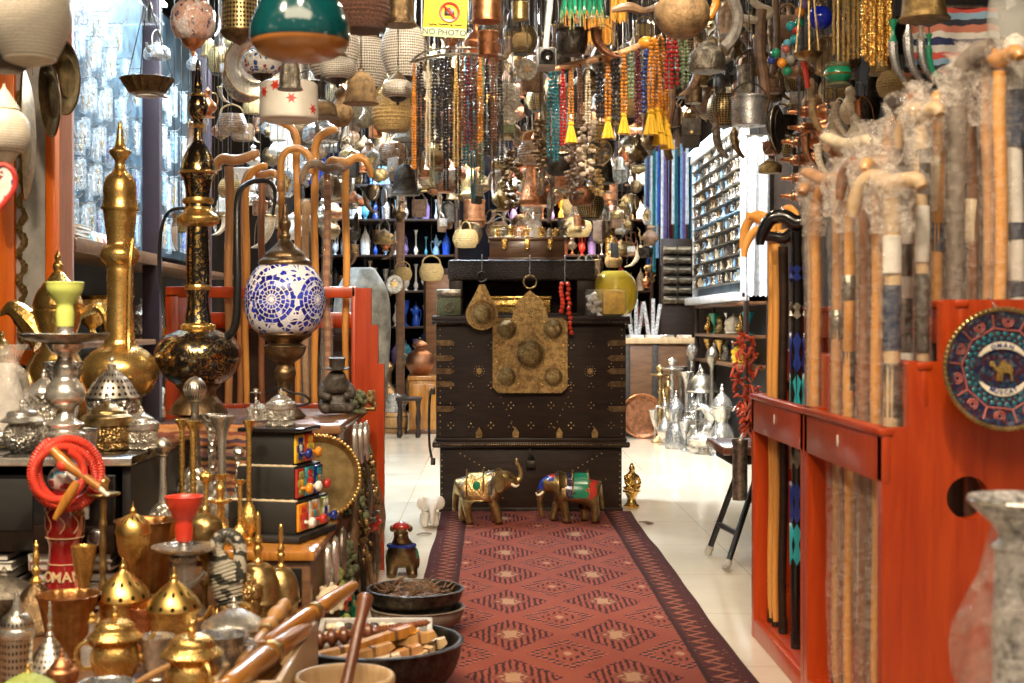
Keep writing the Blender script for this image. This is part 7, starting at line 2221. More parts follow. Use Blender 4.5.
def scarf(px, py, d_, w, h, m, lab, folds=5, fr=True, name='hanging_scarf', cat='scarf'):
    u = d_ / F
    o = thing(name, lab, cat, (XA(px, d_), d_, ZA(py, d_)))
    vs, fs = [], []
    nx, nz = 20, 10
    for j in range(nz + 1):
        for i in range(nx + 1):
            x = (i / nx - .5) * w * u * (.85 + .15 * j / nz)
            vs.append((x, .014 * math.sin(i / nx * folds * 2 * PI + j * .1) * (.4 + .6 * j / nz), -h * u * j / nz - (.006 * math.sin(i * 1.7) if j == nz else 0)))
    for j in range(nz):
        for i in range(nx):
            a = j * (nx + 1) + i
            fs.append((a, a + 1, a + nx + 2, a + nx + 1))
    mb = MB().add(vs, fs)
    part(o, 'cloth', mb, m)
    part(o, 'bar', MB().tube([(-w * u / 2, 0, .003), (w * u / 2, 0, .003)], .004, 6), 'pewter')
    part(o, 'cord', MB().tube([(0, 0, .003), (0, 0, max(.02, CEIL - ZA(py, d_)))], .0015, 5), 'iron')
    return o
scarf(583, -14, 3.9, 46, 30, 'green_enamel', 'green and yellow beaded scarf hanging above the iron bucket')
for i in range(9):
    strand(562 + 5 * i, 10, 13 + (i % 3) * 3, 3.88, 'bead_amber' if i % 2 else 'bead_olive', '%s bead fringe, %s along the green scarf' % ('amber' if i % 2 else 'olive', ORD[i]), w=.12, br=.05, n=24, group='bead fringes of the green scarf')
scarf(619, -10, 4.1, 18, 32, 'ochre_cloth', 'ochre cloth strip hanging above the horn boot', 2)
scarf(600, 18, 4.4, 28, 26, 'ochre_cloth', 'tan cloth hanging behind the horn boot', 3)

# bead necklaces
BN = dict(bead_black='black', bead_brown='brown', bead_gold='dull gold', bead_red='dark red', bead_teal='teal', bead_amber='amber', bead_green='pale green', bead_blue='navy blue', bead_cream='cream', bead_coral='coral red', bead_sky='sky blue', bead_violet='violet', bead_white='white', bead_olive='olive', bead_wine='wine red')
def row(items, where, rail):
    k = 0
    for px, top, ln, d_, m, ta, wpx, bpx in items:
        h = ln
        strand(px, top, ln, d_, m, '%s bead necklace%s, %s %s' % (BN[m], ' with %s tassel' % {'yellow_silk': 'a yellow', 'red_cloth': 'a red', 'turquoise': 'a turquoise'}[ta] if ta else '', ORD[k] if k < 20 else 'last', where), w=wpx / ln, br=bpx / ln, n=int(min(150, 2 * ln / (1.75 * bpx))), tassel=ta, tpx=21, group=rail, cord=False)
        k += 1
row([(414, 63, 106, 4.04, 'bead_amber', None, 1.6, 1.5), (421, 62, 88, 4.03, 'bead_black', None, 2.6, 1.7), (428, 60, 108, 4.02, 'bead_cream', None, 2.0, 1.2), (435, 59, 84, 4.01, 'bead_black', None, 3.0, 2.0), (442, 58, 92, 4.0, 'bead_black', None, 2.6, 1.8), (449, 58, 100, 4.0, 'bead_black', None, 2.8, 1.9),
     (456, 57, 110, 4.0, 'bead_gold', None, 2.2, 1.4), (462, 57, 90, 4.0, 'bead_brown', None, 2.8, 1.9), (468, 57, 86, 4.0, 'bead_wine', None, 2.8, 2.0), (474, 58, 92, 4.01, 'bead_brown', None, 2.6, 1.9), (480, 58, 84, 4.02, 'bead_amber', None, 2.0, 1.7), (487, 59, 96, 4.03, 'bead_black', None, 2.6, 1.7), (494, 60, 82, 4.04, 'bead_brown', None, 2.4, 1.6), (500, 60, 104, 4.05, 'bead_black', None, 2.4, 1.6)],
    'along the hoop rail from the straw basket', 'necklaces on the hoop rail')
row([(418, 66, 118, 4.16, 'bead_brown', None, 2.2, 1.3), (432, 60, 128, 4.18, 'bead_olive', None, 2.2, 1.2), (446, 56, 135, 4.2, 'bead_black', None, 2.2, 1.4), (458, 54, 140, 4.22, 'bead_black', None, 2.4, 1.4), (466, 54, 110, 4.22, 'bead_teal', None, 2.4, 1.8), (473, 54, 145, 4.22, 'bead_teal', None, 2.0, 1.3), (482, 55, 128, 4.2, 'bead_green', None, 2.0, 1.5), (492, 58, 132, 4.18, 'bead_brown', None, 2.2, 1.2)],
    'on the rear hoop rail from the straw basket', 'necklaces on the rear of the hoop rail')
def py_pole(px): return 71 + (px - 548) * (44 - 71) / (645 - 548) + 2
row([(px, py_pole(px), ln, 4.045, m, ta, w, b) for px, ln, m, ta, w, b in [
    (551, 84, 'bead_teal', None, 3.4, 2.2), (556, 90, 'bead_teal', None, 2.4, 1.8), (563, 76, 'bead_red', None, 2.2, 1.8), (571, 56, 'bead_amber', 'yellow_silk', 2.2, 1.6), (580, 62, 'bead_brown', None, 2.0, 1.5), (588, 62, 'bead_cream', None, 2.2, 1.6), (600, 58, 'bead_black', None, 3.2, 2.4), (608, 62, 'bead_amber', 'yellow_silk', 2.4, 1.9), (616, 66, 'bead_black', None, 3.2, 2.5),
    (624, 62, 'bead_amber', 'yellow_silk', 2.6, 2.0), (631, 48, 'bead_green', None, 2.2, 2.0), (638, 74, 'bead_wine', None, 2.6, 1.9), (646, 66, 'bead_blue', None, 3.0, 2.3)]],
    'along the slanting pole from the security camera', 'necklaces on the slanting pole')
for i, (px, top, ln, m, ta, w, b) in enumerate([(651, 40, 70, 'bead_amber', 'yellow_silk', 2.6, 2.0), (657, 40, 68, 'bead_amber', 'yellow_silk', 2.8, 2.0), (663, 39, 72, 'bead_amber', 'yellow_silk', 2.6, 1.9), (669, 38, 50, 'bead_red', None, 3.4, 2.2), (675, 38, 46, 'bead_red', None, 3.2, 2.2), (680, 36, 52, 'bead_green', None, 3.0, 2.0), (686, 38, 44, 'bead_green', None, 2.6, 1.8), (660, 74, 46, 'bead_amber', 'yellow_silk', 2.6, 1.8), (667, 84, 40, 'bead_amber', 'yellow_silk', 2.2, 1.6)]):
    strand(px, top, ln, 3.9 + .05 * (i % 3), m, '%s bead necklace%s, %s in the bunch below the hide gourd' % (BN[m], ' with yellow tassel' if ta else '', ORD[i]), w=w / ln, br=b / ln, n=int(min(150, 2 * ln / (1.75 * b))), tassel=ta, tpx=26, group='necklace bunch below the hide gourd')
for i in range(5):
    strand(836 + 5 * i, -24, 78 + 4 * (i % 3), 3.6 + .03 * (i % 2), 'bead_olive' if i % 2 else 'bead_gold', '%s bead chain, %s above the green enamel box' % ('olive' if i % 2 else 'dull gold', ORD[i]), w=.035, br=.022, n=84, group='bead chains above the green enamel box')
for i in range(7):
    strand(864 + 4.2 * i, -24, 80 + 5 * (i % 3), 3.4 + .03 * (i % 2), 'gold', 'thick gold chain, %s in the bunch beside the wrapped sticks' % ORD[i], w=.022, br=.026, n=70, group='gold chains')
# shell clusters hanging under the pole
for ci, (px, top, ln, m, d_, lab) in enumerate([(587, 102, 78, 'shell', 4.15, 'long cluster of brown cowrie shells hanging below the wooden pole'), (597, 120, 76, 'straw', 4.3, 'cluster of straw coloured seed pods beside the cowrie shells'), (541, 120, 50, 'bronze', 4.5, 'cluster of dark metal charms behind the teal necklaces'), (575, 140, 60, 'horn', 4.6, 'brown cluster of pods beside the copper spired pot'), (512, 150, 60, 'bronze', 4.9, 'dark cluster of little bells before the black carved box')]):
    u = d_ / F
    o = thing('hanging_cluster', lab, 'shell cluster', (XA(px, d_), d_, ZA(top, d_)))
    mb = MB(); q = random.Random(ci)
    for i in range(70):
        t_ = q.random()
        mb.ball((q.uniform(-9, 9) * u * (.5 + .5 * math.sin(PI * t_)), q.uniform(-9, 9) * u, -ln * u * t_), q.uniform(2.0, 3.6) * u, 8, sc=(1, .8, .7))
    part(o, 'shell_pattern', mb, m)
    part(o, 'cord', MB().tube([(0, 0, -ln * u), (0, 0, CEIL - ZA(top, d_))], .0015, 5), 'iron')
# coloured glass bead string, blue ball, box lantern
gb = thing('hanging_glass_beads', 'string of big multicoloured glass beads hanging beside the blue glass ball', 'beads', (XA(796, 3.9), 3.9, ZA(20, 3.9)))
u = 3.9 / F
for i, (x, y, r_, m) in enumerate([(4, -8, 5, 'amber'), (-5, 6, 5, 'turquoise'), (4, 2, 4.5, 'green_enamel'), (0, 10, 4, 'red_enamel'), (-1, 19, 4.6, 'turquoise'), (-8, 23, 4.4, 'cyan_plastic'), (-10, 29, 4.2, 'pink_bead'), (-20, 33, 5, 'green_enamel'), (-24, 40, 4, 'blue_enamel'), (-14, 43, 5, 'amber'), (-5, 40, 5, 'grey_leather'), (-8, 51, 4.8, 'green_enamel'), (1, 50, 4.4, 'horn'), (8, -16, 5, 'bead_violet')]):
    part(gb, 'bead', MB().ball((x * u, .004 * (i % 3), -y * u), r_ * u, 14), m)
part(gb, 'cord', MB().tube([(8 * u, 0, 16 * u), (8 * u, 0, CEIL - ZA(20, 3.9))], .0015, 5).tube([(8 * u, 0, 16 * u), (-5 * u, 0, -6 * u), (-1 * u, 0, -19 * u), (-20 * u, 0, -33 * u), (-8 * u, 0, -51 * u)], .0012, 5), 'iron')
bb = thing('hanging_glass_ball', 'deep blue glass ball hanging beside the multicoloured beads', 'glass ball', (XA(820, 3.7), 3.7, ZA(18, 3.7)))
part(bb, 'ball', MB().ball((0, 0, 0), 12.5 * 3.7 / F, 28), 'blue_glass')
part(bb, 'cap', MB().lathe([(.008, .030), (.009, .036), (.003, .042), (0, .042)], 12), 'gold')
part(bb, 'cord', MB().tube([(0, 0, .04), (0, 0, CEIL - ZA(18, 3.7))], .0014, 5), 'iron')
gx = thing('hanging_box_lantern', 'small green enamel box lantern with brass rims hanging under bead chains', 'lantern', (XA(838, 3.55), 3.55, ZA(86, 3.55)))
u = 3.55 / F
part(gx, 'body', MB().lathe(cr([(9 * u, 4 * u), (13.5 * u, 9 * u), (13.8 * u, 13 * u), (12 * u, 18 * u)], 4), 32), 'green_enamel')
part(gx, 'rim', MB().lathe(cr([(11 * u, 17.5 * u), (12.5 * u, 19 * u), (11 * u, 23 * u), (4 * u, 24 * u)], 3), 32).lathe(cr([(12 * u, 0), (12 * u, 1.5 * u), (8 * u, 4 * u)], 2), 32), 'green_stone')
part(gx, 'band_pattern', MB().torus((0, 0, 11 * u), 13.8 * u, 1.0 * u, 32, 6), 'brass')
part(gx, 'chain', MB().tube([(0, 0, 24 * u), (0, 0, CEIL - ZA(86, 3.55))], .0022, 6), 'old_brass')
sca = thing('hanging_scale', 'brass balance pan on chains hanging beside the blue glass ball', 'scale', (XA(808, 3.6), 3.6, ZA(60, 3.6)))
u = 3.6 / F
part(sca, 'pan', MB().lathe(cr([(0, 0), (9 * u, 1 * u), (14 * u, 6 * u), (14.5 * u, 7 * u), (12 * u, 6 * u), (0, 2.5 * u)], 4), 28), 'old_brass')
for k in range(3):
    a = 2 * PI * k / 3 + .4
    part(sca, 'chain', MB().tube([(13.5 * u * math.cos(a), 13.5 * u * math.sin(a), 6.5 * u), (4 * u * math.cos(a), 4 * u * math.sin(a), 90 * u)], .0026, 6), 'old_brass')
part(sca, 'cord', MB().tube([(4 * u * math.cos(.4), 4 * u * math.sin(.4), 90 * u), (0, 0, CEIL - ZA(60, 3.6))], .0016, 5), 'iron')
for i, (px, top, ln, m, lab) in enumerate([(893, 20, 62, 'green_enamel', 'dagger with green hilt hanging before the striped rug cloth'), (908, 12, 70, 'steel', 'steel bladed dagger hanging beside the green hilted one'), (921, 20, 60, 'grey_leather', 'pale grey dagger hanging beside the striped rug cloth'), (929, 34, 44, 'green_enamel', 'short dagger with green sheath just above the wrapped sticks')]):
    hang('h_spoon', px, top, ln, 3.3, lab, dict(hilt=m, sheath='steel' if i != 3 else 'green_enamel'), sxy=.8)
scarf(955, 8, 3.35, 100, 66, 'striped_rug', 'striped red, white and blue woven cloth behind the wrapped sticks', 2, name='hanging_cloth', cat='cloth')
hang('h_bell', 924, -24, 44, 2.7, 'dark wide brass bell hanging above the wrapped sticks', 'old_brass', sxy=1.4)
hang('h_barrel', 1012, -30, 110, 2.6, 'green glass shade hanging above the navy and white stick', dict(shade='clear_glass', cap='green_stone', base='green_stone'), sxy=.5)
# copper horns in a row by the far end of the cane racks
for i, (px, py) in enumerate([(806, 112), (800, 142), (798, 160), (800, 178), (799, 196), (806, 128)]):
    d_ = 4.15 - .02 * i
    o = thing('hanging_copper_horn', 'copper trumpet horn, %s counted from the top in the stack beyond the wrapped sticks' % ORD[i], 'horn', (XA(px, d_), d_, ZA(py, d_)), (0, PI / 2, .15 * (i % 3) - .1), 1, 'copper horns')
    part(o, 'bell', MB().lathe(cr([(.005, -.055), (.007, -.03), (.016, -.01), (.017, .030), (.020, .035), (.028, .055), (.024, .053), (.014, .03)], 4), 24), 'copper')
    part(o, 'ring', MB().torus((0, 0, -.02), .014, .003, 18, 6).torus((0, 0, .02), .018, .003, 18, 6), 'pewter')
    part(o, 'cord', MB().tube([(-.016, 0, 0), (-(CEIL - ZA(py, d_)), 0, 0)], .0014, 5), 'iron')
for i, (px, top, m, d_) in enumerate([(822, 95, 'tan_hide', 3.9), (833, 110, 'bone', 3.8), (845, 98, 'shell', 3.75), (856, 112, 'drum_skin', 3.7), (815, 130, 'old_copper', 4.0), (812, 78, 'tan_hide', 4.2), (868, 96, 'copper', 3.7), (850, 84, 'bone', 4.1), (828, 140, 'shell', 3.9)]):
    hang('h_gourd' if i % 2 else 'h_horn', px, top, 40, d_, '%s hanging before the cloth behind the sticks, %s in that cluster' % ({'tan_hide': 'tan hide ornament', 'bone': 'bone ornament', 'shell': 'shell ornament', 'drum_skin': 'beige gourd', 'old_copper': 'dark copper ornament', 'copper': 'copper horn'}[m], ORD[i]), m, sxy=.7)

# ------------------------------------------------------------------ back of the shop
# posts
for i, (px, d_) in enumerate([(400, 10.75), (664, 10.9)]):
    x = XA(px, d_)
    o = solo('wooden_post', ['brown wooden post rising in the back of the shop beyond the cane rack', 'thin dark post beside the blue scarves at the back'][i], 'post', MB().box(x - .032, x + .032, d_, d_ + .06, 0, CEIL, .006), 'brown_wood' if i == 0 else 'dark_wood')
# back wall shelving (left part blue lit, centre warm lit)
def shelf_case(name, label, x0, x1, y0, y1, levels, mat):
    o = thing(name, label, 'shelf', (0, 0, 0))
    part(o, 'back_panel', MB().box(x0, x1, y1 - .02, y1, 0, 2.3, .002), mat)
    for x in (x0, x1 - .025):
        part(o, 'side_panel', MB().box(x, x + .025, y0, y1 - .021, 0, 2.3, .003), 'dark_wood')
    for z in levels:
        part(o, 'shelf_board', MB().box(x0 + .026, x1 - .026, y0 + .005, y1 - .022, z - .02, z, .002), 'dark_wood')
    return o
LV = (.12, .45, .78, 1.10, 1.42, 1.74, 2.05)
shelf_case('bookcase_shelf', 'blue lit wall of shelves at the far back beyond the brown post', -1.70, -.30, 12.5, 12.98, LV, 'back_wall_paint')
shelf_case('bookcase_shelf', 'warm lit wall of shelves at the far back behind the dark chest', .10, 1.45, 12.5, 12.98, LV, 'wall_paint')
GOODS = ['blue_plastic', 'cyan_plastic', 'bead_white', 'bead_sky', 'white_ceramic', 'bead_violet', 'silver', 'black', 'bead_blue', 'paper_white']
GN = dict(blue_plastic='deep blue', cyan_plastic='cyan', bead_white='white', bead_sky='sky blue', white_ceramic='cream', bead_violet='violet', silver='silvery', black='black', bead_blue='navy', paper_white='paper white', red_clay='red', amber='orange', copper='copper', pink_bead='rosy', gold='gilt', shell='pinkish', tan_hide='tan')
WARM = ['red_clay', 'amber', 'copper', 'pink_bead', 'white_ceramic', 'gold', 'shell', 'bead_white', 'tan_hide', 'bead_violet']
LVN = ['lowest', 'second', 'third', 'fourth', 'fifth', 'sixth', 'topmost']
q = random.Random(21)
KS = ['jar', 'ewer', 'dallah', 'goblet', 'pierced_jar', 'trumpet_vase']
for li, z in enumerate(LV):
    if li == 0: continue
    for side in (0, 1):
        x0, x1 = ((-1.64, -.36), (.16, 1.40))[side]
        pal = GOODS if side == 0 else WARM
        for c in range(14):
            x = x0 + (x1 - x0) * (c + .5) / 14
            m = pal[q.randrange(len(pal))]
            kind = KS[q.randrange(len(KS))]
            h = q.uniform(.16, .27)
            nm = KINDS[kind][0].replace('_', ' ')
            r = thing(KINDS[kind][0], '%s %s, %s along the %s shelf of the %s far back wall' % (GN[m], nm, ORD[c], LVN[li], ('blue lit', 'warm lit')[side]), KINDS[kind][1], (x, 12.68, z + .001), q.uniform(0, 6), (h * .58, h * .58, h), 'goods on the far shelves')
            kind_parts(r, kind, {'*': m})
# floor things back left: big vase, barrel, bucket, crate, copper urn
gv = thing('floor_vase', 'large pale grey mottled floor vase behind the stepped cane rack', 'vase', (XA(362, 5.6), 5.6, 0), 0, (1, 1, 1))
zt = ZA(268, 5.6)
part(gv, 'body', MB().lathe(cr([(.08, 0), (.085, .01), (.085, .01), (.07, .10), (.095, zt * .45), (.115, zt * .75), (.105, zt * .90), (.06, zt * .985), (.045, zt), (.035, zt * .98), (.05, zt * .9)], 5), 36), 'pale_stone')
cr_ = thing('wooden_crate', 'yellow wooden crate under the dark copper urn in the back passage', 'crate', (XA(424, 10.2), 10.2, 0))
zt = ZA(376, 10.2)
part(cr_, 'body', MB().box(-.11, .10, 0, .30, .01, zt - .03, .006).box(-.095, -.01, -.012, .01, .10, zt - .06, .005).box(.005, .085, -.012, .01, .10, zt - .06, .005), 'orange_wood')
part(cr_, 'lid', MB().box(-.12, .11, -.02, .32, zt - .03, zt, .006), 'orange_wood')
part(cr_, 'plinth', MB().box(-.115, .105, -.01, .31, 0, .03, .004), 'brown_wood')
ur = thing('copper_urn', 'round dark copper urn standing on the yellow wooden crate', 'urn', (XA(420, 10.34), 10.34, zt + .0005), 0, (.135, .135, .24))
part(ur, 'body', MB().lathe(cr([(.40, 0), (.45, .02), (.45, .02), (.72, .25), (.78, .45), (.60, .68), (.32, .78), (.30, .84), (.42, .90), (.43, .92)], 4), 32), 'old_copper')
l_ = part(ur, 'lid', MB().lathe(cr([(.44, .92), (.40, .97), (.20, 1.05), (.08, 1.08)], 3), 28), 'old_copper')
part(l_, 'knob', MB().ball((0, 0, 1.11), .07, 12), 'bronze')
for s in (-1, 1):
    part(ur, 'handle', MB().tube([(s * .70, 0, .60), (s * .92, 0, .62), (s * .95, 0, .42), (s * .76, 0, .38)], .035, 8, k=4), 'bronze')
br_ = thing('wooden_barrel', 'small hooped wooden barrel on the pale floor beyond the cane rack', 'barrel', (XA(395, 10.3), 10.3, 0), 0, .76)
part(br_, 'staves', MB().lathe(cr([(.105, 0), (.115, .02), (.125, .11), (.118, .19), (.112, .20), (.10, .19), (0, .185)], 4), 32, lobes=16, amp=.008), 'carved_wood')
part(br_, 'hoop_pattern', MB().torus((0, 0, .05), .121, .005, 32, 6).torus((0, 0, .16), .122, .005, 32, 6), 'iron')
bk = thing('metal_bucket', 'ribbed grey metal bucket standing on the small wooden barrel', 'bucket', (XA(395, 10.3), 10.3, .1525), 0, .76)
part(bk, 'body', MB().lathe(cr([(.095, 0), (.10, .005), (.11, .08), (.118, .16), (.12, .165), (.11, .16), (.09, .01), (0, .01)], 3), 32), 'steel')
part(bk, 'ring_pattern', MB().torus((0, 0, .05), .107, .003, 32, 6).torus((0, 0, .10), .113, .003, 32, 6), 'steel')
part(bk, 'bail', MB().tube([(-.118, 0, .155), (-.10, 0, .22), (0, .01, .26), (.10, 0, .22), (.118, 0, .155)], .004, 6, k=4), 'iron')
for i, (px, d_, h, m, lab) in enumerate([(388, 11.2, .55, 'bronze', 'tall bronze ewer standing behind the hooped barrel')]):
    put('ewer', px, d_, h * F / d_, 0.001, lab, m)
st2 = thing('stool', 'small dark carved stool beside the yellow crate', 'stool', (XA(409, 9.9), 9.9, 0))
part(st2, 'seat', MB().box(-.09, .09, -.09, .09, .26, .285, .006), 'dark_wood')
for sx in (-1, 1):
    for sy in (-1, 1):
        part(st2, 'leg', MB().lathe(cr([(.014, 0), (.018, .03), (.010, .06), (.017, .13), (.010, .2), (.018, .262)], 3), 12, X=T3(sx * .065, sy * .065, 0)), 'dark_wood')
# dark cabinet behind the chest and hangings around
cab = thing('dark_cabinet', 'tall dark cabinet standing in the dim back of the shop', 'cabinet', (0, 0, 0))
part(cab, 'body', MB().box(-.55, .12, 11.4, 11.9, 0, 1.25, .008), 'dark_wood')
for k in range(2):
    dr = part(cab, 'door', MB().box(-.53 + .325 * k, -.225 + .325 * k, 11.385, 11.402, .06, 1.2, .006), 'brown_wood')
    part(dr, 'knob', MB().ball((-.245 + .05 * k, 11.375, .7), .014, 10), 'brass')

# back right: display of rings, white post, scarves, shelves, counter, silver ware on the floor
WX = 1.60
dsp = thing('ring_display', 'bright white framed wall display full of small silver jewellery', 'display', (0, 0, 0))
y0, y1, z0, z1 = 8.15, 10.1, .985, 1.95
part(dsp, 'panel', MB().box(1.49, 1.50, y0, y1, z0, z1, .001), 'panel_grey')
for b in ((1.455, 1.50, y0 - .02, y0 + .03, z0 - .03, z1 + .03), (1.455, 1.50, y1 - .03, y1 + .02, z0 - .03, z1 + .03)):
    part(dsp, 'frame_side', MB().box(*b, .003), 'white_plastic')
part(dsp, 'frame_top', MB().box(1.44, 1.50, y0 - .02, y1 + .02, z1, z1 + .05, .003), 'grey_metal_paint')
part(dsp, 'frame_sill', MB().box(1.40, 1.50, y0 - .02, y1 + .02, z0 - .05, z0, .003), 'white_plastic')
for k in range(11):
    zz_ = z0 + .075 + .083 * k
    part(dsp, 'ledge', MB().box(1.443, 1.491, y0 + .03, y1 - .03, zz_ - .012, zz_ - .006, .001), 'pewter' if k != 5 else 'bead_sky')
q = random.Random(17)
RM = ['silver', 'bronze', 'pewter', 'silver', 'stone_dark', 'bone', 'iron', 'steel', 'bead_sky']
RN = dict(silver='silver', bronze='bronze', iron='black', pewter='grey', stone_dark='dark', bone='cream', bead_sky='pale blue', steel='steel')
JM = {}
def jewel_mesh(kind, m):
    if (kind, m) not in JM:
        mb = MB()
        if kind == 0: mb.torus((0, 0, .022), .020, .007, 16, 6, axis='X').ball((-.004, 0, .046), .011, 8)
        elif kind == 1: mb.lathe(cr([(.03, 0), (.032, .006), (.016, .016), (.012, .04), (.026, .052), (0, .056)], 2), 12)
        else: mb.ball((0, 0, .022), .022, 8, sc=(.6, 1.2, 1)).torus((0, 0, .03), .022, .005, 14, 5, axis='X')
        JM[(kind, m)] = mb.mesh('ring', m)
    return JM[(kind, m)]
for k in range(11):
    zz_ = z0 + .075 + .083 * k - .0055
    for c in range(20):
        m = RM[q.randrange(len(RM))]
        kd = q.randrange(3)
        o = link('ring_ornament', jewel_mesh(kd, m), None, (1.462, y0 + .07 + (y1 - y0 - .14) * c / 19, zz_))
        s = q.uniform(.95, 1.25); o.scale = (s * .6, s, s)
        tag(o, '%s ring, %s from the near end, %s ledge of the white display' % (RN[m], ORD[c], (ORD[k] + ' lowest') if k else 'lowest'), 'ring', 'rings in the white wall display')
part(dsp, 'light_strip', MB().box(1.42, 1.445, y0, y1, z1 + .06, z1 + .075, .002), 'lamp_cool', 'glowing white strip above the display')
part(dsp, 'bracket', MB().box(1.44, 1.62, y0 + .3, y0 + .33, z1 + .04, z1 + .06, .002).box(1.44, 1.62, y1 - .33, y1 - .3, z1 + .04, z1 + .06, .002), 'grey_metal_paint')
scarf(758, 136, 8.0, 26, 160, 'bead_white', 'white sheer cloth hanging at the near end of the silver jewellery display', 2, name='hanging_cloth', cat='cloth')
su2 = thing('shelf_unit', 'brown shelf unit under the bright jewellery display holding small coloured vases', 'shelf unit', (0, 0, 0))
for z in (.93, .735, .56):
    part(su2, 'shelf', MB().box(1.44, 1.60, 8.0, 9.88, z - .02, z, .003), 'brown_wood')
part(su2, 'back_panel', MB().box(1.585, 1.60, 8.0, 9.88, 0, .93, .002), 'black_matte')
for y in (7.97, 9.88):
    for x in (1.44, 1.57):
        part(su2, 'post', MB().box(x, x + .03, y, y + .025, 0, .93, .003), 'dark_wood')
q = random.Random(4)
for li, z in enumerate((.7355, .5605)):
    for c in range(7):
        m = [['turquoise', 'gold', 'bone', 'silver', 'old_brass', 'green_enamel', 'gold'], ['gold', 'yellow_silk', 'silver', 'pewter', 'gold', 'silver', 'brass'], ['pewter', 'silver', 'old_brass', 'silver', 'pewter', 'silver', 'bronze']][li][c]
        y = 8.25 + .25 * c
        kind = ['goblet', 'ewer', 'jar', 'trumpet_vase', 'dallah', 'goblet', 'ewer'][(c + li) % 7]
        r = thing(KINDS[kind][0], '%s %s, %s from the near end, %s shelf under the jewellery display' % ({'turquoise': 'turquoise', 'gold': 'gilt', 'bone': 'cream', 'silver': 'silver', 'old_brass': 'dark brass', 'green_enamel': 'green', 'yellow_silk': 'yellow', 'pewter': 'grey', 'brass': 'brass', 'bronze': 'bronze'}[m], KINDS[kind][0].replace('_', ' '), ORD[c], ['upper', 'lower'][li]), KINDS[kind][1], (1.515, y, z), PI / 2, .135, 'little vases under the jewellery display')
        kind_parts(r, kind, {'*': m})
bb_ = thing('bangle_rack', 'dark rack of grey bangle rolls hanging beside the jewellery display', 'rack', (XA(678, 10.6), 10.6, 0))
part(bb_, 'back_panel', MB().box(-.12, .12, .06, .08, 0, 1.45, .003), 'dark_wood')
for k in range(6):
    z = ZA(250 + 10 * k, 10.6)
    part(bb_, 'roll_bar', MB().tube([(-.11, .03, z), (.11, .03, z)], .006, 6), 'pewter')
for k in range(6):
    for c in range(2):
        z = ZA(250 + 10 * k, 10.6)
        o = thing('bangle_roll', 'grey ridged bangle roll, %s, %s on the dark rack' % (ORD[k] + ' from the top', ('scarf side', 'display side')[c]), 'bangles', (XA(678, 10.6) - .055 + .11 * c, 10.63, z), (0, PI / 2, 0), 1, 'bangle rolls')
        o.name = 'hanging_bangle_roll'
        part(o, 'ring_pattern', MB().lathe([(.008, -.05)] + [(.030 if i % 2 else .026, -.05 + .10 * i / 24) for i in range(25)] + [(.008, .05)], 16), 'pewter')
SC = ['bead_sky', 'bead_blue', 'bead_white', 'bead_teal', 'bead_sky', 'blue_plastic', 'bead_white', 'bead_violet', 'bead_sky', 'bead_wine', 'bead_white', 'bead_teal', 'bead_blue', 'bead_sky', 'bead_violet', 'bead_white', 'bead_teal', 'bead_sky']
SN = dict(bead_sky='pale blue', bead_blue='navy', bead_violet='violet', bead_white='white', bead_teal='teal', blue_plastic='bright blue', bead_wine='wine red')
for i, m in enumerate(SC):
    scarf(646 + 2.75 * i, 140 + (i * 7 % 5) * 4, 11.0 - .09 * (i % 4), 3.6, 84 + 11 * (i * 3 % 5), m, '%s scarf, %s in the row beside the thin dark post' % (SN[m], ORD[i]), 2)
ctr = thing('counter', 'low brown counter with dark posts and white top behind the silver ware', 'counter', (0, 9.95, 0))
x0, x1 = .88, XA(697, 9.95)
zt = ZA(338, 9.95)
part(ctr, 'counter_top', MB().box(x0 - .02, x1 + .02, -.02, .45, zt - .04, zt, .004), 'pale_wood')
part(ctr, 'front_panel', MB().box(x0, x1, .01, .03, 0, zt - .04, .002), 'brown_wood')
for px in (627, 655, 690):
    x = XA(px, 9.95)
    part(ctr, 'post', MB().box(x - .022, x + .022, -.005, .03, 0, zt - .041, .003), 'stone_dark')
part(ctr, 'plinth', MB().box(x0, x1, 0, .03, 0, .05, .003), 'dark_wood')
q = random.Random(12)
for i in range(5):
    m = ['steel', 'white_plastic', 'paper_white', 'silver', 'shell', 'steel', 'white_plastic', 'bead_sky', 'steel'][i]
    o = thing('tray', '%s tray, %s along the low brown counter top' % ({'steel': 'steel', 'white_plastic': 'white', 'paper_white': 'paper white', 'silver': 'silver', 'shell': 'pinkish', 'bead_sky': 'pale blue'}[m], ORD[i]), 'tray', (x0 + .06 + .112 * i, 10.07 + .10 * (i % 2), zt + .0005), q.uniform(-.06, .06), 1, 'trays on the low counter')
    part(o, 'dish', MB().box(-.045, .045, -.09, .09, 0, .006, .002).box(-.047, -.041, -.09, .09, 0, .02, .002).box(.041, .047, -.09, .09, 0, .02, .002).box(-.047, .047, -.094, -.088, 0, .02, .002).box(-.047, .047, .088, .094, 0, .02, .002), m)
    if i in (1, 2):
        part(o, 'rolled_papers', MB().tube([(-.03, 0, .02), (-.06, .05, .26)], .014, 8).tube([(0, 0, .02), (.01, .05, .28)], .014, 8).tube([(.02, 0, .02), (.06, .05, .24)], .014, 8), 'granite')
cd = thing('copper_disc', 'round copper tray leaning against the low brown counter', 'tray', (XA(643, 9.78), 9.80, .002))
R_ = 22 * 9.78 / F
X = T3(0, 0, R_, PI / 2 - .12)
part(cd, 'dish', MB().lathe(cr([(0, 0), (R_ * .75, 0), (R_ * .85, .006), (R_, .018), (R_, .012), (R_ * .8, -.005), (0, -.005)], 3), 40, X=X), 'old_copper')
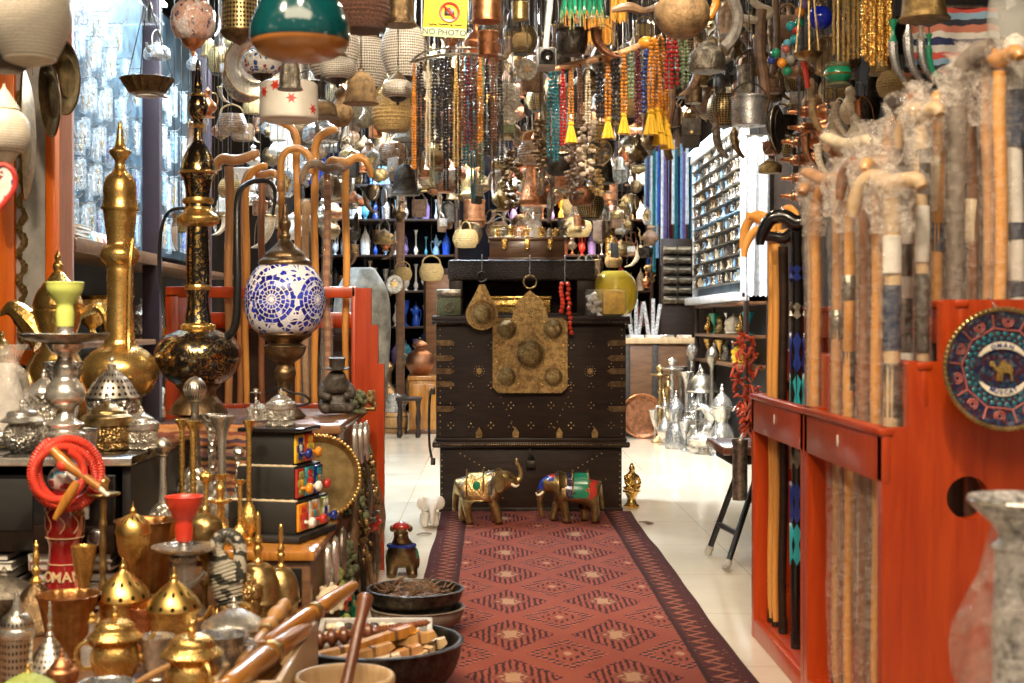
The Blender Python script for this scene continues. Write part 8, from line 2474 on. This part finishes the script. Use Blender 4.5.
part(cd, 'rim', MB().add([], []).tube([X @ Vector((R_ * .99 * math.cos(a), R_ * .99 * math.sin(a), .016)) for a in [2 * PI * i / 40 for i in range(40)]], .006, 6, closed=True), 'copper')
TEA = [(665, 9.0, 62, 'ewer', 'silver'), (676, 8.8, 74, 'dallah', 'steel'), (687, 9.15, 92, 'trumpet_vase', 'silver'), (696, 8.75, 60, 'sprinkler', 'silver'), (700, 9.5, 98, 'ewer', 'steel'), (707, 8.9, 76, 'trumpet_vase', 'steel'), (714, 9.3, 70, 'ewer', 'pewter'), (722, 8.85, 86, 'dallah', 'silver'), (731, 9.25, 74, 'sprinkler', 'silver'),
       (692, 9.7, 120, 'sprinkler', 'silver_engraved'), (712, 9.75, 118, 'sprinkler', 'pewter'), (668, 9.4, 84, 'ewer', 'dull_brass'), (681, 9.6, 92, 'trumpet_vase', 'pewter'), (655, 9.35, 40, 'goblet', 'silver'), (738, 8.95, 58, 'jar', 'silver'), (704, 8.62, 34, 'dish_lid', 'silver'), (685, 8.6, 38, 'goblet', 'steel'), (726, 9.55, 96, 'trumpet_vase', 'silver'), (740, 9.5, 84, 'ewer', 'silver'), (660, 9.62, 96, 'candlestick', 'dull_brass'), (672, 9.72, 104, 'candlestick', 'silver'), (716, 8.66, 44, 'bell', 'steel'), (694, 9.0, 56, 'teapot', 'silver'), (732, 8.72, 40, 'cup', 'silver')]
SPOTS = [(XA(702, 9.05), 9.06, .09), (XA(643, 9.78), 9.8, .16)]
BACKN = {'silver': 'silver', 'steel': 'steel', 'pewter': 'grey', 'silver_engraved': 'chased silver', 'dull_brass': 'brass'}
for i, (px, d_, h, kind, m) in enumerate(TEA):
    nm = KINDS[kind][0].replace('_', ' ')
    hh = h * .88 * d_ / F
    y_ = max(8.6, min(d_ + .2, 1.41 * F / (px - CX)))
    for k_ in range(90):
        yy = y_ + (.03 * ((k_ + 1) // 2)) * (-1 if k_ % 2 else 1)
        xx = XA(px, yy)
        if xx > 1.42 or yy > 9.82 or xx < .62 or yy < 8.5: continue
        if all(math.hypot(xx - a, yy - b) > .14 * hh * (.6 if kind in ('trumpet_vase', 'sprinkler', 'candlestick') else 1) + c for a, b, c in SPOTS): break
    else: continue
    SPOTS.append((xx, yy, .14 * hh * (.6 if kind in ('trumpet_vase', 'sprinkler', 'candlestick') else 1)))
    y_ = yy; h = hh * F / y_ / .88
    put(kind, px, y_, h * .80, .001, '%s %s among the silver ware on the floor, %s from the copper tray' % (BACKN[m], nm, ORD[sorted(t_[0] for t_ in TEA).index(px)] if sorted(t_[0] for t_ in TEA).index(px) < 20 else ['fourth last', 'third last', 'second last', 'last'][sorted(t_[0] for t_ in TEA).index(px) - 20]), m, group='silver ware on the floor', rz=i * 1.3, sxy=.72)
dm = thing('dome_lamp', 'grey blue dome lid standing on a tall silver stand among the silver ware', 'stand', (XA(702, 9.05), 9.06, 0))
part(dm, 'stand', MB().lathe(cr([(.06, 0), (.065, .01), (.02, .04), (.015, .20), (.02, ZA(392, 9.05) - .005)], 3), 20), 'steel')
part(dm, 'dome', MB().lathe(cr([(.11, 0), (.112, .006), (.10, .02), (.085, .07), (.05, .11), (.02, .125), (.02, .14), (.0, .165)], 4), 28, X=T3(0, 0, ZA(392, 9.05) - .005)), 'pewter')

# coral bunch, folding stool and can by the end of the near racks
co = thing('hanging_coral', 'bunch of rough red coral sticks hanging beside the red cane rack', 'coral bunch', (XA(747, 4.75), 4.75, ZA(333, 4.75)))
q = random.Random(6)
mb = MB(); u = 4.75 / F
for i in range(150):
    t_ = q.random() ** .8
    a = q.uniform(0, 2 * PI); rr_ = (6 + 9 * math.sin(PI * min(1, t_ * 1.1))) * u * math.sqrt(q.random())
    p0 = Vector((rr_ * math.cos(a) + (t_ - .5) * 2 * u, rr_ * math.sin(a), -100 * u * t_))
    dv = Vector((q.uniform(-1, 1), q.uniform(-1, 1), q.uniform(-1.6, .4))) * 7 * u
    mb.tube([p0, p0 + dv * .5 + Vector((q.uniform(-1, 1), 0, 0)) * u, p0 + dv], [1.7 * u, 1.5 * u, .8 * u], 5)
part(co, 'coral_pattern', mb, 'coral')
part(co, 'cord', MB().tube([(0, 0, -100 * u), (0, 0, CEIL - ZA(333, 4.75))], .0018, 5), 'iron')
fs_ = thing('folding_stool', 'folding stool with brown seat and black tubular legs beyond the red cane rack', 'stool', (0, 0, 0))
zs_ = .405
part(fs_, 'seat', MB().box(XA(713, 4.7), XA(713, 4.7) + .36, 4.50, 4.86, zs_ - .028, zs_, .006), 'turned_wood')
part(fs_, 'apron', MB().box(XA(713, 4.7) + .03, XA(713, 4.7) + .33, 4.53, 4.83, zs_ - .06, zs_ - .028, .004), 'black_matte')
def legp(a, b, nm='leg'):
    a, b = Vector(a), Vector(b)
    o = part(fs_, nm, MB().tube([a, b], .0105, 10), 'black')
    if nm == 'leg':
        dvec = (a - b).normalized()
        part(o, 'foot_cap', MB().tube([b - dvec * .002, b + dvec * .03], .0135, 10), 'grey_leather')
A0, A1 = P(708, 555, 4.82), P(742, 503, 4.6)
A0.z = .012
B0 = P(726, 573, 4.50); B0.z = .012
B1 = Vector((A1.x + .09, 4.70, .36))
A1 = Vector((XA(744, 4.70), 4.70, .36))
legp(A1, A0); legp(B1, B0)
A0b, B0b = A0 + Vector((.29, .02, 0)), B0 + Vector((.28, -.0, 0))
legp(A1 + Vector((.21, 0, 0)), A0b); legp(B1 + Vector((.16, 0, 0)), B0b)
legp(A0.lerp(A1, .3), B0.lerp(B1, .3), 'crossbar')
cn = thing('hanging_tube', 'grey metal tube hanging from the folding stool seat', 'tube', (XA(741, 4.44), 4.46, ZA(498, 4.44)))
part(cn, 'tube', MB().lathe(cr([(.022, 0), (.024, .004), (.024, .17), (.026, .174), (.020, .174), (.019, .02), (0, .01)], 2), 24), 'pewter')
part(cn, 'strap', MB().tube([(0, .02, .17), (.005, .045, zs_ - ZA(498, 4.44) - .01), (.0, .06, zs_ - ZA(498, 4.44) - .012)], .004, 6), 'leather')

# big wrapped vase by the entrance
wv = thing('floor_vase', 'tall mottled silver vase half wrapped in clear plastic by the red rack', 'vase', (XA(1026, 1.72), 1.72, 0))
s_ = 1.72 / F
zz = lambda y: EH - (y - CY) * s_
part(wv, 'body', MB().lathe(cr([(.09, 0), (.10, .01), (.10, .03), (.05, .07), (.06, .13), (33 * s_, .22), (32 * s_, zz(640)), (30 * s_, zz(560)), (33 * s_, zz(548)), (33 * s_, zz(546)), (26 * s_, zz(538)), (30 * s_, zz(528)), (38 * s_, zz(520)), (54 * s_, zz(505)), (56 * s_, zz(500)), (54 * s_, zz(497)), (40 * s_, zz(506)), (22 * s_, zz(530)), (0, zz(540))], 4), 48), 'granite', sharp=55)
part(wv, 'rim', MB().torus((0, 0, zz(500)), 55 * s_, 2.2 * s_, 48, 8), 'silver')
mb = MB(); q = random.Random(31)
prof = [(36, 528), (38, 545), (42, 580), (50, 620), (58, 660), (66, 700), (70, 760)]
pr = cr([(a * s_, zz(y)) for a, y in prof], 4)
vs, fs = [], []
for i, (r_, z_) in enumerate(pr):
    for j in range(48):
        a = 2 * PI * j / 48
        f = 1 + (.03 + .13 * i / len(pr)) * math.sin(a * 6 + .3 * i) + .03 * q.uniform(-1, 1)
        if abs(a - PI) < .45: f += .32 * math.exp(-((i - 12) / 5) ** 2)
        vs.append((r_ * f * math.cos(a), r_ * f * math.sin(a), z_ + .01 * math.sin(a * 4)))
for i in range(len(pr) - 1):
    for j in range(48):
        fs.append((i * 48 + j, i * 48 + (j + 1) % 48, (i + 1) * 48 + (j + 1) % 48, (i + 1) * 48 + j))
part(wv, 'plastic_wrap', MB().add(vs, fs), 'bag', 'crumpled clear plastic wrap')

# ------------------------------------------------------------------ crowded hangings further back
q = random.Random(77)
FK = ['h_bell', 'h_lamp', 'h_pot', 'h_can', 'h_basket', 'h_gourd', 'h_kettle', 'h_horn', 'h_ewer', 'h_pouch', 'h_spoon', 'h_medal', 'h_disc', 'h_barrel']
FM = {'h_bell': ['bronze', 'old_brass', 'iron', 'pewter'], 'h_lamp': ['pierced_brass', 'old_copper', 'bronze'], 'h_pot': ['iron', 'old_brass', 'old_copper'], 'h_can': ['old_copper', 'bronze', 'copper'], 'h_basket': ['straw', 'horn'], 'h_gourd': ['bronze', 'horn', 'leather'], 'h_kettle': ['pewter', 'old_copper', 'old_brass'],
      'h_horn': ['horn', 'bone', 'leather'], 'h_ewer': ['old_brass', 'copper', 'bronze'], 'h_pouch': ['leather', 'stone_dark'], 'h_spoon': ['pewter', 'bronze', 'silver'], 'h_medal': ['pewter', 'silver', 'bronze'], 'h_disc': ['bronze', 'iron'], 'h_barrel': ['pierced_brass', 'bronze']}
FNM = dict(bronze='bronze', old_brass='dark brass', iron='black iron', pewter='grey metal', pierced_brass='pierced brass', copper='copper', old_copper='dull copper', straw='straw', wicker='dark wicker', tan_hide='tan', horn='dark brown', leather='leather', silver='silver', bone='bone coloured', stone_dark='dark', steel='steel', white_ceramic='cream')
zones = [  # x range, y range of tops, depth range, count, where
    (150, 345, -5, 215, 5.2, 8.0, 130, 'in the crowd past the lit shelf wall'),
    (300, 430, 45, 170, 5.6, 8.6, 80, 'in the crowd behind the pierced lanterns'),
    (405, 560, 5, 180, 5.0, 8.8, 150, 'in the crowd behind the black necklaces'),
    (540, 660, 20, 215, 5.2, 9.5, 150, 'in the crowd behind the slanting pole'),
    (640, 800, -5, 105, 5.0, 7.6, 80, 'in the crowd above the jewellery display'),
    (770, 935, -5, 150, 4.4, 5.3, 66, 'in the crowd behind the gold chains'),
    (560, 650, 190, 285, 9.5, 12.0, 16, 'low in the crowd behind the yellow bowl'),
    (340, 440, 150, 290, 8.8, 12.2, 46, 'low in the crowd beyond the brown post'),
    (436, 600, 130, 222, 6.7, 10.7, 60, 'low in the crowd behind the jewel box'),
    (555, 652, 130, 262, 8.6, 12.2, 50, 'low in the crowd under the shell clusters'),
]
used, recs = {}, []
bpy.context.view_layer.update()
HB = []            # footprints of what already hangs: x, y, radius, bottom, top
for o in list(COL.objects):
    if o.parent is None and o.name.startswith('hanging_') and o.type == 'EMPTY':
        lo, hi = [1e9] * 3, [-1e9] * 3
        for c in o.children_recursive:
            if c.type != 'MESH' or c.name.startswith('cord'): continue
            for bb in c.bound_box:
                p = c.matrix_world @ Vector(bb)
                for i in range(3): lo[i] = min(lo[i], p[i]); hi[i] = max(hi[i], p[i])
        if hi[0] > lo[0] and hi[0] - lo[0] < .6:
            HB.append(((lo[0] + hi[0]) / 2, (lo[1] + hi[1]) / 2, max(hi[0] - lo[0], hi[1] - lo[1]) / 2, lo[2], hi[2]))
WID = dict(h_bell=.42, h_lamp=.46, h_pot=.52, h_can=.40, h_basket=.50, h_gourd=.37, h_kettle=.62, h_horn=.46, h_ewer=.50, h_pouch=.33, h_spoon=.28, h_medal=.49, h_disc=.51, h_barrel=.45)
for zi, (xa_, xb_, ya_, yb_, da_, db_, n_, wh) in enumerate(zones):
    cnt = tries = 0
    while cnt < n_ and tries < 12000:
        tries += 1
        d_ = q.uniform(da_, db_); px = q.uniform(xa_, xb_); py = q.uniform(ya_, yb_)
        X_ = XA(px, d_); z_ = ZA(py, d_)
        if X_ < -1.36 and d_ < 8.1 or X_ < -1.6 or X_ > 1.34 or z_ > CEIL - .03: continue
        if -.75 < X_ < .32 and 10.8 < d_ < 12.2: continue
        k = FK[q.randrange(len(FK))]
        h = q.uniform(.07, .155) * (1.2 if d_ > 8 else 1)
        if zi == 3 and px > 602 and py > 135: continue
        r_ = WID[k] * h
        if d_ < 6.6 and 430 < px < 640 and CY + (EH - z_ + h) * F / d_ > 222: continue
        bad = False
        for x, y, r2, zl, zh in HB:
            ds = math.hypot(x - X_, y - d_)
            if z_ > zl and z_ - h < zh:
                if ds < r_ + r2: bad = True; break
            elif ds < (r2 if zl > z_ else r_) + .008: bad = True; break
        if bad: continue
        HB.append((X_, d_, r_, z_ - h, z_)); cnt += 1
        mm = FM[k][q.randrange(len(FM[k]))]
        if zi == 0 and q.random() < .6 and k not in ('h_lamp', 'h_barrel', 'h_basket', 'h_horn', 'h_pouch'): mm = ('silver', 'steel', 'white_ceramic')[q.randrange(3)]
        recs.append((zi, k, mm, px, py, h * F / d_, d_, wh))
recs.sort(key=lambda r: (r[0], r[1], r[2], r[3]))
tot = {}
for r in recs: tot[(r[0], r[1], r[2])] = tot.get((r[0], r[1], r[2]), 0) + 1
for zi, k, m, px, py, hp_, d_, wh in recs:
    kk = (zi, k, m)
    used[kk] = used.get(kk, 0) + 1
    nm = KINDS[k][0].replace('hanging_', '')
    lab = '%s %s %s' % (FNM[m], nm, wh) if tot[kk] == 1 else '%s %s, %s from the shelf wall, %s' % (FNM[m], nm, ORD[used[kk] - 1], wh)
    mats = {KINDS[k][2][0][0]: m} if k not in ('h_lamp', 'h_barrel') else ({'globe': m} if k == 'h_lamp' else {'shade': m})
    hang(k, px, py, hp_, d_, lab, mats, rz=q.uniform(0, 6.28), group='ware hanging in the crowded back')

# ------------------------------------------------------------------ light
def area(name, loc, target, size, energy, col, sy=None, spread=None):
    l = bpy.data.lights.new(name, 'AREA'); l.energy = energy; l.color = col
    l.shape = 'RECTANGLE'; l.size = size; l.size_y = sy or size
    if spread: l.spread = spread
    o = bpy.data.objects.new(name, l); COL.objects.link(o)
    o.location = loc
    o.rotation_euler = (Vector(target) - Vector(loc)).to_track_quat('-Z', 'Y').to_euler()
    return o
def point(name, loc, energy, col, r=.05):
    l = bpy.data.lights.new(name, 'POINT'); l.energy = energy; l.color = col; l.shadow_soft_size = r
    o = bpy.data.objects.new(name, l); COL.objects.link(o); o.location = loc
    return o
def spot(name, loc, target, energy, col, ang=70, r=.06):
    l = bpy.data.lights.new(name, 'SPOT'); l.energy = energy; l.color = col; l.shadow_soft_size = r; l.spot_size = math.radians(ang); l.spot_blend = .6
    o = bpy.data.objects.new(name, l); COL.objects.link(o); o.location = loc
    o.rotation_euler = (Vector(target) - Vector(loc)).to_track_quat('-Z', 'Y').to_euler()
    return o
WARMC, COOL = (1.0, .80, .56), (.72, .88, 1.0)
area('entrance_light', (-.2, .6, 2.7), (-.2, 3.4, .5), 2.2, 60, WARMC, 1.0)
spot('spot_light', (-1.0, 1.5, 2.42), (-.8, 3.0, .2), 190, WARMC, 60)
spot('spot_light', (-.2, 1.6, 2.42), (-.7, 4.0, .6), 180, WARMC, 60)
spot('spot_light', (-1.3, 2.3, 2.3), (-.75, 3.0, .3), 70, WARMC, 70, .03)  # added small spot, no known lamp: sharper highlights on the low table brass
spot('spot_light', (-.55, 2.0, 2.3), (.68, 2.95, .55), 90, WARMC, 50, .04)  # added from the aisle side only to brighten the red rack rails
spot('spot_light', (.4, 1.3, 2.42), (.95, 2.9, .6), 110, WARMC, 65)
spot('spot_light', (.15, 2.4, 2.42), (.15, 5.2, .1), 110, (1, .84, .64), 55)
spot('spot_light', (.1, 3.1, 2.42), (.17, 6.0, .6), 110, (1, .84, .64), 50)
area('shelf_light', (-1.05, 5.4, 2.45), (-1.70, 5.4, 1.4), .9, 60, COOL, .15)
area('shelf_light', (-1.25, 6.7, 2.45), (-1.70, 6.7, 1.4), .9, 45, COOL, .15)
area('display_light', (1.15, 9.1, 2.40), (1.5, 9.1, 1.4), 1.6, 50, COOL, .15)
area('aisle_light', (.95, 7.6, 2.45), (.95, 8.1, 0), .5, 150, (1, .95, .88), .5)
area('aisle_light', (-.40, 6.9, 2.45), (-.42, 6.9, 0), .4, 210, (.78, .90, 1.0), .4)
area('aisle_light', (.2, 10.6, 2.45), (.2, 10.8, 0), .8, 60, (1, .86, .68), .5)
area('back_light', (-.9, 12.0, 2.45), (-1.0, 12.7, 1.2), 1.2, 60, (.55, .75, 1.0), .15)
area('back_light', (.8, 12.0, 2.45), (.8, 12.7, 1.2), 1.2, 120, (1, .76, .55), .15)
for i, (x, y, e) in enumerate([(-.6, 4.6, 14), (.35, 4.7, 14), (.95, 4.3, 12), (-.3, 6.6, 9), (.5, 6.8, 9), (.1, 8.6, 8), (-.9, 8.8, 8)]):
    point('bulb_light', (x, y, 2.36), e, (1, .82, .60), .04)

w = bpy.data.worlds.new('World'); S.world = w; w.use_nodes = True
nt = w.node_tree; bg = nt.nodes['Background']
tc = nt.nodes.new('ShaderNodeTexCoord')
vn = nt.nodes.new('ShaderNodeTexVoronoi'); vn.inputs['Scale'].default_value = 5.0
nt.links.new(tc.outputs['Generated'], vn.inputs['Vector'])
rp = nt.nodes.new('ShaderNodeValToRGB')
e = rp.color_ramp.elements
e[0].position = .09; e[0].color = (16.0, 13.6, 10.4, 1)  # invented bright blotches, giving the metal ware lively highlights
e[1].position = .17; e[1].color = (.30, .255, .21, 1)
nt.links.new(vn.outputs['Distance'], rp.inputs[0]); nt.links.new(rp.outputs[0], bg.inputs[0])
bg.inputs[1].default_value = .5

# ------------------------------------------------------------------ camera
cam = bpy.data.cameras.new('Camera'); co_ = bpy.data.objects.new('Camera', cam); COL.objects.link(co_)
co_.location = (0, 0, EH); co_.rotation_euler = (PI / 2, 0, 0)
cam.sensor_width = 36; cam.lens = F * 36 / 1024
cam.shift_x = (512 - CX) / 1024; cam.shift_y = (CY - 341.5) / 1024
cam.clip_start = .05
cam.dof.use_dof = True; cam.dof.focus_distance = 5.6; cam.dof.aperture_fstop = 6.5
S.camera = co_
S.view_settings.view_transform = 'Standard'; S.view_settings.look = 'None'
S.view_settings.gamma = 1; S.view_settings.exposure = 0.0
S.view_settings.use_curve_mapping = False
S.cycles.use_denoising = True
S.cycles.max_bounces = 8; S.cycles.transparent_max_bounces = 16
S.cycles.sample_clamp_indirect = 4.0
